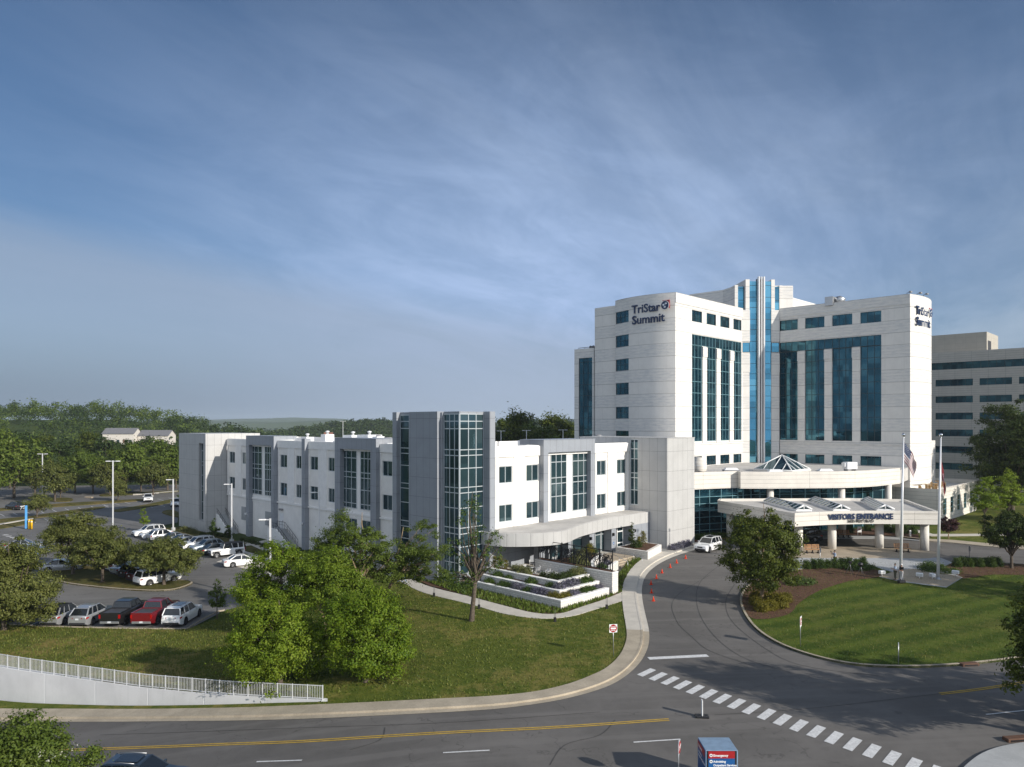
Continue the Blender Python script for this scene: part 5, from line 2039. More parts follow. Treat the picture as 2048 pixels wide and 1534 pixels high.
# link wing behind the terrace
lk = thing('link_wing', 'low link wing with dark roof and glazed wall behind the roof terrace', 'building', (*xy(150, 46), 0.0), TH)
OFF = (150, 46, 0.0)
mb = MB(OFF)
wall(mb, (153.8, 46), (182, 46), 0, 9.6, [(0.5, 14, 5.6, 7.6), (15, 27.5, 5.6, 7.6)], .3)
mb.prism([(154, 46.35), (182, 46.35), (182, 60), (154, 60)], 0, 9.3)
mb.build('wall', MT['fascia'], lk)
window(lk, OFF, (153.8, 46), (182, 46), .5, 14, 5.6, 7.6, .15, [3, 5.5, 8, 11], [6.6], 'glass_dark', 'mull_teal', .07)
window(lk, OFF, (153.8, 46), (182, 46), 15, 27.5, 5.6, 7.6, .15, [18, 21, 24], [6.6], 'glass_dark', 'mull_dark', .07)
mb = MB(OFF)
mb.add([(153.6, 45.8, 9.62), (182.2, 45.8, 9.62), (182.2, 60, 11.5), (153.6, 60, 11.5)], [(0, 1, 2, 3)])
mb.add([(153.6, 45.8, 9.62), (153.6, 60, 11.5), (153.6, 60, 9.62)], [(0, 1, 2)])
mb.build('roof', MT['roofdark'], lk)

# =========================== office block behind on the right
ob = thing('office_building', 'grey stone office block with rows of dark ribbon windows behind the tower', 'building', (*xy(209.4, 30), 0.0), TH)
OFF = (209.4, 30, 0.0)
o0, o1 = (209.4, v_at(1840, 209.4)), (209.4, v_at(2170, 209.4))


def os_(px):
    return o0[1] - v_at(px, 209.4)


hl = [(os_(1842), os_(2165), 30.9, 32.7)]
for k in range(6):
    for a, b in ((1871, 1945.8), (1959, 2024), (2037.8, 2098), (2112, 2160)):
        hl.append((os_(a), os_(b), 26.65 - k * 4.25, 28.35 - k * 4.25))
mb = MB(OFF)
wall(mb, o0, o1, 0, 35.3, hl, .3)
wall(mb, o1, (240, o1[1]), 0, 35.3)
wall(mb, (240, o1[1]), (240, o0[1]), 0, 35.3)
mb.prism([(209.8, o1[1] + .3), (239, o1[1] + .3), (239, o0[1]), (209.8, o0[1])], 0, 34.6)
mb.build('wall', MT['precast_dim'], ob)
for i, (s0, s1, z0, z1) in enumerate(hl):
    n = max(3, int((s1 - s0) / 1.6))
    window(ob, OFF, o0, o1, s0, s1, z0, z1, .18, [s0 + (s1 - s0) * j / n for j in range(1, n)], [], 'glass', 'mull_dark', .06)
mb = MB(OFF)
up = 214.0
mb.prism([(up, v_at(1855, up)), (up, v_at(1973.5, up)), (up + 13, v_at(1973.5, up)), (up + 13, v_at(1855, up))], 34.6, 40.3)
ph = mb.build('penthouse', MT['beige'], ob)
v0 = v_at(1973.5, up)
mb = MB(OFF)
for k in range(8):
    mb.box(up + 1.2 + k * .45, up + 1.5 + k * .45, v0 - .05, v0 - .002, 35.6, 38.2)
mb.build('louvre', MT['darkgrey'], ph)

# =========================== far buildings
def gabled(name, label, X, Y, w, d, h, rh, rz, wallm, roofm, nb, cat='house', group=None, z=None):
    z = hgt(X, Y) - .1 if z is None else z
    t = thing(name, label, cat, (X, Y, z), rz, group)
    mb = MB()
    mb.box(-w / 2, w / 2, -d / 2, d / 2, 0, h)
    mb.add([(-w / 2, -d / 2, h), (-w / 2, d / 2, h), (-w / 2, 0, h + rh), (w / 2, -d / 2, h), (w / 2, d / 2, h), (w / 2, 0, h + rh)], [(0, 2, 1), (3, 4, 5)])
    mb.build('wall', wallm, t)
    mb = MB()
    e = .5
    mb.add([(-w / 2 - e, -d / 2 - e, h - e * rh / (d / 2)), (w / 2 + e, -d / 2 - e, h - e * rh / (d / 2)), (w / 2 + e, 0, h + rh + .1), (-w / 2 - e, 0, h + rh + .1), (-w / 2 - e, d / 2 + e, h - e * rh / (d / 2)), (w / 2 + e, d / 2 + e, h - e * rh / (d / 2))],
           [(0, 1, 2, 3), (3, 2, 5, 4)])
    mb.build('roof', roofm, t)
    for k in range(nb):
        x = -w / 2 + w * (k + .5) / nb
        for fl in range(max(1, int(h // 2.9))):
            mb = MB()
            mb.box(x - w / nb * .22, x + w / nb * .22, -d / 2 - .04, -d / 2 - .003, fl * 2.9 + .7, fl * 2.9 + 2.4)
            mb.build('window', MT['glass_dark'] if (k + fl) % 3 else MT['brick'], t)
    return t


gabled('apartment_building', 'white apartment row with grey gable roof among trees, left of its twin', -200.5, 372, 15, 10, 14.4, 2.6, .1, MT['siding'], MT['shingle'], 5, 'apartment building')
gabled('apartment_building', 'white apartment row with grey gable roof among trees, right of its twin', -185.5, 378, 15, 10, 14.4, 2.6, .06, MT['siding'], MT['shingle'], 6, 'apartment building')
gabled('house', 'brown roofed house on the wooded ridge far beyond the low roof', -203, 800, 9, 8, 6.5, 3.0, .2, MT['brick'], MT['rooftile'], 3)
gabled('house', 'cream building with red roof in the far trees left of the corner tower', -88, 480, 15, 10, 9.0, 2.6, .1, MT['siding'], MT['rooftile'], 4)
gabled('house', 'pale long house in the far trees, nearest the corner tower edge', -80, 520, 12, 10, 10.0, 2.6, -.1, MT['siding'], MT['rooftile'], 3)

# ------------------------------------------------------------------ retaining wall and railing, planters, screens, steps
wl = WALL_PTS
WZ = [(-60, -0.45), (-48, -0.55), (-37.2, -0.71), (-31, -0.88), (-25.2, -0.96), (-18.5, -0.82), (-12.1, -0.58)]


def wz(x):
    for (a, za), (b, zb) in zip(WZ, WZ[1:]):
        if x <= b:
            return lerp(za, zb, (x - a) / (b - a))
    return WZ[-1][1]


w0 = wl[0]
rw = thing('retaining_wall', 'long white painted concrete retaining wall curving beside the road sidewalk', 'wall', (-25.2, 49.2, 0))
mb = MB((-25.2, 49.2, 0))
n = len(wl)
inn = offset_in(wl, 0.3)
v = []
for (x, y), (xi, yi) in zip(wl, inn):
    v += [(x, y, hgt(x, y - .3) - .5), (x, y, wz(x)), (xi, yi, wz(x)), (xi, yi, -4.2)]
f = []
for i in range(n - 1):
    for k in range(3):
        f.append((4 * i + k, 4 * i + 4 + k, 4 * i + 5 + k, 4 * i + 1 + k))
f.append((4 * (n - 1), 4 * (n - 1) + 1, 4 * (n - 1) + 2, 4 * (n - 1) + 3))
mb.add(v, f)
mb.build('wall', MT['wallpaint'], rw)
mb = MB((-25.2, 49.2, 0))
mb.add([(-12.1, 45.85, -1.2), (-11.6, 45.75, -1.2), (-11.6, 46.25, -1.2), (-12.1, 46.35, -1.2), (-12.1, 45.85, -.56), (-11.6, 45.75, -.56), (-11.6, 46.25, -.56), (-12.1, 46.35, -.56)],
       [(4, 5, 6, 7), (0, 1, 5, 4), (1, 2, 6, 5), (2, 3, 7, 6), (3, 0, 4, 7)])
mb.build('end_stone', MT['white'], rw)
rl = thing('railing', 'white steel picket railing along the top of the retaining wall', 'railing', (-25.2, 49.2, 0))
mid = [((a[0] + b[0]) / 2, (a[1] + b[1]) / 2) for a, b in zip(wl, inn)]
rp = resample(mid, 48)
RO = (-25.2, 49.2, 0)
RH = 0.92
for i, (x, y) in enumerate(rp):
    z = wz(x)
    MB(RO).box(x - .028, x + .028, y - .028, y + .028, z - .02, z + RH + .02).build('post', MT['railgrey'], rl)
for (p, q) in zip(rp, rp[1:]):
    mb = MB(RO)
    for zz in (0.08, RH - .03):
        mb.tube([(*p, wz(p[0]) + zz), (*q, wz(q[0]) + zz)], .028, 5, 0, False)
    nb = 9
    for k in range(1, nb):
        t_ = k / nb
        x, y = lerp(p[0], q[0], t_), lerp(p[1], q[1], t_)
        z = wz(x)
        mb.box(x - .009, x + .009, y - .009, y + .009, z + .08, z + RH - .03)
    mb.build('picket_panel', MT['railgrey'], rl)

# planter terraces at the corner of the low building


def planter(label, u0, v0, u1, v1, zb, zt, th=0.42, zs=None):
    """L shaped block wall: corner at (u0, v0), one leg to v1, one to u1, earth behind it"""
    t = thing('planter_wall', label, 'planter wall', (*xy(u0, v0), 0), TH, 'terraced planter walls')
    o = (u0, v0, 0)
    mb = MB(o)
    mb.prism([(u0, v0), (u1, v0), (u1, v0 + th), (u0 + th, v0 + th), (u0 + th, v1), (u0, v1)], zb, zt - .07)
    mb.build('block_wall', MT['block'], t)
    e = .02
    mb = MB(o)
    mb.prism([(u0 - e, v0 - e), (u1, v0 - e), (u1, v0 + th + e), (u0 + th + e, v0 + th + e), (u0 + th + e, v1), (u0 - e, v1)], zt - .07, zt)
    mb.build('cap', MT['trim'], t)
    return t


planter('lowest and longest tier of the white block planter wall', 50.3, 43.1, 57.6, 54.6, -.3, .86)
planter('middle tier of the white block planter wall', 51.5, 44.3, 57.6, 55.0, -.2, 1.36)
planter('top tier of the white block planter wall, next to the patio', 52.75, 45.55, 57.6, 55.6, 0, 1.84)


def bed_block(name, poly, z0, z1, m):
    o = MB().prism([xy(*p) for p in poly], z0, z1).build(name, MT[m])
    o['kind'] = 'structure'


bed_block('planter_soil', [(50.72, 43.52), (57.6, 43.52), (57.6, 44.3), (51.5, 44.3), (51.5, 54.8), (50.72, 54.8)], -.2, .74, 'mulch')
bed_block('planter_soil', [(51.92, 44.72), (57.6, 44.72), (57.6, 45.55), (52.75, 45.55), (52.75, 55.2), (51.92, 55.2)], -.2, 1.24, 'mulch')
bed_block('planter_soil', [(53.17, 45.97), (57.6, 45.97), (57.6, 47.3), (54.4, 47.3), (54.4, 55.8), (53.17, 55.8)], -.2, 1.66, 'mulch')
bed_block('patio', [(54.4, 47.3), (57.98, 47.3), (57.98, 53.0), (81, 53.6), (81, 56.9), (54.4, 56.9)], -.2, 1.02, 'concrete')
# tall wall carrying the metal screens
t = thing('planter_wall', 'tall white block wall with black metal screens standing on it', 'planter wall', (*xy(58, 43), 0), TH)
MB((58, 43, 0)).box(58.0, 58.95, 43.0, 53.4, -.2, 2.22).build('block_wall', MT['block'], t)
MB((58, 43, 0)).box(57.97, 58.98, 42.97, 53.4, 2.22, 2.30).build('cap', MT['trim'], t)
MB((58, 43, 0)).box(58.15, 58.8, 43.2, 53.2, 2.301, 2.32).build('soil', MT['mulch'], t)
rnd = random.Random(5)
for i in range(6):
    va, vb = 43.35 + i * 1.66, 43.35 + (i + 1) * 1.66 - .03
    lab = ['black cut metal tree screen nearest the drive', 'second black tree screen from the drive', 'third black tree screen from the drive', 'fourth black tree screen from the drive',
           'fifth black tree screen, under the patio roof edge', 'last black tree screen, deepest under the patio roof'][i]
    t = thing('metal_screen', lab, 'screen', (*xy(58.5, va), 2.32), TH, 'branch pattern metal screens')
    o = (58.5, va, 2.32)
    for (vv) in (va, vb):
        MB(o).box(58.46, 58.54, vv - .035, vv + .035, 2.32, 4.42).build('post', MT['black'], t)
    mb = MB(o)
    for zz in (2.42, 4.3):
        mb.box(58.485, 58.515, va + .036, vb - .036, zz - .035, zz + .035)

    def limb(v_, z_, a, L, w, dep):
        v2, z2 = v_ + math.sin(a) * L, z_ + math.cos(a) * L
        v2 = min(max(v2, va + .05), vb - .05)
        z2 = min(z2, 4.28)
        mb.tube([(58.5, v_, z_), (58.5, v2, z2)], [w, w * .8], 4, 0, False)
        if dep and z2 < 4.25:
            for s in (-1, 1):
                limb(v2, z2, a + s * rnd.uniform(.3, .8), L * rnd.uniform(.65, .85), w * .78, dep - 1)
            if rnd.random() < .5:
                limb(v2, z2, a + rnd.uniform(-.2, .2), L * .8, w * .65, dep - 1)
    for vv in (va + .25, va + .65, va + 1.05, va + 1.4):
        limb(vv, 2.42, rnd.uniform(-.25, .25), .5, .06, 4)
    mb.build('branch_panel', MT['black'], t)
# curved twin walls up to the steps
for (pts, zt, lab) in (([(58.98, 43.3), (61.0, 45.6), (64.0, 47.7), (67.5, 49.2)], 1.35, 'curved lower white block wall beside the drive sidewalk'),
                       ([(58.98, 45.2), (60.8, 47.4), (63.6, 49.4), (66.5, 50.6)], 2.05, 'curved upper white block wall beside the screens')):
    ln = smooth_line(pts, 5)
    t = thing('planter_wall', lab, 'planter wall', (*xy(*pts[0]), 0), TH, 'curved planter walls')
    inn_ = offset_in(ln, .38)
    MB((*pts[0], 0)).prism(ln + inn_[::-1], -.2, zt - .06).build('block_wall', MT['block'], t)
    MB((*pts[0], 0)).prism(ln + inn_[::-1], zt - .06, zt).build('cap', MT['trim'], t)
bed_block('planter_soil', smooth_line([(58.98, 43.7), (61.0, 46.0), (64.0, 48.1), (67.5, 49.6)], 4) + smooth_line([(66.5, 50.6), (63.6, 49.4), (60.8, 47.4), (58.98, 45.2)], 4), -.2, 1.15, 'mulch')
bed_block('planter_soil', smooth_line([(58.98, 45.6), (60.8, 47.8), (63.6, 49.8), (66.5, 51.0)], 4) + [(67.0, 53.5), (58.98, 53.0)], -.2, 1.8, 'mulch')
# steps to the entrance
t = thing('entrance_steps', 'tan stone steps with thin handrails between planter walls', 'steps', (*xy(70.5, 50.5), .3), TH)
mb = MB()
for k in range(5):
    mb.box(-2.2, 2.2, -1.6 + k * .42, 3.6, -.3, .16 * (k + 1) - .05)
mb.build('steps', MT['paver'], t)
for x in (-2.0, .9):
    mb = MB()
    mb.tube([(x, -1.9, .0), (x, -1.9, .9), (x, .6, 1.65), (x, .6, .7)], .03, 6)
    mb.tube([(x, -.7, .3), (x, -.7, 1.25)], .025, 6)
    mb.build('handrail', MT['steel'], t)
t = thing('planter_wall', 'white block planter box right of the entrance steps, with dwarf conifer', 'planter wall', (*xy(74, 50), .4), TH)
mb = MB((74, 50, .4))
mb.prism([(73.0, 48.9), (78.6, 50.6), (78.6, 53.9), (73.0, 53.6)], .1, 1.75)
mb.build('block_wall', MT['block'], t)
MB((74, 50, .4)).prism([(73.4, 49.4), (78.2, 50.9), (78.2, 53.5), (73.4, 53.2)], 1.751, 1.78).build('soil', MT['mulch'], t)

# ------------------------------------------------------------------ foliage


def leaves_np(rng, centers, per, cr, leaf, flat=0.75, up=0.35, aspect=0.55, out_from=None):
    n = len(centers) * per
    c = np.repeat(centers, per, 0) + rng.normal(0, 1, (n, 3)) * np.array([cr, cr, cr * flat])
    nrm = rng.normal(0, 1, (n, 3))
    if out_from is not None:
        o = c - out_from
        nrm += 0.9 * o / (np.linalg.norm(o, axis=1, keepdims=True) + 1e-6)
    nrm[:, 2] += up
    nrm /= np.linalg.norm(nrm, axis=1, keepdims=True) + 1e-9
    a = np.cross(nrm, rng.normal(0, 1, (n, 3)))
    a /= np.linalg.norm(a, axis=1, keepdims=True) + 1e-9
    b = np.cross(nrm, a)
    s = leaf * rng.uniform(0.6, 1.35, (n, 1))
    a *= s * .5
    b *= s * .5 * aspect
    bend = nrm * s * 0.12
    v = np.stack([c - a, c - b + bend, c + a, c + b + bend], 1).reshape(-1, 3)
    f = np.arange(4 * n).reshape(n, 4)
    return v, f


def lobe_points(rng, lobes, n, inner=0.45):
    """clump centres through the lobes, denser near an uneven outer skin"""
    w = np.array([l[3] * l[4] * l[5] for l in lobes]) ** .67
    idx = rng.choice(len(lobes), n, p=w / w.sum())
    L = np.array(lobes)[idx]
    d = rng.normal(0, 1, (n, 3))
    d /= np.linalg.norm(d, axis=1, keepdims=True)
    wob = np.ones(n)
    for k in range(4):
        q = rng.normal(0, 1, 3) * 2.6
        wob += .085 * np.cos(d @ q + idx * 1.7 + rng.uniform(0, 6))
    r = (inner + (1 - inner) * rng.uniform(0, 1, (n, 1)) ** .5) * rng.uniform(.80, 1.12, (n, 1)) * wob[:, None]
    return L[:, :3] + d * L[:, 3:6] * r


def clump_leaves(rng, cen, per, cr, leaf, flat, aspect, mid):
    """each clump is a small dome of leaves facing out and up"""
    n = len(cen)
    rad = cr * rng.uniform(.65, 1.45, n)
    c = np.repeat(cen, per, 0)
    R_ = np.repeat(rad, per)[:, None]
    d = rng.normal(0, 1, (n * per, 3))
    d /= np.linalg.norm(d, axis=1, keepdims=True)
    rr_ = rng.uniform(0, 1, (n * per, 1)) ** .45
    p = c + d * R_ * rr_ * np.array([1.15, 1.15, flat])
    stray = rng.uniform(0, 1, (n * per, 1)) < .08
    p = np.where(stray, p + d * R_ * .7, p)
    o = c - mid
    o /= np.linalg.norm(o, axis=1, keepdims=True) + 1e-6
    nrm = d * .9 + o * .6 + rng.normal(0, .55, (n * per, 3))
    nrm[:, 2] += .45
    nrm /= np.linalg.norm(nrm, axis=1, keepdims=True) + 1e-9
    a = np.cross(nrm, rng.normal(0, 1, (n * per, 3)))
    a /= np.linalg.norm(a, axis=1, keepdims=True) + 1e-9
    b = np.cross(nrm, a)
    s = leaf * rng.uniform(.6, 1.35, (n * per, 1))
    a *= s * .5
    b *= s * .5 * aspect
    bend = nrm * s * .12
    v = np.stack([p - a, p - b + bend, p + a, p + b + bend], 1).reshape(-1, 3)
    return v, np.arange(4 * n * per).reshape(n * per, 4)


def limb_tubes(mb, rng, base, fork, targets, r0, wig=0.12, n=7):
    for t_ in targets:
        a, b = Vector(fork), Vector(t_)
        k = rng.uniform(.35, .6)
        m = a.lerp(b, k) + Vector(rng.normal(0, 1, 3)) * (b - a).length * wig * .6
        m.z += (b - a).length * .06
        pts = []
        for i in range(n):
            s = i / (n - 1)
            p = a.lerp(m, s) * (1 - s) + m.lerp(b, s) * s
            pts.append(p + Vector(rng.normal(0, 1, 3)) * .04 * (b - a).length * .5 * s * (1 - s) * 4)
        mb.tube(pts, [r0 * (1 - .86 * i / (n - 1)) for i in range(n)], 6)


def tree(name, label, loc, lobes, leaf, mat, seed, n_cl=300, per=60, cr=0.35, trunk_h=1.8, trunk_r=0.16, bark='bark', group=None, limbs=16, lean=(0, 0), inner=.45,
         flat=.75, stems=1, cat='tree', aspect=.55, trunk_part='trunk', lf=.55):
    rng = np.random.default_rng(seed)
    t = thing(name, label, cat, loc, 0, group)
    cen = lobe_points(rng, lobes, n_cl, inner)
    if n_cl > 110:
        # hollows in the crown where the limbs and the far side show through
        seeds = cen[rng.choice(n_cl, n_cl // 14, replace=False)]
        dmin = np.min(np.linalg.norm(cen[:, None] - seeds[None], axis=2), 1)
        cen = cen[(dmin > cr * .95) | (rng.uniform(0, 1, n_cl) < .12)]
    L = np.array(lobes)
    mid = L[:, :3].mean(0)
    v, f = clump_leaves(rng, cen, per, cr, leaf, flat, aspect, mid)
    np_mesh('crown', v, f, MT[mat], t)
    mb = MB()
    fork = (lean[0], lean[1], trunk_h)
    if stems == 1:
        mb.tube([(0, 0, -.3), (0, 0, .05), (lean[0] * .3, lean[1] * .3, trunk_h * .35), (lean[0] * .7, lean[1] * .7, trunk_h * .7), fork],
                [trunk_r * 1.5, trunk_r * 1.25, trunk_r, trunk_r * .92, trunk_r * .85], 10)
    idx = rng.choice(len(cen), min(limbs, len(cen)), replace=False)
    tg = [mid + (cen[i] - mid) * .86 for i in idx]
    if stems == 1:
        if lf < .3:
            for q in tg:
                zf = max(trunk_h * .62, q[2] * .74)
                limb_tubes(mb, rng, None, (lean[0] * .9, lean[1], zf), [q], trunk_r * lf * 1.3, .1)
        else:
            limb_tubes(mb, rng, None, fork, tg, trunk_r * lf)
        top = L[:, 2].max() + .4 * L[:, 5].max()
        limb_tubes(mb, rng, None, fork, [(mid[0] * .6, mid[1] * .6, top)], trunk_r * .8, .05)
    else:
        for s in range(stems):
            an = 2 * math.pi * s / stems + .4
            limb_tubes(mb, rng, None, (math.cos(an) * .18, math.sin(an) * .18, -.1), [tg[s % len(tg)] * .5 + mid * .5, tg[(s + 3) % len(tg)]], trunk_r, .05)
    mb.build(trunk_part, MT[bark], t)
    return t


def shrub_proto(name, r, h, leaf, mat, seed, n=60, per=16, cat='shrub', squash=.7, upright=False):
    rng = np.random.default_rng(seed)
    if upright:
        cen = np.stack([rng.normal(0, r * .45, n), rng.normal(0, r * .45, n), h * rng.uniform(.15, 1, n)], 1)
        cen[:, :2] *= (1.25 - cen[:, 2:3] / h)
    else:
        d = rng.normal(0, 1, (n, 3))
        d /= np.linalg.norm(d, axis=1, keepdims=True)
        d[:, 2] = np.abs(d[:, 2])
        cen = d * np.array([r, r, h * .85]) * rng.uniform(.55, .95, (n, 1))
    v, f = leaves_np(rng, cen, per, leaf * 1.1, leaf, .8, .5, .6, np.array([0, 0, h * .2]))
    v[:, 2] = np.maximum(v[:, 2], 0.0)
    me_o = np_mesh(name, v, f, MT[mat])
    return me_o


PROTO_USED = {}


def plant(proto, name, label, cat, loc, s=1.0, rz=0.0, group=None):
    """first use takes the prototype itself, later ones are copies"""
    if proto.name not in PROTO_USED:
        PROTO_USED[proto.name] = 1
        o = proto
    else:
        o = proto.copy()
        COL.objects.link(o)
    o.name = name
    o.location = loc
    o.rotation_euler = (0, 0, rz)
    o.scale = s if hasattr(s, '__len__') else (s, s, s)
    for k in ('group',):
        if k in o:
            del o[k]
    tag(o, label, cat, group)
    return o


# -- the big bright trees in front
b = PX(560, 48.6)
tree('maple_tree', 'bright yellow green maple standing over the railing end, left of its twin', b,
     [(-.2, 0, 2.9, 3.0, 2.8, 2.5), (-1.6, -.2, 2.0, 2.2, 2.2, 1.7), (1.5, .2, 2.2, 1.9, 2.0, 1.8), (-1.2, .3, 4.7, 1.8, 1.8, 1.3), (.8, -.2, 4.3, 1.7, 1.7, 1.3), (-2.6, 0, 3.5, 1.4, 1.4, 1.2), (2.4, 0, 3.3, 1.1, 1.1, 1.0)],
     0.155, 'lf_bright', 11, 300, 200, 0.5, 1.2, .17, 'bark', None, 22)
b = PX(731, 47.9)
tree('maple_tree', 'bright yellow green maple on the lawn edge, right of its twin', b,
     [(0, 0, 3.1, 2.5, 2.4, 2.6), (1.1, 0, 2.2, 1.8, 1.7, 1.6), (-1.1, .2, 2.5, 1.8, 1.7, 1.9), (.5, .1, 4.9, 1.9, 1.8, 1.5), (-.9, 0, 4.6, 1.6, 1.6, 1.4), (1.7, -.2, 1.8, 1.1, 1.1, 1.1)],
     0.155, 'lf_bright', 12, 280, 200, 0.5, 1.2, .17, 'bark', None, 22)
b = PX(560, 60.5)
tree('maple_tree', 'bright green maple behind the left twin, beside the parking lot', b,
     [(0, 0, 4.4, 2.9, 2.6, 2.4), (-2.0, 0, 3.9, 1.8, 1.7, 1.5), (1.7, 0, 4.2, 1.9, 1.8, 1.6), (-.7, 0, 6.6, 1.6, 1.6, 1.3), (1.1, .2, 6.0, 1.4, 1.3, 1.2), (2.6, 0, 5.3, 1.2, 1.2, 1.0)],
     0.17, 'lf_bright', 13, 230, 170, 0.48, 1.4, .15, 'bark', None, 18)
b = PX(650, 58.5)
tree('maple_tree', 'bright green crown filling the gap behind the twin maples', b,
     [(0, 0, 4.6, 2.4, 2.1, 2.0), (-1.2, 0, 5.6, 1.6, 1.5, 1.3), (1.5, 0, 4.4, 1.9, 1.7, 1.5), (.4, 0, 6.4, 1.5, 1.4, 1.2), (2.4, 0, 3.4, 1.5, 1.4, 1.1)],
     .17, 'lf_loc', 18, 230, 170, .48, 1.6, .15, 'bark_light', None, 18)
b = PX(722, 66.0)
tree('locust_tree', 'green honey locust with open crown and pale limbs before the near portal', b,
     [(-1.2, 0, 5.3, 3.2, 2.4, 1.9), (-1.3, 0, 7.3, 2.2, 1.8, 1.3), (-4.0, .1, 5.2, 2.1, 1.6, 1.5), (-3.2, .1, 6.6, 1.5, 1.4, 1.1), (1.9, 0, 6.2, 2.1, 1.7, 1.3), (.2, 0, 6.9, 2.0, 1.7, 1.2), (-1.9, 0, 8.6, .8, .7, .8), (3.4, 0, 5.0, 1.8, 1.5, 1.2), (.5, 0, 3.9, 2.4, 2.0, 1.2), (3.0, 0, 3.6, 1.8, 1.6, 1.0), (4.4, 0, 5.6, 1.3, 1.2, 1.0)],
     0.165, 'lf_mid', 14, 260, 150, 0.46, 2.2, .20, 'bark_light', None, 26, (-.3, 0), .3, .6)
b = PX(752, 68.0)
tree('locust_tree', 'airy honey locust leaning right across the grey tower panel', b,
     [(4.6, 0, 7.1, 1.7, 1.4, 1.2), (5.2, 0, 5.2, 1.7, 1.4, 1.4), (3.2, 0, 5.6, 1.3, 1.2, 1.2), (4.2, -.2, 3.5, 1.5, 1.4, 1.1), (2.6, 0, 3.6, 1.3, 1.2, .9), (6.0, 0, 3.2, 1.0, 1.0, .8)],
     0.16, 'lf_mid', 15, 120, 110, 0.42, 2.6, .17, 'bark_light', None, 20, (1.6, 0), .3, .65)
b = P(943, 1244)
tree('young_oak_tree', 'thin sparse tree with bare limbs on the lawn before the corner tower', b,
     [(0, 0, 8.6, 1.3, 1.2, 2.2), (-.8, 0, 6.2, 1.5, 1.3, 1.4), (1.6, 0, 6.6, 1.8, 1.4, 1.5), (-1.2, 0, 4.0, 1.7, 1.3, 1.1), (1.9, 0, 5.0, 1.3, 1.2, .8), (-.9, 0, 3.0, 1.2, 1.1, .6), (.2, 0, 10.3, .6, .6, .9)],
     0.19, 'lf_box', 16, 150, 20, 0.3, 3.4, .21, 'bark', None, 46, (.3, 0), .25)
b = P(1524, 1206, .14)
tree('broadleaf_tree', 'dense dark green tree in the mulch bed of the lawn island', b,
     [(0, 0, 4.6, 3.6, 3.3, 2.8), (-1.8, 0, 3.6, 2.0, 2.0, 1.8), (1.8, 0, 3.6, 2.0, 2.0, 1.9), (-.9, 0, 6.8, 2.0, 1.9, 1.7), (1.2, 0, 6.9, 1.8, 1.8, 1.7), (-1.6, .3, 8.0, .9, .9, 1.0), (.9, 0, 8.2, .8, .8, 1.0), (0, -.6, 2.6, 2.6, 2.2, 1.2), (2.3, 0, 5.6, 1.4, 1.4, 1.3)],
     0.21, 'lf_oak', 17, 300, 120, 0.5, 1.3, .19, 'bark_light', None, 26)
# -- pears in the lot
pear = [((0, 0, 3.6, 3.4, 3.1, 1.7), (-1.7, 0, 3.0, 2.0, 2.0, 1.3), (1.9, 0, 3.1, 2.0, 2.0, 1.3), (.2, 0, 5.0, 2.2, 2.0, 1.1), (-1.0, .5, 4.6, 1.7, 1.7, 1.1))]
pr_specs = [((146, 1148), 'spreading olive green pear tree at the left end of the lot island', 5.6 / 5, (1.2, 1.1, 1.25), 21),
            ((205, 1164), 'olive green pear tree in the middle of the lot island, forked low', 1.0, (1.0, 1.0, 1.0), 22),
            ((328, 1169), 'olive green pear tree at the lot island tip by the white car', 1.0, (1.03, 1.0, .88), 23)]
for (pp, lab, _, sc, sd) in pr_specs:
    lb = [(x * sc[0], y * sc[1], z * sc[2], rx * sc[0], ry * sc[1], rz * sc[2]) for x, y, z, rx, ry, rz in pear[0]]
    tree('pear_tree', lab, P(*pp, .13), lb, .21, 'lf_pear', sd, 240, 120, .50, 1.5, .17, 'bark', 'pear trees in the lot', 18)
b = P(8, 1262)
tree('pear_tree', 'large olive green tree at the left edge above the grassy bank', b,
     [(0, 0, 4.2, 4.1, 3.6, 2.9), (1.8, 0, 3.0, 2.6, 2.5, 2.0), (-1.5, 0, 5.8, 2.6, 2.4, 1.9), (.6, 0, 6.8, 2.0, 2.0, 1.4), (2.4, 0, 1.9, 1.9, 1.8, 1.2)],
     0.2, 'lf_pear', 24, 330, 150, 0.52, 1.5, .2, 'bark', None, 18)
# -- right hand trees
b = PX(2024, 135)
tree('oak_tree', 'tall dark green tree in front of the grey office block', b,
     [(0, 0, 12, 6.8, 6.2, 6.0), (-3.4, 0, 9, 4.6, 4.4, 4.0), (3.5, 0, 10, 5.0, 4.6, 4.4), (-1.5, 0, 16.8, 3.6, 3.4, 3.2), (2.2, 0, 17.4, 3.6, 3.4, 3.2), (-4.6, 0, 12.5, 2.6, 2.6, 2.4), (0, -1, 6, 5.2, 4.5, 3.0)],
     0.42, 'lf_dark', 31, 300, 110, 0.95, 4, .4, 'bark', None, 18)
b = PX(2100, 128)
tree('oak_tree', 'tall dark green tree cut by the right edge beside its neighbour', b,
     [(0, 0, 11, 6.4, 6, 6), (-2.5, 0, 14, 3.6, 3.4, 3.4), (2, 0, 16, 4, 4, 3)], 0.42, 'lf_dark', 32, 200, 110, 0.95, 4, .4, 'bark', None, 12)
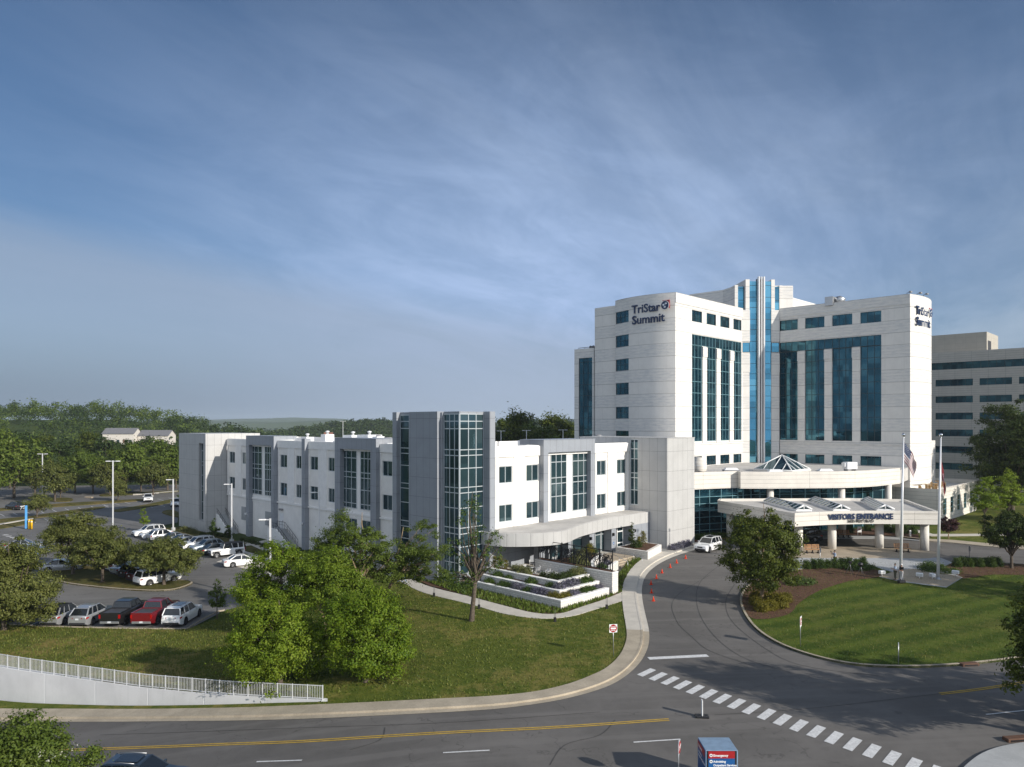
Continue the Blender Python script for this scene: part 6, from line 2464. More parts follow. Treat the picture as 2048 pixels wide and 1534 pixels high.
for (px, Y, top, lab, sd) in ((1969, 112, 8.6, 'light green young tree on the far lawn, left of the pair', 33), (2016, 114, 9.2, 'light green young tree on the far lawn, right of the pair', 34)):
    b = PX(px, Y)
    s = top / 9
    tree('young_tree', lab, b, [(0, 0, 5.2 * s, 2.2, 2.0, 2.2 * s), (0, 0, 7.4 * s, 1.2, 1.1, 1.5 * s), (-.8, 0, 4.2 * s, 1.6, 1.5, 1.1), (.9, 0, 4.4 * s, 1.6, 1.5, 1.1)],
         .24, 'lf_bright', sd, 100, 70, .40, 2.4, .11, 'bark', 'young trees on the far lawn', 12, (0, 0), .3, .6)
b = P(2023, 1139)
tree('crab_tree', 'small dark leaved tree with forked trunk in the far mulch bed', b,
     [(0, 0, 4.3, 2.9, 2.7, 1.7), (-1.4, 0, 3.6, 1.7, 1.6, 1.1), (1.4, 0, 3.8, 1.7, 1.6, 1.2), (.2, 0, 5.4, 1.7, 1.6, 1.1)], 0.22, 'lf_dark', 35, 170, 100, 0.42, 1.5, .17, 'bark', None, 16)
b = P(1897, 1079)
tree('red_maple', 'little dark red maple beside the curving far path', b, [(0, 0, 2.2, 1.35, 1.3, .95), (-.5, 0, 1.7, .8, .8, .5), (.5, 0, 1.7, .8, .8, .5)], .22, 'lf_red', 36, 110, 30, .22, .9, .08, 'bark_light', None, 10)
tree('oak_tree', 'dark tree leaning in from the lower right edge over the road', (30.9, 38.0, 0.14),
     [(0, 0, 5.6, 4.4, 4.2, 2.6), (-2.0, .4, 4.2, 2.6, 2.4, 1.8), (-1.0, 0, 7.3, 2.6, 2.5, 1.5), (-3.1, .4, 3.6, 1.7, 1.6, 1.1), (1.8, 0, 4.5, 2.6, 2.5, 2.0), (-1.9, .3, 6.0, 2.2, 2.2, 1.5), (-2.6, .3, 7.0, 1.3, 1.3, 1.1)],
     0.21, 'lf_oak', 37, 300, 130, 0.52, 2.0, .22, 'bark', None, 24)
tree('oak_tree', 'dark tree behind the far mulch bed, cut by the right edge', (64, 80, .5),
     [(0, 0, 5.6, 3.6, 3.4, 3.2), (-1, 0, 8, 2.4, 2.2, 1.8)], 0.3, 'lf_dark', 39, 140, 80, 0.6, 2, .2, 'bark', None, 10)
# trees across the road, seen only by the shade and the reflections they give
tree('oak_tree', 'large road side tree off the right of the view', (47, 33, 0), [(0, 0, 7, 5, 4.6, 4), (2, 1, 10, 3.6, 3.4, 2.6)], .42, 'lf_dark', 40, 300, 36, .5, 3, .3)
tree('oak_tree', 'large tree off the right of the lawn island', (60, 66, 0), [(0, 0, 7, 4.6, 4.4, 4), (1, 0, 10, 3, 3, 2.5)], .42, 'lf_dark', 41, 260, 36, .5, 3, .3)
# -- flowering tree, bottom left
tree('flowering_tree', 'low green tree with white blossom at the bottom left corner', PX(52, 33.2),
     [(0, 0, 3.0, 2.5, 2.3, 1.9), (-1.2, 0, 3.4, 1.8, 1.7, 1.5), (1.3, .2, 2.9, 1.5, 1.5, 1.4), (-.1, 0, 4.4, 1.7, 1.5, 1.0)], .14, 'lf_mid', 51, 240, 150, .42, 1.3, .1, 'bark', None, 12)
ft = bpy.data.objects['flowering_tree']
rng = np.random.default_rng(9)
cen = lobe_points(rng, [(0.3, -.6, 2.9, 2.3, 1.9, 1.6), (-1.1, -.5, 2.8, 1.7, 1.4, 1.2), (1.1, -.3, 2.6, 1.3, 1.2, 1.1)], 70, .9)
v, f = leaves_np(rng, cen, 12, .13, .085, .8, .8, .9)
np_mesh('blossom', v, f, MT['petal'], ft)
# small trees by the stairs and lot edge
for (pp, hh, lab, sd) in (((346, 1070), 0, '', 0),):
    pass
for (pp, hh, mat, lab, sd) in (((427, 1078), 3.4, 'lf_box', 'small leaning green sapling at the grey end block corner', 61), ((456, 1086), 2.9, 'lf_dark', 'small dark sapling before the far staircase', 62),
                               ((434, 1238), 3.7, 'lf_mid', 'young conical green tree at the lot corner kerb', 63), ((287, 1062), 4.0, 'lf_bright', 'light green sapling on the dry grass behind the parked row', 64)):
    b = P(*pp, .1)
    tree('sapling', lab, b, [(0, 0, hh * .55, hh * .2, hh * .2, hh * .28), (0, 0, hh * .8, hh * .12, hh * .12, hh * .18), (hh * .05, 0, hh * .42, hh * .24, hh * .22, hh * .12)],
         .17, mat, sd, 70, 22, .16, hh * .3, .05, 'bark', 'saplings', 8)

# -- far trees: a few crown shapes, each copied with its trunk
far_protos = []
for i, (lb, mat) in enumerate((
        ([(0, 0, 7, 4.4, 4.2, 4.2), (-2, 0, 5.5, 3, 3, 2.6), (2.2, 0, 5.8, 3, 3, 2.8), (.4, 0, 10.2, 2.6, 2.6, 2.2)], 'lf_wood'),
        ([(0, 0, 6.4, 4.8, 4.4, 3.6), (-2.4, 0, 5.2, 2.8, 2.8, 2.4), (2.0, .4, 7.0, 3, 3, 2.6), (-1, 0, 9, 2.8, 2.6, 2.0)], 'lf_mid'),
        ([(0, 0, 7.6, 3.4, 3.3, 5.0), (.6, 0, 11, 2.0, 2.0, 2.6), (-1, 0, 5, 2.6, 2.6, 2.4)], 'lf_oak'),
        ([(0, 0, 5.6, 4.2, 4.0, 3.2), (1.8, 0, 6.6, 2.6, 2.6, 2.2), (-1.6, 0, 7.2, 2.6, 2.6, 2.2)], 'lf_pear'))):
    t = tree('far_tree', 'far tree', (0, 0, 0), lb, .50, mat, 70 + i, 130, 55, 1.0, 2.2, .22, 'bark', None, 9)
    far_protos.append(t)
fp_used = [False] * 4


def far_tree(k, x, y, s, label, group, sx=1.0):
    loc = (x, y, hgt(x, y) - .2)
    o = far_protos[k]
    if fp_used[k]:
        o = copy_tree(o)
    fp_used[k] = True
    o.name = 'far_tree'
    o.location = loc
    o.rotation_euler = (0, 0, random.uniform(0, 6.28))
    o.scale = (s * sx, s * sx, s)
    tag(o, label, 'tree', group)


KIND = ['dark green round crowned tree', 'mid green spreading tree', 'tall narrow dark tree', 'light olive tree']
# belt round the far lot on the left: nearest first
rr = random.Random(3)
for (px, Y, s, k) in ((-20, 172, 1.35, 1), (28, 178, 1.5, 1), (70, 186, 1.05, 3), (110, 170, .95, 3), (150, 192, 1.0, 1), (186, 190, 1.05, 1), (220, 186, 1.0, 3), (252, 190, 1.15, 1), (282, 196, 1.0, 1), (306, 186, .95, 3), (335, 200, 1.2, 1), (352, 206, 1.0, 3),
                      (20, 206, 1.25, 0), (64, 214, 1.2, 0), (104, 220, 1.1, 0), (140, 226, 1.15, 0), (178, 230, 1.2, 2), (214, 226, 1.15, 0), (250, 232, 1.15, 0), (290, 236, 1.2, 0), (324, 240, 1.1, 0), (350, 244, 1.15, 1),
                      (-30, 230, 1.35, 0), (372, 248, 1.05, 0), (400, 256, 1.0, 1), (0, 250, 1.4, 0), (45, 258, 1.3, 0), (90, 262, 1.2, 2), (135, 270, 1.2, 0)):
    p = PX(px, Y)
    far_tree(k, p.x, p.y, s * rr.uniform(.92, 1.08), KIND[k] + ' in the belt beyond the left parking bays', 'trees beyond the left parking bays')
for (px, Y, s, k, lab) in ((74, 141, .52, 3, 'open crowned lot tree near the blue phone pole'), (121, 178, .62, 3, 'small olive tree on a grass island in the far bays'), (236, 172, .55, 3, 'small olive tree on a grass strip left of the white pickup')):
    p = PX(px, Y)
    far_tree(k, p.x, p.y, s, lab, 'small trees between the far bays')
# row behind the low building, over its roof
for (px, Y, s, k) in ((398, 225, 1.0, 0), (440, 232, .98, 1), (486, 222, 1.0, 0), (530, 235, .95, 1), (572, 228, 1.05, 0), (608, 240, .98, 0), (652, 250, 1.0, 3), (696, 240, .98, 3), (724, 236, 1.12, 1), (768, 232, 1.22, 3), (800, 245, 1.0, 3)):
    p = PX(px, Y)
    far_tree(k, p.x, p.y, s * rr.uniform(.95, 1.05), KIND[k] + ' showing over the low white roof', 'trees showing over the low roof')
for (px, Y, s, k) in ((992, 205, 1.28, 0), (1016, 215, 1.42, 2), (1040, 200, 1.52, 2), (1062, 212, 1.4, 0), (1086, 204, 1.42, 1), (1108, 214, 1.35, 0), (1128, 206, 1.38, 2), (1146, 212, 1.3, 0), (1004, 226, 1.4, 1), (1052, 230, 1.5, 0), (1098, 228, 1.45, 2)):
    p = PX(px, Y)
    far_tree(k, p.x, p.y, s * rr.uniform(.95, 1.05), KIND[k] + ' in the row between corner tower and white tower', 'trees between the corner tower and the white tower')
for (px, Y, s, k) in ((2040, 165, 1.2, 2), (2075, 150, 1.0, 0), (1985, 170, .9, 2), (2110, 118, .9, 0)):
    p = PX(px, Y)
    far_tree(k, p.x, p.y, s, KIND[k] + ' right of the roof terrace', 'trees right of the roof terrace')


# -- far woods: one mass on the hills
def far_wood(name, cells, seed, leaf, per, mat, hh):
    rng = np.random.default_rng(seed)
    cs = []
    for (x, y) in cells:
        s = rng.uniform(.75, 1.25) * hh
        k = 7
        d = rng.normal(0, 1, (k, 3))
        d /= np.linalg.norm(d, axis=1, keepdims=True)
        d[:, 2] = np.abs(d[:, 2]) * .9
        c = d * np.array([.42, .42, .55]) * s * rng.uniform(.6, 1, (k, 1)) + np.array([x, y, hgt(x, y) + s * .42])
        cs.append(c)
    cen = np.concatenate(cs)
    v, f = leaves_np(rng, cen, per, hh * .12, leaf, .8, .9, .75)
    o = np_mesh(name, v, f, MT[mat])
    o['kind'] = 'stuff'
    return o


rg = np.random.default_rng(4)
cells = []
for _ in range(1500):
    x = rg.uniform(-640, -150)
    y = rg.uniform(262, 640)
    px = 1024 + F * x / y
    if -140 < px < 420 and not (150 < px < 330 and 352 < y < 392):
        cells.append((x, y))
far_wood('hillside_wood', cells[::3] + cells[1::3], 81, 1.0, 22, 'lf_wood', 11.5)
far_wood('hillside_wood', cells[2::3], 84, 1.0, 24, 'lf_mid', 12.5)
cells = []
for _ in range(1500):
    y = 270 + 2100 * rg.uniform(0, 1) ** 1.7
    px = rg.uniform(200, 1200)
    x = (px - 1024) / F * y
    if y > 640 or px > 330:
        cells.append((x, y))
far_wood('valley_wood', cells, 82, 1.9, 11, 'lf_wood', 11.5)
cells = []
for _ in range(500):
    px = rg.uniform(560, 1160)
    y = rg.uniform(820, 1120)
    cells.append(((px - 1024) / F * y, y))
far_wood('ridge_wood', cells, 83, 2.0, 13, 'lf_wood', 11)
# distant ridges
mb = MB()
for (Y, prof) in ((3600, [(-400, 20), (100, 25), (230, 30), (300, 42), (340, 40), (420, 30), (520, 28), (620, 37), (700, 32), (900, 25), (1300, 25), (1800, 30), (2400, 20)]),
                  (5200, [(-400, 20), (200, 25), (500, 60), (560, 66), (640, 60), (720, 40), (1000, 30), (1250, 44), (1500, 30), (2400, 20)])):
    line = []
    for (a, b_), (c, d_) in zip(prof, prof[1:]):
        for i in range(8):
            t_ = i / 8
            line.append((lerp(a, c, t_), lerp(b_, d_, ss(t_)) + rr.uniform(-1.5, 1.5)))
    vs = []
    for px, h in line:
        x = (px - 1024) / F * Y
        vs += [(x, Y, -20), (x, Y, h * .7), (x, Y + 300, h), (x, Y + 900, -20)]
    mb.add(vs, [(4 * i + k, 4 * i + 4 + k, 4 * i + 5 + k, 4 * i + 1 + k) for i in range(len(line) - 1) for k in range(3)])
setting(mb.build('hills', MT['field']))

# ------------------------------------------------------------------ shrubs and beds
pb = shrub_proto('boxwood', .47, 1.3, .10, 'lf_box', 101, 110, 24)
for i in range(9):
    px = 1613 + i * 14.2
    q = P(px, 1137 - i * .6, .16)
    plant(pb, 'boxwood', 'round green boxwood in the hedge row behind the mulch bed', 'shrub', q, rr.uniform(.9, 1.1), rr.uniform(0, 6), 'boxwood row behind the mulch bed')
for i in range(8):
    q = P(1914 + i * 11.5, 1133 - (i % 2) * 1.2, .16)
    plant(pb, 'boxwood', 'dark green boxwood in the row before the far trunk', 'shrub', q, rr.uniform(.95, 1.15), rr.uniform(0, 6), 'boxwood row right of the flagpoles')
for i, (px, py, s) in enumerate(((1700, 1066, 1.3), (1772, 1064, 1.6), (1788, 1066, 1.2), (1808, 1067, 1.3), (1826, 1068, 1.2), (1735, 1062, 1.0))):
    plant(pb, 'boxwood', 'green shrub in the bed behind the canopy drive', 'shrub', P(px, py, .12), s, i, 'shrubs behind the canopy drive')
py_ = shrub_proto('yew', .8, 1.5, .12, 'lf_gold', 102, 150, 20)
for i, (px, py, s) in enumerate(((1512, 1210, .75), (1524, 1222, .85), (1541, 1219, .85), (1556, 1214, 1.15), (1536, 1205, .9), (1512, 1200, .8), (1572, 1204, .8))):
    plant(py_, 'yew', 'rounded golden green shrub clustered at the island tree foot', 'shrub', P(px, py, .16), s, i, 'golden shrubs under the island tree')
pj = shrub_proto('juniper', 1.5, .9, .13, 'lf_box', 103, 150, 14)
for (px, py, sx, sy, rz, lab) in ((1717, 1138, 1.5, .9, .1, 'flat topped spreading green shrub left of the walkway'), (1880, 1144, 1.5, .95, -.35, 'flat spreading green shrub at the foot of the right flagpole'),
                                  (1862, 1137, 1.1, .8, 0, 'flat spreading green shrub left of the right flagpole'), (1603, 1168, 1.3, .8, .3, 'low spreading green shrub under the island tree edge')):
    plant(pj, 'juniper', lab, 'shrub', P(px, py, .16), (sx, sy, 1), rz)
# planter plants
ps = shrub_proto('sage_bush', .62, .95, .12, 'lf_sage', 104, 60, 14)
pl = shrub_proto('lavender', .5, .62, .10, 'lf_lav', 105, 60, 14)
pg = shrub_proto('green_perennial', .45, .5, .12, 'lf_box', 106, 90, 16)
po = shrub_proto('gold_spirea', .48, .55, .10, 'lf_gold', 107, 50, 14)
pc = shrub_proto('golden_conifer', .38, 1.25, .11, 'lf_gold', 108, 60, 14, upright=True)
pd = shrub_proto('dark_evergreen', .6, .8, .13, 'lf_dark', 109, 60, 14)


def row(proto, name, label, cat, lst, z, group):
    for (u, v, s) in lst:
        x, y = xy(u, v)
        plant(proto, name, label, cat, (x, y, z), s * rr.uniform(.9, 1.1), rr.uniform(0, 6), group)


row(pc, 'golden_conifer', 'small upright golden conifer on the top planter tier', 'shrub', [(53.6, 55.2, 1), (53.6, 54.3, 1.0), (53.6, 53.5, .85)], 1.66, 'golden conifers on the top tier')
row(ps, 'sage_bush', 'pale olive bush on the top planter tier by the patio', 'shrub', [(53.7, 52.3, 1), (53.7, 51.3, 1.05), (53.7, 50.5, 1), (56.4, 46.6, 1.15), (57.2, 46.6, 1.2)], 1.66, 'olive bushes on the top tier')
row(pd, 'dark_evergreen', 'dark evergreen shrub at the top planter corner', 'shrub', [(53.8, 48.4, .9), (53.9, 47.2, 1), (54.3, 46.5, 1), (55.2, 46.5, .95), (55.9, 46.5, .8)], 1.66, 'dark shrubs on the top tier')
row(pl, 'lavender', 'purple grey lavender clump in the planter tiers', 'plant', [(52.2, 45.2, 1.1), (52.5, 44.98, 1.1), (53.6, 45.1, 1.3), (54.4, 45.1, 1.2), (55.0, 45.1, 1.0)], 1.24, 'lavender in the planters')
row(pl, 'lavender', 'purple grey lavender clump in the planter tiers', 'plant', [(51.1, 49.6, 1.1), (51.1, 48.9, 1.0), (51.1, 47.0, 1.0), (51.1, 46.2, 1.1), (51.1, 45.6, 1.0), (52.8, 43.9, 1), (53.5, 43.9, .9), (56.6, 43.9, .9), (57.2, 43.9, .8)], .74, 'lavender in the planters')
row(pg, 'green_perennial', 'low bright green perennial in the planter tiers', 'plant', [(52.3, 48.7, 1.3), (52.3, 46.2, 1.1), (52.3, 53.4, 1), (52.3, 51.8, .8), (55.8, 45.1, 1), (56.7, 45.1, 1.2)], 1.24, 'green perennials in the planters')
row(pg, 'green_perennial', 'low bright green perennial in the planter tiers', 'plant', [(51.1, 51.4, 1.2), (51.1, 50.6, 1.0), (51.1, 47.9, 1.1), (51.1, 53.4, 1.0), (54.6, 43.9, 1.1), (55.4, 43.9, 1.0), (56.0, 43.9, .8)], .74, 'green perennials in the planters')
row(po, 'gold_spirea', 'rounded gold green shrub at the lowest planter corner', 'shrub', [(51.1, 44.7, 1.1), (51.15, 44.0, 1.1), (52.0, 43.95, 1.15)], .74, 'gold shrubs at the planter corner')
row(pl, 'lavender', 'grey purple clump behind the curved lower wall', 'plant', [(60.2, 45.7, 1.1), (64.9, 49.1, 1.1), (65.8, 49.5, .9)], 1.15, 'clumps behind the curved wall')
row(po, 'gold_spirea', 'gold green shrub behind the curved lower wall', 'shrub', [(61.4, 47.0, 1.2)], 1.15, None)
row(pg, 'green_perennial', 'bright green shrub behind the curved lower wall', 'shrub', [(63.2, 48.2, 1.2)], 1.15, None)
row(ps, 'sage_bush', 'pale olive bush behind the metal screens', 'shrub', [(60.2, 48.4, 1.4), (62.0, 50.6, 1.5), (63.4, 51.4, 1.5), (60.6, 49.8, 1.2)], 1.8, 'olive bushes behind the screens')
row(pc, 'golden_conifer', 'upright golden conifer beside the entrance steps', 'shrub', [(65.0, 51.4, 1.0), (65.8, 51.9, 1.05)], 1.8, 'golden conifers by the steps')
row(pd, 'dark_evergreen', 'dark evergreen bush beside the entrance door', 'shrub', [(66.6, 52.6, 1.6)], 1.8, None)
row(pd, 'dark_evergreen', 'dark bush in the planter box right of the steps', 'shrub', [(74.6, 51.6, 1.3)], 1.76, None)
row(pc, 'golden_conifer', 'golden conifer in the planter box right of the steps', 'shrub', [(76.0, 52.2, .9), (77.2, 52.4, 1.1)], 1.76, 'golden conifers in the planter box')
tree('dwarf_conifer', 'slim dark conifer rising from the planter box by the entrance', (*xy(75.0, 52.6), 1.76), [(0, 0, 1.0, .5, .5, .6), (0, 0, 1.9, .32, .32, .5), (0, 0, 2.6, .18, .18, .4)], .14, 'lf_dark', 66, 60, 18, .12, .4, .05, 'bark', None, 6)
# shrubs by the tower foot and the far lawn strip
for i, (px, py, s) in enumerate(((905, 1165, 1.2), (888, 1160, 1.0), (868, 1158, .9), (925, 1178, .8), (845, 1150, .9))):
    plant(pb, 'boxwood', 'green shrub in the mulch at the foot of the glass tower', 'shrub', P(px, py, .1), s, i, 'shrubs at the glass tower foot')
for i, (px, py, s, pr_) in enumerate(((368, 1063, 1.2, ps), (378, 1065, 1.2, ps), (388, 1067, 1.1, ps))):
    plant(pr_, 'sage_bush', 'pale yellow green tuft at the foot of the far grey block', 'shrub', P(px, py, .1), s, i, 'pale tufts at the grey block')
for i, (px, py) in enumerate(((405, 1071), (418, 1073), (424, 1071), (436, 1073), (445, 1074), (484, 1082), (492, 1084), (500, 1086), (508, 1088), (516, 1090), (526, 1094), (534, 1097), (545, 1100))):
    plant(pd, 'dark_evergreen', 'low dark shrub along the foot of the left wing', 'shrub', P(px, py, .1), rr.uniform(.7, 1.0), i, 'dark shrubs along the left wing')
for i, (px, py) in enumerate(((1352, 1098), (1360, 1096), (1368, 1093), (1345, 1100), (1376, 1091))):
    plant(pl, 'lavender', 'lavender clump at the foot of the grey right block', 'plant', P(px, py, .12), 1.3, i, 'lavender by the right block')
for i, (px, py) in enumerate(((1396, 1078), (1408, 1077), (1424, 1075), (1440, 1074), (1460, 1073))):
    plant(pg, 'green_perennial', 'low shrub along the curved lobby glass', 'shrub', P(px, py, .16), 1.5, i, 'shrubs along the lobby glass')


# ground cover and grass blades
def scatter_blades(name, polys, n, size, mat, seed, zf=None, off=.1, tall=1.0):
    rng = np.random.default_rng(seed)
    out = []
    for poly in polys:
        pa = np.array(poly)
        mn, mx = pa.min(0), pa.max(0)
        X = rng.uniform(mn[0], mx[0], n)
        Y = rng.uniform(mn[1], mx[1], n)
        ins = np.zeros(n, bool)
        for i in range(len(pa)):
            x0, y0 = pa[i]
            x1, y1 = pa[(i + 1) % len(pa)]
            c = (y0 > Y) != (y1 > Y)
            with np.errstate(divide='ignore', invalid='ignore'):
                xi = (x1 - x0) * (Y - y0) / ((y1 - y0) if y1 != y0 else 1e-9) + x0
            ins ^= c & (X < xi)
        out += [(x, y, (zf or hgt)(x, y) + off) for x, y in zip(X[ins], Y[ins])]
    c = np.array(out)
    m = len(c)
    a = rng.uniform(0, 2 * math.pi, m)
    s = size * rng.uniform(.5, 1.4, m)
    dx, dy = np.cos(a) * s * .35, np.sin(a) * s * .35
    lean = rng.normal(0, .35, (m, 2)) * s[:, None]
    v = np.zeros((m, 3, 3))
    v[:, 0] = c + np.stack([-dx, -dy, -.03 * np.ones(m)], 1)
    v[:, 1] = c + np.stack([dx, dy, -.03 * np.ones(m)], 1)
    v[:, 2] = c + np.stack([lean[:, 0], lean[:, 1], s * tall], 1)
    o = np_mesh(name, v.reshape(-1, 3), np.arange(3 * m).reshape(m, 3), MT[mat])
    o['kind'] = 'stuff'


scatter_blades('ground_cover', [gc_poly], 42000, .24, 'lf_mid', 201, None, .1)

scatter_blades('grass_blades', [lawn_poly], 52000, .11, 'lf_lawn', 202, None, .08)
scatter_blades('grass_blades', [ISL], 45000, .085, 'lf_lawn', 203, None, .14)
scatter_blades('grass_blades', [bank_poly], 36000, .12, 'lf_lawn', 204, bank_z, .08)

# ------------------------------------------------------------------ vehicles
PAINT = {}


def paint(name, col, metal=0.0):
    if name not in PAINT:
        PAINT[name] = car_paint('car_paint_' + name, col, metal, .32)
    return PAINT[name]


PC = dict(white=((.80, .80, .79), 0), silver=((.42, .43, .44), .5), grey=((.16, .17, .18), .4), black=((.012, .012, .013), 0), red=((.17, .008, .012), .15),
          blue=((.035, .07, .12), .3), pale_blue=((.36, .42, .47), .4), dark_blue=((.022, .034, .05), .3), maroon=((.07, .010, .014), .2))
# kind: length, width, height, wheelbase, wheel radius, hood z, belt z, tail z, cabin base x0 x1, roof x0 x1 (front positive)
KINDS = dict(
    suv=dict(L=4.85, W=1.92, H=1.74, wb=2.85, wr=.37, hood=1.02, belt=1.08, tail=1.10, base=(1.02, -2.32), roof=(.28, -2.02), gz=.24),
    crossover=dict(L=4.6, W=1.86, H=1.66, wb=2.70, wr=.35, hood=.98, belt=1.04, tail=1.06, base=(1.05, -2.16), roof=(.25, -1.60), gz=.21),
    sedan=dict(L=4.75, W=1.82, H=1.45, wb=2.75, wr=.33, hood=.88, belt=.93, tail=.98, base=(.98, -1.72), roof=(.18, -.95), gz=.17),
    pickup=dict(L=5.8, W=2.02, H=1.92, wb=3.65, wr=.41, hood=1.22, belt=1.25, tail=1.25, base=(1.32, -.92), roof=(.72, -.72), gz=.33),
    jeep=dict(L=4.5, W=1.86, H=1.86, wb=3.0, wr=.42, hood=1.16, belt=1.18, tail=1.18, base=(.72, -2.12), roof=(.50, -2.05), gz=.34))


def car(kind, colour, label, loc, rz, group=None, roof=None, rim='rim', name='parked_car', front_plate=False, mirror=None):
    k = KINDS[kind]
    L, W, H, wb, wr = k['L'], k['W'], k['H'], k['wb'], k['wr']
    m = paint(colour, *PC[colour])
    cat = {'pickup': 'pickup truck', 'suv': 'car', 'crossover': 'car', 'sedan': 'car', 'jeep': 'car'}[kind]
    t = thing(name, label, cat, loc, rz, group)
    hw = W / 2
    ax = (wb / 2 + .05, -wb / 2 + .05)
    xs = sorted(set([round(-L / 2 + L * i / 44, 3) for i in range(45)] + [round(a + wr * 1.16 * c, 3) for a in ax for c in (-1.0, -.92, -.7, -.35, 0, .35, .7, .92, 1.0)]))
    b0, b1 = k['base']

    def top(x):
        if kind == 'pickup':
            if x < b1:
                return k['tail']
        if x > b0:
            s = (x - b0) / (L / 2 - b0)
            drop = .05 * s + .16 * max(0, (s - .82) / .18) ** 2 * (0.6 if kind in ('jeep', 'pickup') else 1.6)
            return k['hood'] + (k['belt'] - k['hood']) * (1 - min(1, s * 3)) - drop
        if x < b1:
            s = (b1 - x) / (b1 + L / 2) if b1 + L / 2 > 0 else 0
            return k['tail'] - .04 * s - .10 * max(0, (s - .7) / .3) ** 2
        return lerp(k['tail'], k['belt'], (x - b1) / (b0 - b1))

    def halfw(x):
        s = abs(x) / (L / 2)
        e = {'jeep': .06, 'pickup': .05}.get(kind, .13)
        return hw * (1 - e * max(0, (s - .72) / .28) ** 2 - .015)

    rows_ = []
    gz = k['gz']
    for x in xs:
        w, zt = halfw(x), top(x)
        s = abs(x) / (L / 2)
        zb = gz + .14 * max(0, (s - .86) / .14) ** 2
        za = zb
        for a in ax:
            d = abs(x - a)
            ra = wr * 1.16
            if d < ra:
                za = max(za, wr + math.sqrt(max(0, ra * ra - d * d)))
        za = min(za, zt - .16)
        mid_ = max(za + .06, lerp(zb, zt, .55))
        prof = [(0, zb + (.12 if za > zb + .01 else 0)), (w * .80, zb + (.12 if za > zb + .01 else 0)), (w * .80, za), (w * .975, za), (w, max(za + .05, lerp(zb, zt, .35))), (w * 1.0, mid_), (w * .965, zt - .07), (w * .90, zt - .005), (w * .5, zt + .012), (0, zt + .018)]
        rows_.append([(x, y, z) for y, z in prof])
    mb = MB()
    n = len(rows_[0])
    for sgn in (1, -1):
        vs = [(x, y * sgn, z) for r in rows_ for (x, y, z) in r]
        fs = []
        for i in range(len(rows_) - 1):
            for j in range(n - 1):
                q = (i * n + j, i * n + j + 1, (i + 1) * n + j + 1, (i + 1) * n + j)
                fs.append(q if sgn > 0 else q[::-1])
        fs.append(tuple(range(n)) if sgn < 0 else tuple(range(n - 1, -1, -1)))
        fs.append(tuple((len(rows_) - 1) * n + j for j in (range(n) if sgn > 0 else range(n - 1, -1, -1))))
        mb.add(vs, fs, 0, True)
    body = mb.build('body', m, t)
    es = body.modifiers.new('edge', 'EDGE_SPLIT')
    es.split_angle = R(38)
    if kind == 'pickup':
        # open load bed sunk between the bed walls, with tailgate
        x0, x1 = -L / 2 + .10, b1 - .06
        mb = MB()
        mb.add([(x0, -hw * .84, k['tail'] + .022), (x1, -hw * .84, k['tail'] + .022), (x1, hw * .84, k['tail'] + .022), (x0, hw * .84, k['tail'] + .022)], [(0, 1, 2, 3)])
        mb.build('load_bed', MT['darkgrey'], t)
        mb = MB()
        for sgn in (-1, 1):
            mb.box(x0 - .06, x1, sgn * hw * .84, sgn * hw * .94, k['tail'] + .0, k['tail'] + .10)
        mb.box(x0 - .06, x0, -hw * .84, hw * .84, k['tail'], k['tail'] + .10)
        mb.box(x1, x1 + .04, -hw * .84, hw * .84, k['tail'], k['tail'] + .10)
        mb.build('bed_rail', m, t)
    # glasshouse
    r0, r1 = k['roof']
    wb_, wr_ = halfw(0) * .905, halfw(0) * (.86 if kind == 'jeep' else .735)
    zb_ = k['belt'] + .0
    zr = H - .03

    def ring(z_, fwd, bwd, w, zz=None):
        return [(fwd, -w, z_), (fwd, w, z_), (bwd, w, z_), (bwd, -w, z_)]
    tail_z = min(top(b1 + .02), top(b1 - .05)) if kind != 'pickup' else k['tail']
    A = [(b0, -wb_ * .93, top(b0) - .02), (b0, wb_ * .93, top(b0) - .02), (0, wb_ * 1.0, k['belt'] - .02), (b1, wb_ * .93, tail_z - .02), (b1, -wb_ * .93, tail_z - .02), (0, -wb_ * 1.0, k['belt'] - .02)]
    mx = (r0 + r1) / 2
    B = [(r0, -wr_ * .93, zr - .03), (r0, wr_ * .93, zr - .03), (mx, wr_, zr), (r1, wr_ * .95, zr - .05), (r1, -wr_ * .95, zr - .05), (mx, -wr_, zr)]
    mb = MB()
    mb.add(A + B, [(i, (i + 1) % 6, 6 + (i + 1) % 6, 6 + i) for i in range(6)] + [(6, 7, 8, 9, 10, 11)])
    mb.build('cabin_glass', MT['carglass'], t)
    mr = MT['plastic'] if roof == 'black' else m
    mb = MB()
    o = .025
    C = [(x + (o if x > mx else -o if x < mx else 0), y * 1.02, z - .012) for x, y, z in B]
    D = [(lerp(mx, x, .96), y * .90, z + .035) for x, y, z in B]
    mb.add(C + D + [(mx, 0, zr + .045)], [(i, (i + 1) % 6, 6 + (i + 1) % 6, 6 + i) for i in range(6)] + [(6 + i, 6 + (i + 1) % 6, 12) for i in range(6)])
    rf = mb.build('roof', mr, t)
    if kind in ('suv', 'crossover'):
        for sgn in (-1, 1):
            MB().tube([(r0 - .25, sgn * wr_ * .86, zr + .05), (mx, sgn * wr_ * .86, zr + .085), (r1 + .2, sgn * wr_ * .86, zr + .04)], .02, 5).build('roof_rail', MT['steel'] if roof != 'black' else MT['plastic'], rf)
        if roof in ('sunroof', 'black'):
            MB().box(mx - .45, r0 - .2, -wr_ * .6, wr_ * .6, zr + .048, zr + .056).build('sunroof', MT['carglass'], rf)

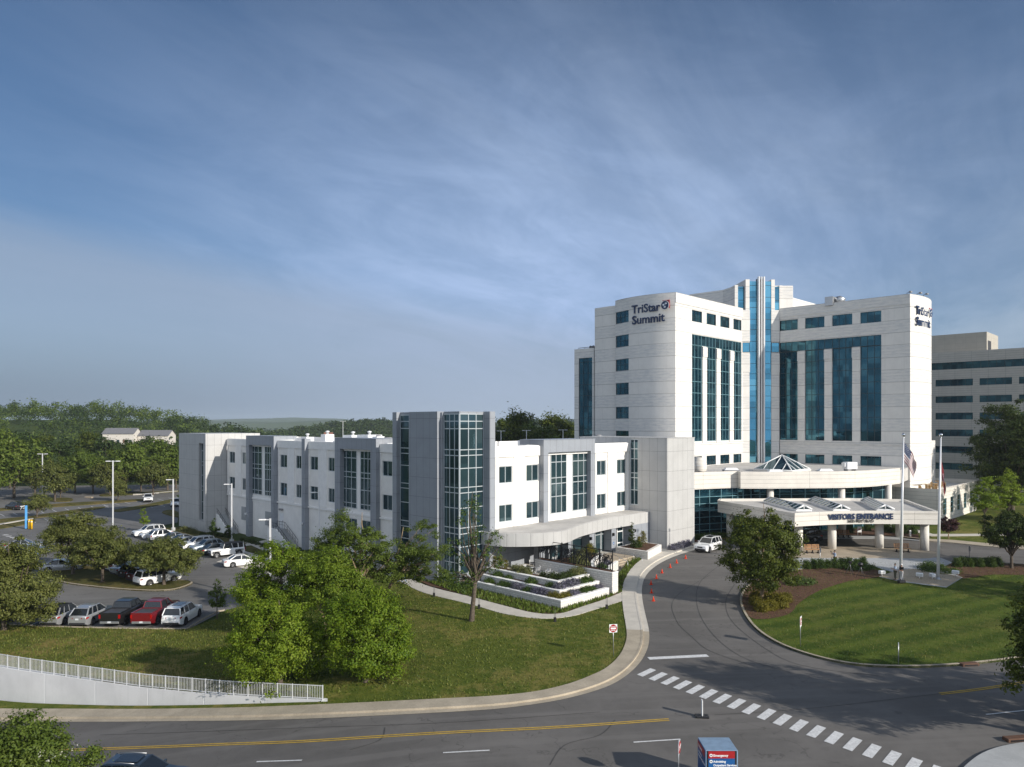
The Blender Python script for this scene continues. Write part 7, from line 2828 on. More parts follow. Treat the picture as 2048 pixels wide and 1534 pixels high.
    def pillar(xb, xt, wd):
        for sgn in (-1, 1):
            mb = MB()

            def side(x, z_, base):
                return sgn * (lerp(wb_, wr_, (z_ - k['belt']) / (zr - k['belt'])) * (1.0 if base else 1.0) + .012)
            zl, zh = k['belt'] - .02, zr - .02
            v = [(xb - wd, side(0, zl, 1), zl), (xb + wd, side(0, zl, 1), zl), (xt + wd, side(0, zh, 0), zh), (xt - wd, side(0, zh, 0), zh)]
            v2 = [(x, y - sgn * .02, z_) for x, y, z_ in v]
            mb.add(v + v2, [(0, 1, 2, 3), (7, 6, 5, 4), (0, 4, 5, 1), (1, 5, 6, 2), (2, 6, 7, 3), (3, 7, 4, 0)])
            mb.build('pillar', m, t)
    bx = lerp(b0, b1, .47)
    pillar(bx, lerp(r0, r1, .36), .035)
    if kind in ('suv', 'crossover', 'jeep'):
        pillar(lerp(b0, b1, .73), lerp(r0, r1, .70), .05)
    for sgn in (-1, 1):
        for (xa, xb, q) in ((b0 - .03, r0 - .02, .04), (b1 + .05, r1 + .02, .07)):
            pa = Vector((xa, sgn * wb_ * .955, top(xa) - .01 if xa > 0 else tail_z))
            pb_ = Vector((xb, sgn * wr_ * .95, zr - .03))
            MB().tube([pa, pb_], [q, q * .8], 5, 0, False).build('pillar', m, t)
    # wheels
    for a in ax:
        for sgn in (-1, 1):
            mb = MB()
            yo = sgn * (hw - .11)
            prof = [(wr * .62, -.10), (wr * .93, -.11), (wr, -.075), (wr, .075), (wr * .93, .11), (wr * .62, .10)]
            nn = 18
            vs = []
            for (r, off) in prof:
                for q in range(nn):
                    an = 2 * math.pi * q / nn
                    vs.append((a + r * math.cos(an), yo + off, wr + r * math.sin(an)))
            fs = [(i * nn + q, i * nn + (q + 1) % nn, ((i + 1) % 6) * nn + (q + 1) % nn, ((i + 1) % 6) * nn + q) for i in range(6) for q in range(nn)]
            mb.add(vs, fs, 0, True)
            wh_ = mb.build('wheel', MT['tyre'], t)
            mb = MB()
            for q in range(5):
                an = 2 * math.pi * q / 5 + .3
                c, s_ = math.cos(an), math.sin(an)
                px_, pz_ = -s_, c
                w1 = .05
                pts = [(a + c * .04 + px_ * w1, wr + s_ * .04 + pz_ * w1), (a + c * wr * .62 + px_ * w1 * 1.2, wr + s_ * wr * .62 + pz_ * w1 * 1.2), (a + c * wr * .62 - px_ * w1 * 1.2, wr + s_ * wr * .62 - pz_ * w1 * 1.2), (a + c * .04 - px_ * w1, wr + s_ * .04 - pz_ * w1)]
                mb.add([(x, yo + sgn * .095, z_) for x, z_ in pts] + [(x, yo + sgn * .05, z_) for x, z_ in pts], [(0, 1, 2, 3), (0, 4, 5, 1), (1, 5, 6, 2), (2, 6, 7, 3), (3, 7, 4, 0)])
            for (rr0, rr1) in ((0.0, .075), (wr * .58, wr * .63)):
                vs = []
                for q in range(nn):
                    an = 2 * math.pi * q / nn
                    vs += [(a + rr0 * math.cos(an), yo + sgn * .092, wr + rr0 * math.sin(an)), (a + rr1 * math.cos(an), yo + sgn * .1, wr + rr1 * math.sin(an))]
                mb.add(vs, [(2 * q, 2 * q + 1, (2 * q + 3) % (2 * nn), (2 * q + 2) % (2 * nn)) for q in range(nn)])
            mb.build('rim', MT[rim], wh_)
            mb = MB()
            mb.add([(a + wr * .6 * math.cos(2 * math.pi * q / nn), yo + sgn * .035, wr + wr * .6 * math.sin(2 * math.pi * q / nn)) for q in range(nn)], [tuple(range(nn))])
            mb.build('hub', MT['black'], wh_)
    # lamps, bumpers, mirrors, plate
    fx, rx = L / 2, -L / 2
    hz = top(L / 2 - .2) - .16
    for sgn in (-1, 1):
        y0 = sgn * halfw(fx - .1) * .72
        if kind == 'jeep':
            mb = MB()
            mb.tube([(fx - .06, sgn * .52, hz + .03), (fx + .03, sgn * .52, hz + .03)], .11, 12)
            mb.build('headlight', MT['headlamp'], t)
            mb = MB()
            for a in ax:
                mb.box(a - .55, a + .52, sgn * (hw - .06), sgn * (hw + .10), wr * 2.06, wr * 2.06 + .07)
                mb.box(a + .44, a + .54, sgn * (hw - .06), sgn * (hw + .10), wr * 1.5, wr * 2.06)
            mb.build('fender_flare', MT['plastic'], t)
        else:
            mb = MB()
            mb.add([(fx - .42, sgn * halfw(fx - .42) * 1.0 + sgn * .004, hz + .06), (fx - .10, sgn * halfw(fx - .1) * .97 + sgn * .006, hz + .03), (fx + .015, y0 * .82, hz), (fx + .015, y0 * .82, hz - .12), (fx - .10, sgn * halfw(fx - .1) * .985 + sgn * .006, hz - .10), (fx - .3, sgn * halfw(fx - .3) + sgn * .006, hz - .03)],
                   [(0, 1, 4, 5), (1, 2, 3, 4)])
            mb.build('headlight', MT['headlamp'], t)
        tz = k['tail'] - .22
        mb = MB()
        if kind in ('pickup', 'jeep'):
            mb.box(rx - .02, rx + .06, sgn * halfw(rx) * .84, sgn * (halfw(rx) + .01), tz - .18, tz + .16)
        else:
            mb.add([(rx - .012, sgn * halfw(rx) * .45, tz + .07), (rx + .06, sgn * (halfw(rx + .06) * .985 + .006), tz + .09), (rx + .38, sgn * (halfw(rx + .38) + .006), tz + .09), (rx + .30, sgn * (halfw(rx + .3) + .006), tz - .02), (rx + .05, sgn * (halfw(rx + .05) + .004), tz - .09), (rx - .012, sgn * halfw(rx) * .5, tz - .03)],
                   [(0, 1, 4, 5), (1, 2, 3, 4)])
        mb.build('tail_light', MT['taillamp'], t)
        xm = b0 - .28
        mb = MB()
        mb.box(xm - .06, xm + .05, sgn * (wb_ + .02), sgn * (wb_ + .22), k['belt'] + .02, k['belt'] + .17)
        mb.build('mirror', m if mirror is None else MT[mirror], t, .02)
    mb = MB()
    mb.box(fx - .10, fx + .02, -halfw(fx) * .86, halfw(fx) * .86, gz + .06, gz + (.30 if kind != 'jeep' else .26))
    if kind == 'jeep':
        mb.box(fx, fx + .12, -hw * .9, hw * .9, gz + .12, gz + .32)
    mb.build('front_bumper', MT['plastic'], t, .02)
    mb = MB()
    mb.box(fx - .04, fx + .022, -halfw(fx) * .42, halfw(fx) * .42, hz - .16, hz - .02)
    mb.build('grille', MT['plastic'], t)
    mb = MB()
    mb.box(rx - .02, rx + .10, -halfw(rx) * .9, halfw(rx) * .9, gz + .05, gz + .25)
    mb.build('rear_bumper', MT['plastic'] if kind != 'pickup' else MT['steel'], t, .02)
    mb = MB()
    zpl = k['tail'] - .36 if kind not in ('pickup', 'jeep') else gz + .12
    mb.box(rx - .035, rx - .021, -.15, .15, zpl, zpl + .15)
    mb.build('number_plate', MT['plate'], t)
    if kind == 'jeep':
        mb = MB()
        mb.tube([(rx - .26, 0, 1.0), (rx - .0, 0, 1.0)], wr, 18)
        mb.build('spare_wheel', MT['tyre'], t)
    # door seams
    mb = MB()
    for sgn in (-1, 1):
        for x in (b0 - .25, bx, lerp(b0, b1, .80)):
            w = halfw(x) + .003
            mb.add([(x - .008, sgn * w, gz + .2), (x + .008, sgn * w, gz + .2), (x + .008, sgn * w * .975, top(x) - .06), (x - .008, sgn * w * .975, top(x) - .06)], [(0, 1, 2, 3)])
    mb.build('door_seam', MT['black'], t)
    return t


UPANG = TH


def C(px, py, off=0.01):
    q = P(px, py)
    return (q.x, q.y, q.z + off)


def lot_pt(x, y):
    return (x, y, hgt(x, y) + .01)


# near row, tails to the grassy bank
GN = 'cars parked nose away above the grassy bank'
yc = 66.9
car('suv', 'white', 'white car with black roof panel, last of the near row by the corner kerb', lot_pt(-30.6, yc + .3), R(90), GN, 'sunroof', 'rim_dark')
car('pickup', 'red', 'dark red pickup truck with covered load bed in the near row', lot_pt(-33.25, yc + .8), R(90), GN)
car('pickup', 'black', 'black pickup truck between a silver car and the red truck', lot_pt(-36.1, yc + .8), R(90), GN, None, 'rim_dark')
car('crossover', 'silver', 'silver crossover beside the black pickup truck', lot_pt(-39.0, yc + .2), R(90), GN)
car('crossover', 'silver', 'silver crossover with black roof, second from the shaded dark car', lot_pt(-41.65, yc + .3), R(90), GN, 'black')
car('crossover', 'black', 'dark car half hidden under the big left tree', lot_pt(-46.6, yc + 1.6), R(68), GN)
# row behind the pear trees
GI = 'cars parked behind the pear tree island'
vx, vy = -BX, AX
lst = [('suv', 'white', 'white car parked beside the lot island tip under the right pear tree'), ('crossover', 'maroon', 'maroon car beside the white car behind the pear trees'),
       ('crossover', 'black', 'black car behind the pear trees, next to the maroon one'), ('sedan', 'silver', 'silver sedan behind the middle pear tree'), ('crossover', 'white', 'white crossover behind the middle pear tree'),
       ('sedan', 'black', 'black sedan with lit red tail lamp behind the pear trees'), ('crossover', 'silver', 'silver crossover deep behind the pear trees'), ('sedan', 'pale_blue', 'pale blue sedan at the far end behind the pear trees')]
for i, (k, c, lab) in enumerate(lst):
    d = 2.75 * i
    q = (-40.75 + vx * d, 83.15 + vy * d)
    car(k, c, lab, lot_pt(*q), UPANG + R(8), GI)
car('sedan', 'silver', 'silver sedan parked across the left end of the pear tree island', C(124, 1141), R(24), GI)
# row before the low building
GB = 'cars in the row before the left wing'
car('jeep', 'white', 'white boxy off road car with black top and flared wheel arches', lot_pt(-39.55, 100.2), UPANG + math.pi - R(8), GB, 'black', mirror='plastic')
car('sedan', 'white', 'white sedan beside the white off road car, nearest the drive aisle', lot_pt(-34.9, 93.6), UPANG - R(14), GB)
for i, (k, c, lab) in enumerate((('sedan', 'dark_blue', 'dark blue sedan tucked behind the white off road car'), ('crossover', 'pale_blue', 'pale blue grey crossover, third in the wing row'), ('suv', 'white', 'white car with roof rails, fourth in the wing row'),
                                 ('sedan', 'silver', 'silver sedan behind the right pear crown, fifth in the wing row'), ('sedan', 'grey', 'grey sedan in the wing row by the dry grass'), ('sedan', 'grey', 'darker grey sedan in the wing row near the sapling'),
                                 ('crossover', 'silver', 'silver crossover in the wing row near the tall lamp'), ('sedan', 'white', 'white sedan in the wing row near the tall lamp'), ('crossover', 'white', 'white crossover at the far end of the wing row'))):
    d = 2.9 * (i + 1)
    q = (-39.7 + vx * d - .5 * i * .3, 100.2 + vy * d)
    if i == 8:
        k = 'suv'
    car(k, c, lab, lot_pt(*q), UPANG + (math.pi if i % 3 else 0), GB)
# left middle rows
GL = 'cars between the left trees'
for (px, py, k, c, rz, lab) in ((62, 1108, 'sedan', 'pale_blue', .4, 'pale blue sedan glimpsed between the left trees'), (38, 1122, 'crossover', 'pale_blue', .4, 'pale crossover glimpsed left of the pear trees'), (48, 1098, 'sedan', 'silver', .4, 'silver sedan furthest back between the left trees')):
    car(k, c, lab, C(px, py), rz, GL)
for (px, py, k, c, rz, lab) in ((690, 1166, 'crossover', 'white', .9, 'white car glimpsed under the honey locust'), (655, 1172, 'sedan', 'silver', .9, 'silver car glimpsed behind the bright maples'), (606, 1180, 'sedan', 'white', .9, 'white car glimpsed between bright green crowns'), (650, 1206, 'sedan', 'black', 2.2, 'black car in the gap between the twin maples')):
    car(k, c, lab, C(px, py), rz, 'cars half hidden behind the bright maples')
car('pickup', 'white', 'white pickup truck facing the viewer in the far bays', C(296, 1003), R(-62), None, None, 'rim_dark')
car('suv', 'white', 'white car at the corner of the far grey block', C(352, 1012), R(-70), None)
car('suv', 'black', 'dark car shaded under the far left trees', C(30, 1019), R(150), None)
# entrance drive
q = P(1409, 1102)
car('suv', 'white', 'white car with roof rails waiting at the drive kerb by the cones', (q.x + .6, q.y + .4, q.z + .01), UPANG + math.pi + R(4), None, 'sunroof', 'rim', 'car')
q = P(1606, 1082)
car('suv', 'black', 'black car standing in the shade under the entrance canopy', (q.x, q.y, q.z + .01), R(172), None, None, 'rim', 'car')
# road
car('crossover', 'dark_blue', 'dark blue car driving right on the near road, cut by the frame', (-18.6, 36.2, hgt(-18.6, 36.2) + .01), R(-2), None, 'sunroof', 'rim', 'car')

# ------------------------------------------------------------------ people


def skinned(name, joints, edges, mat, parent, sub=1, root=0):
    me = bpy.data.meshes.new(name)
    names = list(joints)
    me.from_pydata([joints[n_][:3] for n_ in names], [(names.index(a), names.index(b)) for a, b in edges], [])
    tmp = bpy.data.objects.new(name, me)
    COL.objects.link(tmp)
    sk = tmp.modifiers.new('skin', 'SKIN')
    for i, n_ in enumerate(names):
        r = joints[n_][3]
        sv_ = me.skin_vertices[0].data[i]
        sv_.radius = (r, r) if not hasattr(r, '__len__') else r
        sv_.use_root = (i == root)
    su = tmp.modifiers.new('sub', 'SUBSURF')
    su.levels = su.render_levels = sub
    dg = bpy.context.evaluated_depsgraph_get()
    m2 = bpy.data.meshes.new_from_object(tmp.evaluated_get(dg))
    bpy.data.objects.remove(tmp)
    m2.materials.clear()
    m2.materials.append(mat)
    m2.polygons.foreach_set('use_smooth', [True] * len(m2.polygons))
    o = bpy.data.objects.new(name, m2)
    COL.objects.link(o)
    o.parent = parent
    return o


def person(label, loc, rz, arms, legs, shirt, trousers, hair='hair', cap=None, group=None, lean=0.0, h=1.0):
    """arms / legs: for left and right, lists of joint positions in the person's own frame (x forward, y left)"""
    t = thing('person', label, 'person', loc, rz, group)
    t.scale = (h, h, h)
    lx = lean
    J = {'pelvis': (0, 0, .96, .125), 'waist': (lx * .3, 0, 1.10, .115), 'chest': (lx * .7, 0, 1.30, (.15, .125)), 'neckb': (lx, 0, 1.46, .062), 'neck': (lx + .01, 0, 1.52, .055),
         'jaw': (lx + .035, 0, 1.575, .068), 'head': (lx + .02, 0, 1.65, .088), 'crown': (lx + .005, 0, 1.72, .07)}
    E = [('pelvis', 'waist'), ('waist', 'chest'), ('chest', 'neckb'), ('neckb', 'neck'), ('neck', 'jaw'), ('jaw', 'head'), ('head', 'crown')]
    SH, TR = {}, {}
    for side, sg in (('l', 1), ('r', -1)):
        el, wr_ = arms[side]
        sh = (lx * .95, .185 * sg, 1.41)
        J['sh' + side] = (*sh, .062)
        J['el' + side] = (*el, .043)
        J['wr' + side] = (*wr_, .028)
        d = (Vector(wr_) - Vector(el)).normalized()
        pm = Vector(wr_) + d * .07
        J['pm' + side] = (*pm, .032)
        E += [('chest', 'sh' + side), ('sh' + side, 'el' + side), ('el' + side, 'wr' + side), ('wr' + side, 'pm' + side)]
        sidev = d.cross(Vector((0, 0, 1)))
        sidev = sidev.normalized() if sidev.length > .1 else Vector((1, 0, 0))
        upv = sidev.cross(d)
        for fi, (off, ln) in enumerate(((-.026, .075), (-.009, .085), (.009, .08), (.026, .065))):
            a = pm + sidev * off + d * .02
            b = a + d * ln * .55 - upv * .008
            c = b + (d * .6 - upv * .7).normalized() * ln * .5
            for nm, p_, r in (('f%da' % fi, a, .011), ('f%db' % fi, b, .009), ('f%dc' % fi, c, .008)):
                J[nm + side] = (*p_, r)
            E += [('pm' + side, 'f%da' % fi + side), ('f%da' % fi + side, 'f%db' % fi + side), ('f%db' % fi + side, 'f%dc' % fi + side)]
        th = Vector(wr_) + d * .035 + sidev * .04 * sg
        th2 = th + (d * .7 + sidev * .5 * sg).normalized() * .045
        J['ta' + side] = (*th, .011)
        J['tb' + side] = (*th2, .009)
        E += [('wr' + side, 'ta' + side), ('ta' + side, 'tb' + side)]
        kn, an = legs[side]
        J['hip' + side] = (0, .095 * sg, .90, .095)
        J['kn' + side] = (*kn, .06)
        J['an' + side] = (*an, .042)
        J['toe' + side] = (an[0] + .15, an[1] + .02 * sg, an[2] - .045, .036)
        E += [('pelvis', 'hip' + side), ('hip' + side, 'kn' + side), ('kn' + side, 'an' + side), ('an' + side, 'toe' + side)]
    skinned('body', J, E, MT['skin'], t)
    g = lambda n_, k: (*J[n_][:3], (J[n_][3][0] + k, J[n_][3][1] + k) if hasattr(J[n_][3], '__len__') else J[n_][3] + k)
    S = {'chest': g('chest', .03), 'waist': g('waist', .028), 'pelvis': (*J['pelvis'][:3], .148), 'neckb': g('neckb', .016)}
    SE = [('chest', 'waist'), ('waist', 'pelvis'), ('chest', 'neckb')]
    for s in 'lr':
        S['sh' + s] = g('sh' + s, .02)
        S['el' + s] = g('el' + s, .018)
        SE += [('chest', 'sh' + s), ('sh' + s, 'el' + s)]
    skinned('shirt', S, SE, MT[shirt], t)
    T = {'pelvis': (0, 0, .95, .138)}
    TE = []
    for s in 'lr':
        T['hip' + s] = g('hip' + s, .02)
        T['kn' + s] = g('kn' + s, .022)
        T['an' + s] = (J['an' + s][0], J['an' + s][1], J['an' + s][2] + .03, .062)
        TE += [('pelvis', 'hip' + s), ('hip' + s, 'kn' + s), ('kn' + s, 'an' + s)]
    skinned('trousers', T, TE, MT[trousers], t)
    for s in 'lr':
        ax_, ay, az = J['an' + s][:3]
        skinned('shoe', {'a': (ax_ - .03, ay, az - .02, .05), 'b': (ax_ + .17, ay + .01, az - .04, .042)}, [('a', 'b')], MT['black'], t)
    hx = lx
    mb = MB().ball((hx - .005, 0, 1.685), (.103, .094, .088), 12)
    mb.v = [(x - (.03 if z < 1.67 and x > hx + .02 else 0), y, max(z, 1.63)) for x, y, z in mb.v]
    mb.build('hair' if cap is None else 'cap', MT[hair if cap is None else cap], t)
    mb = MB()
    for sg in (-1, 1):
        mb.ball((hx + .098, sg * .032, 1.655), .012, 6)
    mb.build('eyes', MT['black'], t)
    MB().ball((hx + .112, 0, 1.622), (.02, .014, .022), 6).build('nose', MT['skin'], t)
    MB().box(hx + .094, hx + .104, -.022, .022, 1.583, 1.592).build('mouth', MT['maroon_lip'] if 'maroon_lip' in MT else MT['signred'], t)
    for sg in (-1, 1):
        MB().ball((hx + .015, sg * .09, 1.645), (.022, .012, .032), 6).build('ear', MT['skin'], t)
    return t


hang = {'l': ((.0, .23, 1.14), (.05, .23, .90)), 'r': ((.0, -.23, 1.14), (.05, -.23, .90))}
stand = {'l': ((.02, .10, .50), (-.01, .11, .09)), 'r': ((.02, -.10, .50), (-.01, -.11, .09))}
stride = {'l': ((.16, .09, .52), (.30, .09, .09)), 'r': ((-.04, -.09, .50), (-.32, -.09, .12))}
q = P(1670, 1131, .19)
pz = person('person in pale shirt and dark trousers walking left with a phone held up', (q.x, q.y, q.z), math.pi + .1,
            {'l': ((.24, .20, 1.30), (.42, .08, 1.50)), 'r': ((.22, -.22, 1.22), (.42, -.06, 1.40))}, stride, 'shirt_blue', 'trouser_dark', lean=.03)
ph = MB().box(.50, .515, -.04, .12, 1.54, 1.72)
ph.build('phone', MT['black'])
o = bpy.data.objects['phone']
o.location = (q.x, q.y, q.z)
o.rotation_euler = (0, 0, math.pi + .1)
tag(o, 'dark phone held up by the person walking left', 'phone')
q = P(1790.5, 1160, .20)
person('person in pale shirt and olive trousers standing left of the flagpole foot', (q.x, q.y, q.z), math.pi - .2,
       {'l': ((.06, .24, 1.16), (.28, .16, 1.16)), 'r': ((.06, -.24, 1.16), (.28, -.14, 1.18))}, stand, 'shirt_blue', 'trouser_olive')
q = P(1799.5, 1160, .20)
person('person in black vest and white trousers with a white cap at the flagpole', (q.x, q.y - .35, q.z), math.pi + .3,
       {'l': ((.06, .24, 1.16), (.26, .14, 1.12)), 'r': ((.0, -.24, 1.14), (.10, -.24, .92))}, stand, 'shirt_black', 'shirt_white', cap='white')
q = P(1803, 1166, .2)
t = thing('bag', 'black equipment bag on the paving in front of the flagpole', 'bag', (q.x, q.y, q.z), .2)
MB().box(-.42, .42, -.2, .2, 0, .30).build('body', MT['black'], t, .08)
MB().tube([(-.18, 0, .29), (-.12, 0, .42), (.12, 0, .42), (.18, 0, .29)], .015, 6).build('handle', MT['black'], t)
q = P(800.5, 1167, .11)
person('person in dark top walking on the garden path behind branches', (q.x, q.y, q.z), 2.5, hang, stride, 'shirt_black', 'shirt_blue', group='walkers on the garden path')
q = P(808.5, 1168, .11)
person('person in white top walking on the garden path behind branches', (q.x, q.y, q.z), 2.4, hang, stride, 'shirt_white', 'shirt_blue', group='walkers on the garden path')

# ------------------------------------------------------------------ flagpoles and flags


def flagpole(label, x, y, ztop, lean):
    z0 = hgt(x, y) + .2
    t = thing('flagpole', label, 'flagpole', (x, y, z0), 0, 'flagpoles')
    H = ztop - z0
    MB().lathe((0, 0, 0), [(.34, 0), (.34, .04), (.20, .07), (.17, .2)], 16).build('base', MT['steel'], t)
    MB().tube([(0, 0, .1), (lean * .5, 0, H * .5), (lean, 0, H)], [.155, .125, .07], 14).build('pole', MT['whitemetal'], t)
    MB().lathe((lean, 0, H), [(.07, 0), (.09, .05), (.04, .1), (.04, .16)], 10).build('truck', MT['steel'], t)
    MB().ball((lean, 0, H + .32), .19, 14).build('ball', MT['silver'], t)
    return t, H, z0


q = P(1801, 1160, .2)
FX, FY = q.x, q.y
f1, FH, FZ = flagpole('tall white flagpole beside the two standing people', FX, FY, zat(876, FY), .32)
q2 = P(1876, 1158, .2)
f2, FH2, FZ2 = flagpole('tall white flagpole on the right by the flat shrub', q2.x, q2.y, zat(876, q2.y), .30)


def flag_grid(x0, z0, hoist, fly, droop, fold, drift, n=40, m=39):
    """hanging cloth: hoist edge on the pole at x0, fly falling down beside it"""
    pts = {}
    for j in range(m + 1):
        h = j / m                     # 0 top .. 1 bottom of the hoist
        for i in range(n + 1):
            f_ = i / n
            out = fly * (math.sin(f_ * 1.25) * drift)
            down = fly * f_ * droop + hoist * h * (1 - .12 * f_)
            wv = math.sin(f_ * 9 + h * 2.5) * fold * f_ + math.sin(f_ * 4.2 - h * 4) * fold * .7 * f_
            pts[i, j] = (x0 + out * (1 - .25 * h) + .08 * math.sin(h * 5 + f_ * 6) * f_, wv, z0 - down)
    return pts


def mesh_flag(t, pts, colour_of, mats, name, n=40, m=39, off=0.0):
    mb = MB()
    for j in range(m):
        for i in range(n):
            c = colour_of((i + .5) / n, (j + .5) / m)
            if c is None:
                continue
            q_ = [pts[i, j], pts[i, j + 1], pts[i + 1, j + 1], pts[i + 1, j]]
            mb.add([(x, y + off, z) for x, y, z in q_], [(0, 1, 2, 3)], c, True)
    return mb.build(name, [MT[k_] for k_ in mats], t)


t = thing('flag', 'red white and blue striped flag with starred canton hanging on the left flagpole', 'flag', (FX, FY, FZ))
pts = flag_grid(.40, FH - .45, 2.0, 3.2, .66, .18, .42)
cl = mesh_flag(t, pts, lambda f_, h: 2 if (f_ < .46 and h < 7 / 13) else (0 if int(h * 13) % 2 == 0 else 1), ['flagred', 'shirt_white', 'navy'], 'cloth')
mb = MB()
for r_ in range(9):
    for c_ in range(6 if r_ % 2 == 0 else 5):
        f_ = .46 * ((c_ + (.5 if r_ % 2 == 0 else 1.0)) / 6)
        h = 7 / 13 * (r_ + .5) / 9
        i, j = f_ * 40, h * 39
        i0, j0 = int(i), int(j)
        a = Vector(pts[i0, j0]).lerp(Vector(pts[i0 + 1, j0]), i - i0)
        b = Vector(pts[i0, j0 + 1]).lerp(Vector(pts[i0 + 1, j0 + 1]), i - i0)
        p_ = a.lerp(b, j - j0)
        ex = (Vector(pts[i0 + 1, j0]) - Vector(pts[i0, j0])).normalized()
        ez = (Vector(pts[i0, j0]) - Vector(pts[i0, j0 + 1])).normalized()
        for yo in (-.012,):
            st5 = []
            for s_ in range(10):
                r__ = .028 if s_ % 2 == 0 else .012
                an = math.pi / 2 + s_ * math.pi / 5
                w_ = p_ + ex * math.cos(an) * r__ + ez * math.sin(an) * r__
                st5.append((w_.x, w_.y + yo, w_.z))
            mb.add(st5, [tuple(range(10))])
mb.build('stars', MT['white'], cl)
t = thing('flag', 'dark red flag with a blue roundel hanging limp on the right flagpole', 'flag', (q2.x, q2.y, FZ2))
pts = flag_grid(.36, FH2 - 2.3, 1.7, 2.8, .95, .12, .16)


def tn(f_, h):
    d = math.hypot((f_ - .46) * 1.6, h - .5)
    if f_ > .955:
        return 2
    if f_ > .94:
        return 1
    if d < .22:
        return 2
    if d < .25:
        return 1
    return 0


cl = mesh_flag(t, pts, tn, ['flagred', 'shirt_white', 'navy'], 'cloth')
mb = MB()
for (df, dh) in ((-.045, -.07), (.055, -.02), (-.01, .09)):
    i, j = int((.46 + df) * 40), int((.5 + dh) * 39)
    for (a, b) in ((0, 0), (1, 0), (0, 1), (1, 1)):
        q_ = [pts[i + a, j + b], pts[i + a, j + b + 1], pts[i + a + 1, j + b + 1], pts[i + a + 1, j + b]]
        mb.add([(x, y - .012, z) for x, y, z in q_], [(0, 1, 2, 3)])
mb.build('stars', MT['white'], cl)

# flood lamps round the flagpoles
for (px, py, rz, lab) in ((1764, 1152, .3, 'white flood lamp at the mulch edge left of the standing people'), (1839, 1157, 2.6, 'white flood lamp on the paving between the flagpoles'),
                          (1865, 1158, 1.6, 'white flood lamp at the foot of the right flagpole'), (1911, 1152, 2.4, 'round white flood lamp right of the right flagpole')):
    q = P(px, py, .2)
    t = thing('flood_lamp', lab, 'flood lamp', (q.x, q.y, q.z), rz, 'flood lamps aimed at the flags')
    MB().tube([(0, 0, 0), (0, 0, .28)], .05, 8).build('stem', MT['whitemetal'], t)
    mb = MB()
    mb.box(-.34, .34, -.2, .2, .22, .60)
    mb.build('housing', MT['white'], t, .05)
    MB().box(-.28, .28, .203, .215, .28, .55).build('lens', MT['headlamp'], t)

# benches
for (px, py, rz, lab) in ((1625, 1106, .03, 'wooden slatted bench left of the walking person'), (1805, 1104, -.02, 'wooden slatted bench behind the left flagpole'), (1687, 1075, .0, 'wooden bench in the shade behind the canopy drive')):
    q = P(px, py, .22)
    t = thing('bench', lab, 'bench', (q.x, q.y, q.z), rz, 'wooden benches')
    mb = MB()
    for k in range(4):
        mb.box(-.95, .95, -.32 + k * .13, -.22 + k * .13, .43, .475)
    mb.build('seat', MT['wood'], t)
    mb = MB()
    for k in range(4):
        mb.box(-.95, .95, .22 + k * .03, .25 + k * .03, .55 + k * .13, .64 + k * .13)
    mb.build('backrest', MT['wood'], t)
    for x in (-.72, 0, .72):
        mb = MB()
        mb.box(x - .07, x + .07, -.3, .3, .0, .08)
        mb.box(x - .05, x + .05, -.08, .08, .08, .43)
        mb.tube([(x, .2, .40), (x, .34, 1.05)], .035, 6)
        mb.build('leg', MT['black'], t)

# camera tripods in the bed
for (px, py, lab) in ((1700, 1150, 'small camera on a tripod in front of the flat shrub'), (1722, 1155, 'camera with black cover on a tripod, right of the smaller one')):
    q = P(px, py, .17)
    t = thing('camera_tripod', lab, 'tripod', (q.x, q.y, q.z), .4, 'camera tripods')
    hh = 1.25
    for k in range(3):
        an = 2.1 * k + .5
        MB().tube([(math.cos(an) * .5, math.sin(an) * .5, 0), (0, 0, hh)], .02, 6).build('leg', MT['darkgrey'] if k else MT['steel'], t)
    MB().box(-.14, .14, -.1, .1, hh, hh + .22).build('camera_body', MT['black'], t, .02)
    MB().tube([(-.06, -.1, hh + .11), (-.06, -.28, hh + .11)], .06, 10).build('lens', MT['black'], t)
    if px > 1710:
        MB().ball((0, .05, hh + .14), (.3, .24, .24), 10).build('cover', MT['black'], t)

# traffic cones
cp = None
for i, (px, py) in enumerate(((1371.2, 1117), (1353.2, 1126), (1340.3, 1135), (1324, 1146), (1312.8, 1157), (1302.2, 1169), (1303.1, 1186), (1306.8, 1202))):
    q = P(px, py, .01)
    lab = ['orange traffic cone nearest the white waiting car', 'orange traffic cone second from the white waiting car', 'orange traffic cone third from the white waiting car', 'orange traffic cone fourth from the white waiting car',
           'orange traffic cone fourth from the near end of the line', 'orange traffic cone third from the near end of the line', 'orange traffic cone second from the near end of the line', 'orange traffic cone nearest the crosswalk'][i]
    if cp is None:
        cp = thing('traffic_cone', lab, 'traffic cone', q, 0, 'orange cones along the drive kerb')
        MB().box(-.17, .17, -.17, .17, 0, .03).build('base', MT['cone'], cp)
        MB().lathe((0, 0, .031), [(.125, 0), (.035, .46), (.03, .47)], 14).build('cone_body', MT['cone'], cp)
        cp.scale = (.88, .88, .88)
    else:
        dup(cp, q, i * .4, lab)

# ------------------------------------------------------------------ signs and posts


def sign_text(body, size, mat, parent, x, y, z, align='CENTER', depth=.006, bold=.003):
    o = text_mesh('lettering', body, size, depth, MT[mat], parent, align, bold)
    o.rotation_euler = (R(90), 0, 0)
    o.location = (x, y, z)
    return o


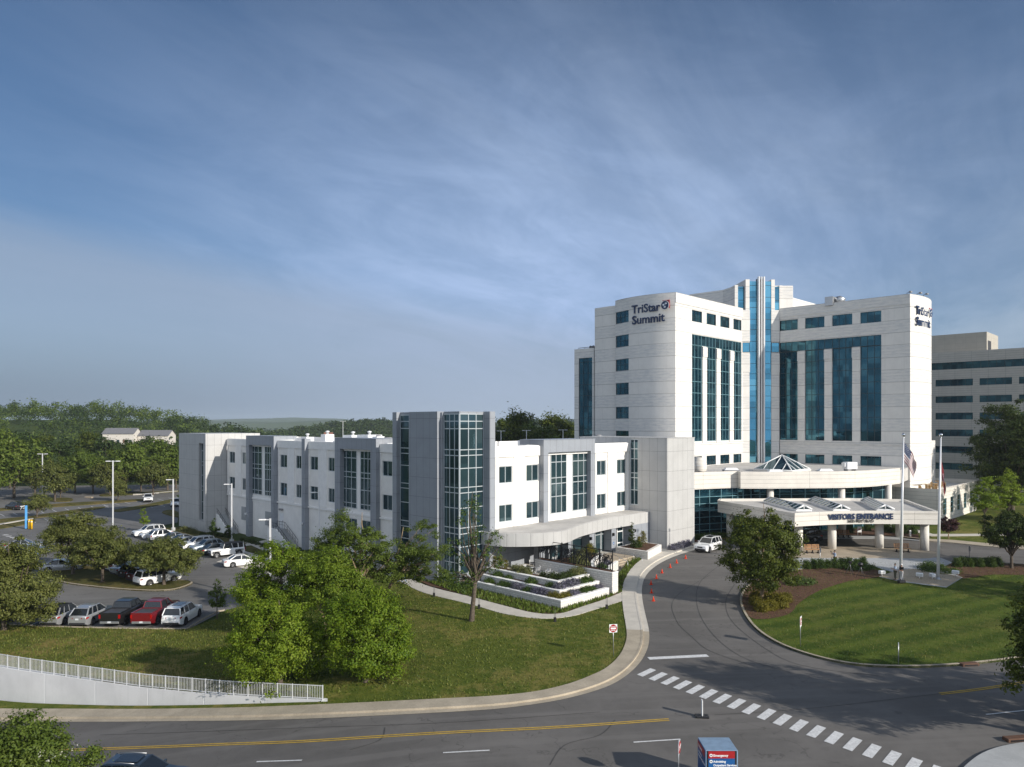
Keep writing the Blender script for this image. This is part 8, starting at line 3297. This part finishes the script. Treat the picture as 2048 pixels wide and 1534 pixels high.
def disc(r, y0, y1, cx, cz, n=24, squash=1.0):
    v = [(cx + r * math.cos(2 * math.pi * i / n + math.pi / n), y0, cz + r * squash * math.sin(2 * math.pi * i / n + math.pi / n)) for i in range(n)]
    v += [(x, y1, z) for x, _, z in v]
    return MB().add(v, [tuple(range(n - 1, -1, -1)), tuple(range(n, 2 * n))] + [(i, n + i, n + (i + 1) % n, (i + 1) % n)[::-1] for i in range(n)])


for (px, py, rz, w, h, lab) in ((1226.5, 1313, .18, .60, .60, 'square do not enter sign with red disc on the left lawn'), (1601.5, 1295, 1.02, .62, .76, 'turned do not enter sign with red disc on the lawn island')):
    q = P(px, py, .08)
    t = thing('do_not_enter_sign', lab, 'road sign', (q.x, q.y, q.z), rz, 'do not enter signs')
    MB().tube([(.03, .03, -.1), (0, .03, 2.35)], .028, 8).build('post', MT['steel'], t)
    MB().box(-w / 2, w / 2, -.012, -.002, 2.35 - h, 2.35).build('plate', MT['white'], t)
    cz = 2.35 - h / 2
    disc(.28, -.02, -.0125, 0, cz).build('disc', MT['signred'], t)
    MB().box(-.20, .20, -.028, -.0205, cz - .05, cz + .05).build('bar', MT['white'], t)
    sign_text('DO NOT', .105, 'white', t, 0, -.025, cz + .09)
    sign_text('ENTER', .105, 'white', t, 0, -.025, cz - .175)
# stop sign by the near corner
t = thing('stop_sign', 'red octagonal stop sign turned edge on by the near corner', 'road sign', (7.8, 33.7, .1), R(68))
MB().tube([(0, .04, 0), (0, .04, 2.15)], .028, 8).build('post', MT['steel'], t)
disc(.32, -.012, 0, 0, 1.84, 8).build('plate', MT['white'], t)
disc(.295, -.02, -.0125, 0, 1.84, 8).build('face', MT['signred'], t)
sign_text('STOP', .24, 'white', t, 0, -.025, 1.755)
# plain posts
for (px, py, h, mt, lab) in ((1640.5, 1136, 2.3, 'steel', 'thin grey sign post seen edge on at the hedge row'), (1939, 1131, 2.2, 'darkgrey', 'dark thin sign post behind the far hedge row'), (1797.5, 1329, 1.55, 'steel', 'bare grey post on the lawn island near the kerb')):
    q = P(px, py, .14)
    t = thing('sign_post', lab, 'sign post', (q.x, q.y, q.z), R(88))
    MB().tube([(0, .02, -.1), (0, .02, h)], .03, 8).build('post', MT[mt], t)
    if h > 2:
        MB().box(-.2, .2, -.012, -.002, h - .55, h).build('plate', MT['steel'], t)
# crossing stand in the road
q = P(1404, 1434, .01)
t = thing('crossing_stand', 'white upright crossing stand on a black rubber base in the road', 'road sign', (q.x, q.y, q.z), R(84))
MB().box(-.25, .25, -.38, .38, 0, .10).build('base', MT['black'], t, .03)
MB().box(-.16, .16, -.03, .03, .1, 1.0).build('panel', MT['white'], t, .015)
MB().tube([(0, 0, .08), (0, 0, .2)], .06, 8).build('hinge', MT['grey'], t)
# directory sign
t = thing('directory_sign', 'blue cabinet directory sign with red top panel at the near corner', 'sign', (9.69, 34.1, 0))
zt = 1.92
MB().box(-.75, .75, -.70, .70, .0, zt).build('cabinet', MT['signbox'], t, .015)
mb = MB()
mb.box(-.69, .69, -.712, -.703, .0, zt - .02)
fp = mb.build('front_panel', MT['black'], t)
MB().box(-.62, .60, -.722, -.7125, zt - .36, zt - .03).build('red_panel', MT['signred'], fp)
MB().box(-.62, .60, -.722, -.7125, .0, zt - .365).build('blue_panel', MT['signblue'], fp)
for zc in (zt - .22, zt - .50):
    disc(.075, -.732, -.7225, -.50, zc, 20).build('arrow_disc', MT['white'], fp)
    mb = MB()
    mb.box(-.545, -.50, -.738, -.7325, zc - .012, zc + .012)
    mb.add([(-.505, -.736, zc + .04), (-.505, -.736, zc - .04), (-.45, -.736, zc)], [(0, 1, 2)])
    mb.build('arrow', MT['black'], fp)
sign_text('Emergency', .155, 'white', fp, -.40, -.726, zt - .275, 'LEFT', .006, .004)
sign_text('Admitting', .145, 'white', fp, -.40, -.726, zt - .55, 'LEFT', .006, .004)
sign_text('Outpatient Services', .135, 'white', fp, -.40, -.726, zt - .72, 'LEFT', .006, .004)
mb = MB()
mb.box(-.765, -.7515, -.62, .62, 0, zt - .03)
sp_ = mb.build('side_panel', MT['signblue'], t)
MB().box(-.775, -.7655, -.60, .60, zt - .36, zt - .05).build('red_panel', MT['signred'], sp_)
for (body, z_) in (('Emergency', zt - .275), ('Admitting', zt - .55), ('Outpatient Services', zt - .72)):
    o = text_mesh('lettering', body, .14, .006, MT['white'], sp_, 'LEFT', .003)
    o.rotation_euler = (R(90), 0, R(-90))
    o.location = (-.78, .45, z_)

# ------------------------------------------------------------------ lamps


def light_pole(label, x, y, z0, ztop, rz, arms=1, base=.6):
    t = thing('light_pole', label, 'street lamp', (x, y, z0), rz, 'white parking lot lamps')
    H = ztop - z0
    MB().lathe((0, 0, -.2), [(.34, 0), (.34, base), (.30, base + .2)], 12).build('footing', MT['concrete_grey'], t)
    MB().box(-.085, .085, -.085, .085, base, H).build('pole', MT['whitemetal'], t)
    for s in ((1,) if arms == 1 else (1, -1)):
        mb = MB()
        mb.box(s * .085, s * .55, -.05, .05, H - .16, H - .08)
        mb.build('arm', MT['whitemetal'], t)
        mb = MB()
        mb.box(s * .45, s * 1.15, -.19, .19, H - .18, H - .05)
        h_ = mb.build('lamp_head', MT['white'], t, .03)
        MB().box(s * .55, s * 1.08, -.14, .14, H - .195, H - .182).build('lens', MT['headlamp'], h_)
    return t


for (px, py, top, rz, arms, lab) in ((226, 1062, 921, 0, 2, 'tall twin headed white lamp behind the pear trees'), (346.5, 1062, 958, math.pi, 1, 'white lamp post at the corner of the far grey block'),
                                     (463.5, 1086, 967, math.pi, 1, 'white lamp post before the far staircase'), (85, 997, 907, 0, 2, 'distant white lamp against the left trees')):
    q = P(px, py, .1)
    light_pole(lab, q.x, q.y, q.z, zat(top, q.y), rz + .1, arms)
for (px, Y, top, lab) in ((540.5, 75, 1037, 'short white lamp post rising from the bright maple crown'), (638.5, 97, 983, 'white lamp post before the near grey portal')):
    q = PX(px, Y)
    light_pole(lab, q.x, q.y, q.z, zat(top, Y), math.pi + .1, 1)
for (px, Y, top, lab) in ((1002, 185, 861, 'left of the far rooftop row of white lamps'), (1053, 190, 860, 'middle lamp of the far row beyond the right wing roof'), (1126, 185, 859, 'rightmost lamp of the far row, nearest the white tower'), (686, 300, 842, 'slim distant lamp over the low roof against the ridge')):
    q = PX(px, Y)
    light_pole(lab, q.x, q.y, q.z, zat(top, Y), 0, 2)
# garden path bollards
for (px, py, lab) in ((868, 1193, 'black path light furthest left, behind thin branches'), (958, 1217, 'black path light beside the thin tree trunk'), (1110, 1243, 'black path light at the bend of the garden path'), (1213.5, 1217, 'black path light nearest the drive sidewalk')):
    q = P(px, py, .1)
    t = thing('path_light', lab, 'path light', (q.x, q.y, q.z), .3, 'black path lights')
    MB().box(-.10, .10, -.10, .10, -.05, .36).build('base', MT['black'], t, .02)
    mb = MB()
    mb.tube([(-.06, 0, .36), (-.06, 0, 1.02), (.06, 0, 1.02), (.06, 0, .36)], .016, 6)
    mb.build('hoop', MT['darkgrey'], t)
q = P(1676, 1076, .14)
t = thing('notice_board', 'small white notice on a stand by the canopy bed', 'sign', PX(1719, 105.5), 0)
MB().box(-.3, .3, -.02, .02, .5, 1.35).build('board', MT['white'], t)
MB().box(-.18, .18, -.03, -.021, .85, 1.05).build('notice', MT['signred'], t)
for x in (-.25, .25):
    MB().box(x - .02, x + .02, -.015, .015, 0, .5).build('leg', MT['steel'], t)
q = PX(1820, 104)
t = thing('bollard', 'white round bollard at the right end of the canopy bed', 'bollard', q, 0)
MB().lathe((0, 0, 0), [(.14, 0), (.14, .95), (.10, 1.02)], 12).build('body', MT['white'], t)
MB().lathe((0, 0, .75), [(.145, 0), (.145, .1)], 12).build('band', MT['grey'], t)
# emergency phone pole and its guard posts
q = P(52.3, 1057, .1)
t = thing('emergency_pole', 'bright blue emergency phone pole with a white arm on the lot island', 'phone pole', (q.x, q.y, q.z), .4)
MB().box(-.17, .17, -.17, .17, 0, 4.0).build('pole', MT['poleblue'], t, .03)
mb = MB()
mb.tube([(-.17, 0, 3.95), (-.55, 0, 3.9), (-.85, 0, 3.3)], .06, 8)
mb.tube([(-.17, 0, 3.6), (-.5, 0, 3.5)], .05, 8)
mb.build('arm', MT['white'], t)
for dx, dy, lab in ((.75, -.3, 'yellow guard post right beside the blue phone pole'), (1.35, -.6, 'yellow guard post furthest right of the blue phone pole')):
    t = thing('guard_post', lab, 'bollard', (q.x + dx, q.y + dy, q.z), 0, 'yellow guard posts')
    MB().lathe((0, 0, 0), [(.17, 0), (.17, 1.5), (.12, 1.6), (.02, 1.62)], 12).build('post', MT['safety'], t)
    MB().lathe((0, 0, 1.2), [(.175, 0), (.175, .12)], 12).build('band', MT['white'], t)
# concrete wheel stop far left
q = P(178, 996, .02)
t = thing('wheel_stop', 'lone pale concrete block lying in the far lot aisle', 'concrete block', q, -.3)
MB().box(-1.1, 1.1, -.3, .3, 0, .35).build('block', MT['paver'], t, .04)
MB().box(-.9, -.7, -.31, -.301, .1, .25).build('stripe', MT['grey'], t)
# ------------------------------------------------------------------ patio furniture
tb = None
tp = [(55.6, 50.2), (57.2, 48.9), (56.4, 52.6), (59.5, 54.2), (61.4, 53.6), (65.4, 54.2), (69.5, 54.55), (58.4, 52.0 + 1.9)]
tl = ['round metal patio table behind the dark top tier shrubs', 'round patio table nearest the tall white wall', 'round patio table under the curved roof edge, left', 'round patio table behind the screens, left of centre', 'round patio table behind the screens, centre',
      'tall patio table by the storefront piers', 'patio table beside the entrance windows', 'patio table deepest under the curved roof']
for i, (u, v) in enumerate(tp):
    loc = (*xy(u, v), 1.02)
    if tb is None:
        tb = thing('patio_table', tl[i], 'table', loc, TH, 'patio tables')
        MB().lathe((0, 0, .71), [(.45, 0), (.45, .03)], 20).build('table_top', MT['steel'], tb)
        MB().lathe((0, 0, 0), [(.25, 0), (.25, .02), (.04, .04), (.04, .709)], 12).build('pedestal', MT['steel'], tb)
    else:
        dup(tb, loc, i * .3, tl[i])
ch = None
nC = 0
for i, (u, v) in enumerate(tp[:6]):
    for k in range(3):
        an = k * 2.09 + i * .7
        x, y = xy(u + math.cos(an) * .78, v + math.sin(an) * .78)
        lab = 'pale metal armchair drawn up to a round patio table'
        if ch is None:
            ch = thing('patio_chair', lab, 'chair', (x, y, 1.02), 0, 'metal chairs on the patio')
            MB().box(-.22, .22, -.22, .22, .42, .45).build('seat', MT['whitemetal'], ch)
            mb = MB()
            mb.tube([(-.22, .22, .43), (-.22, .27, .85), (.22, .27, .85), (.22, .22, .43)], .022, 6)
            mb.box(-.18, .18, .235, .255, .55, .82)
            mb.build('backrest', MT['whitemetal'], ch)
            for sx in (-1, 1):
                for sy in (-1, 1):
                    MB().tube([(sx * .2, sy * .2, .42), (sx * .24, sy * .24, 0)], .016, 6).build('leg', MT['whitemetal'], ch)
                MB().tube([(sx * .22, .25, .65), (sx * .25, -.18, .64), (sx * .24, -.2, .43)], .018, 6).build('armrest', MT['whitemetal'], ch)
            c = ch
        else:
            c = dup(ch, (x, y, 1.02))
        c.rotation_euler = (0, 0, an + TH - R(90))

# ------------------------------------------------------------------ haze over the far country
hm, ht, hb, ho = M_new('haze_air')
ht.n.remove(hb)
vol = ht.new('ShaderNodeVolumePrincipled')
vol.inputs['Color'].default_value = (0.80, 0.90, 1.0, 1)
vol.inputs['Density'].default_value = HAZE_D
vol.inputs['Anisotropy'].default_value = 0.1
ht.l.new(vol.outputs[0], ho.inputs['Volume'])
mb = MB()
mb.box(-6600, 6600, -450, 6300, -30, 90)
hz = mb.build('haze', hm)
hz['kind'] = 'stuff'
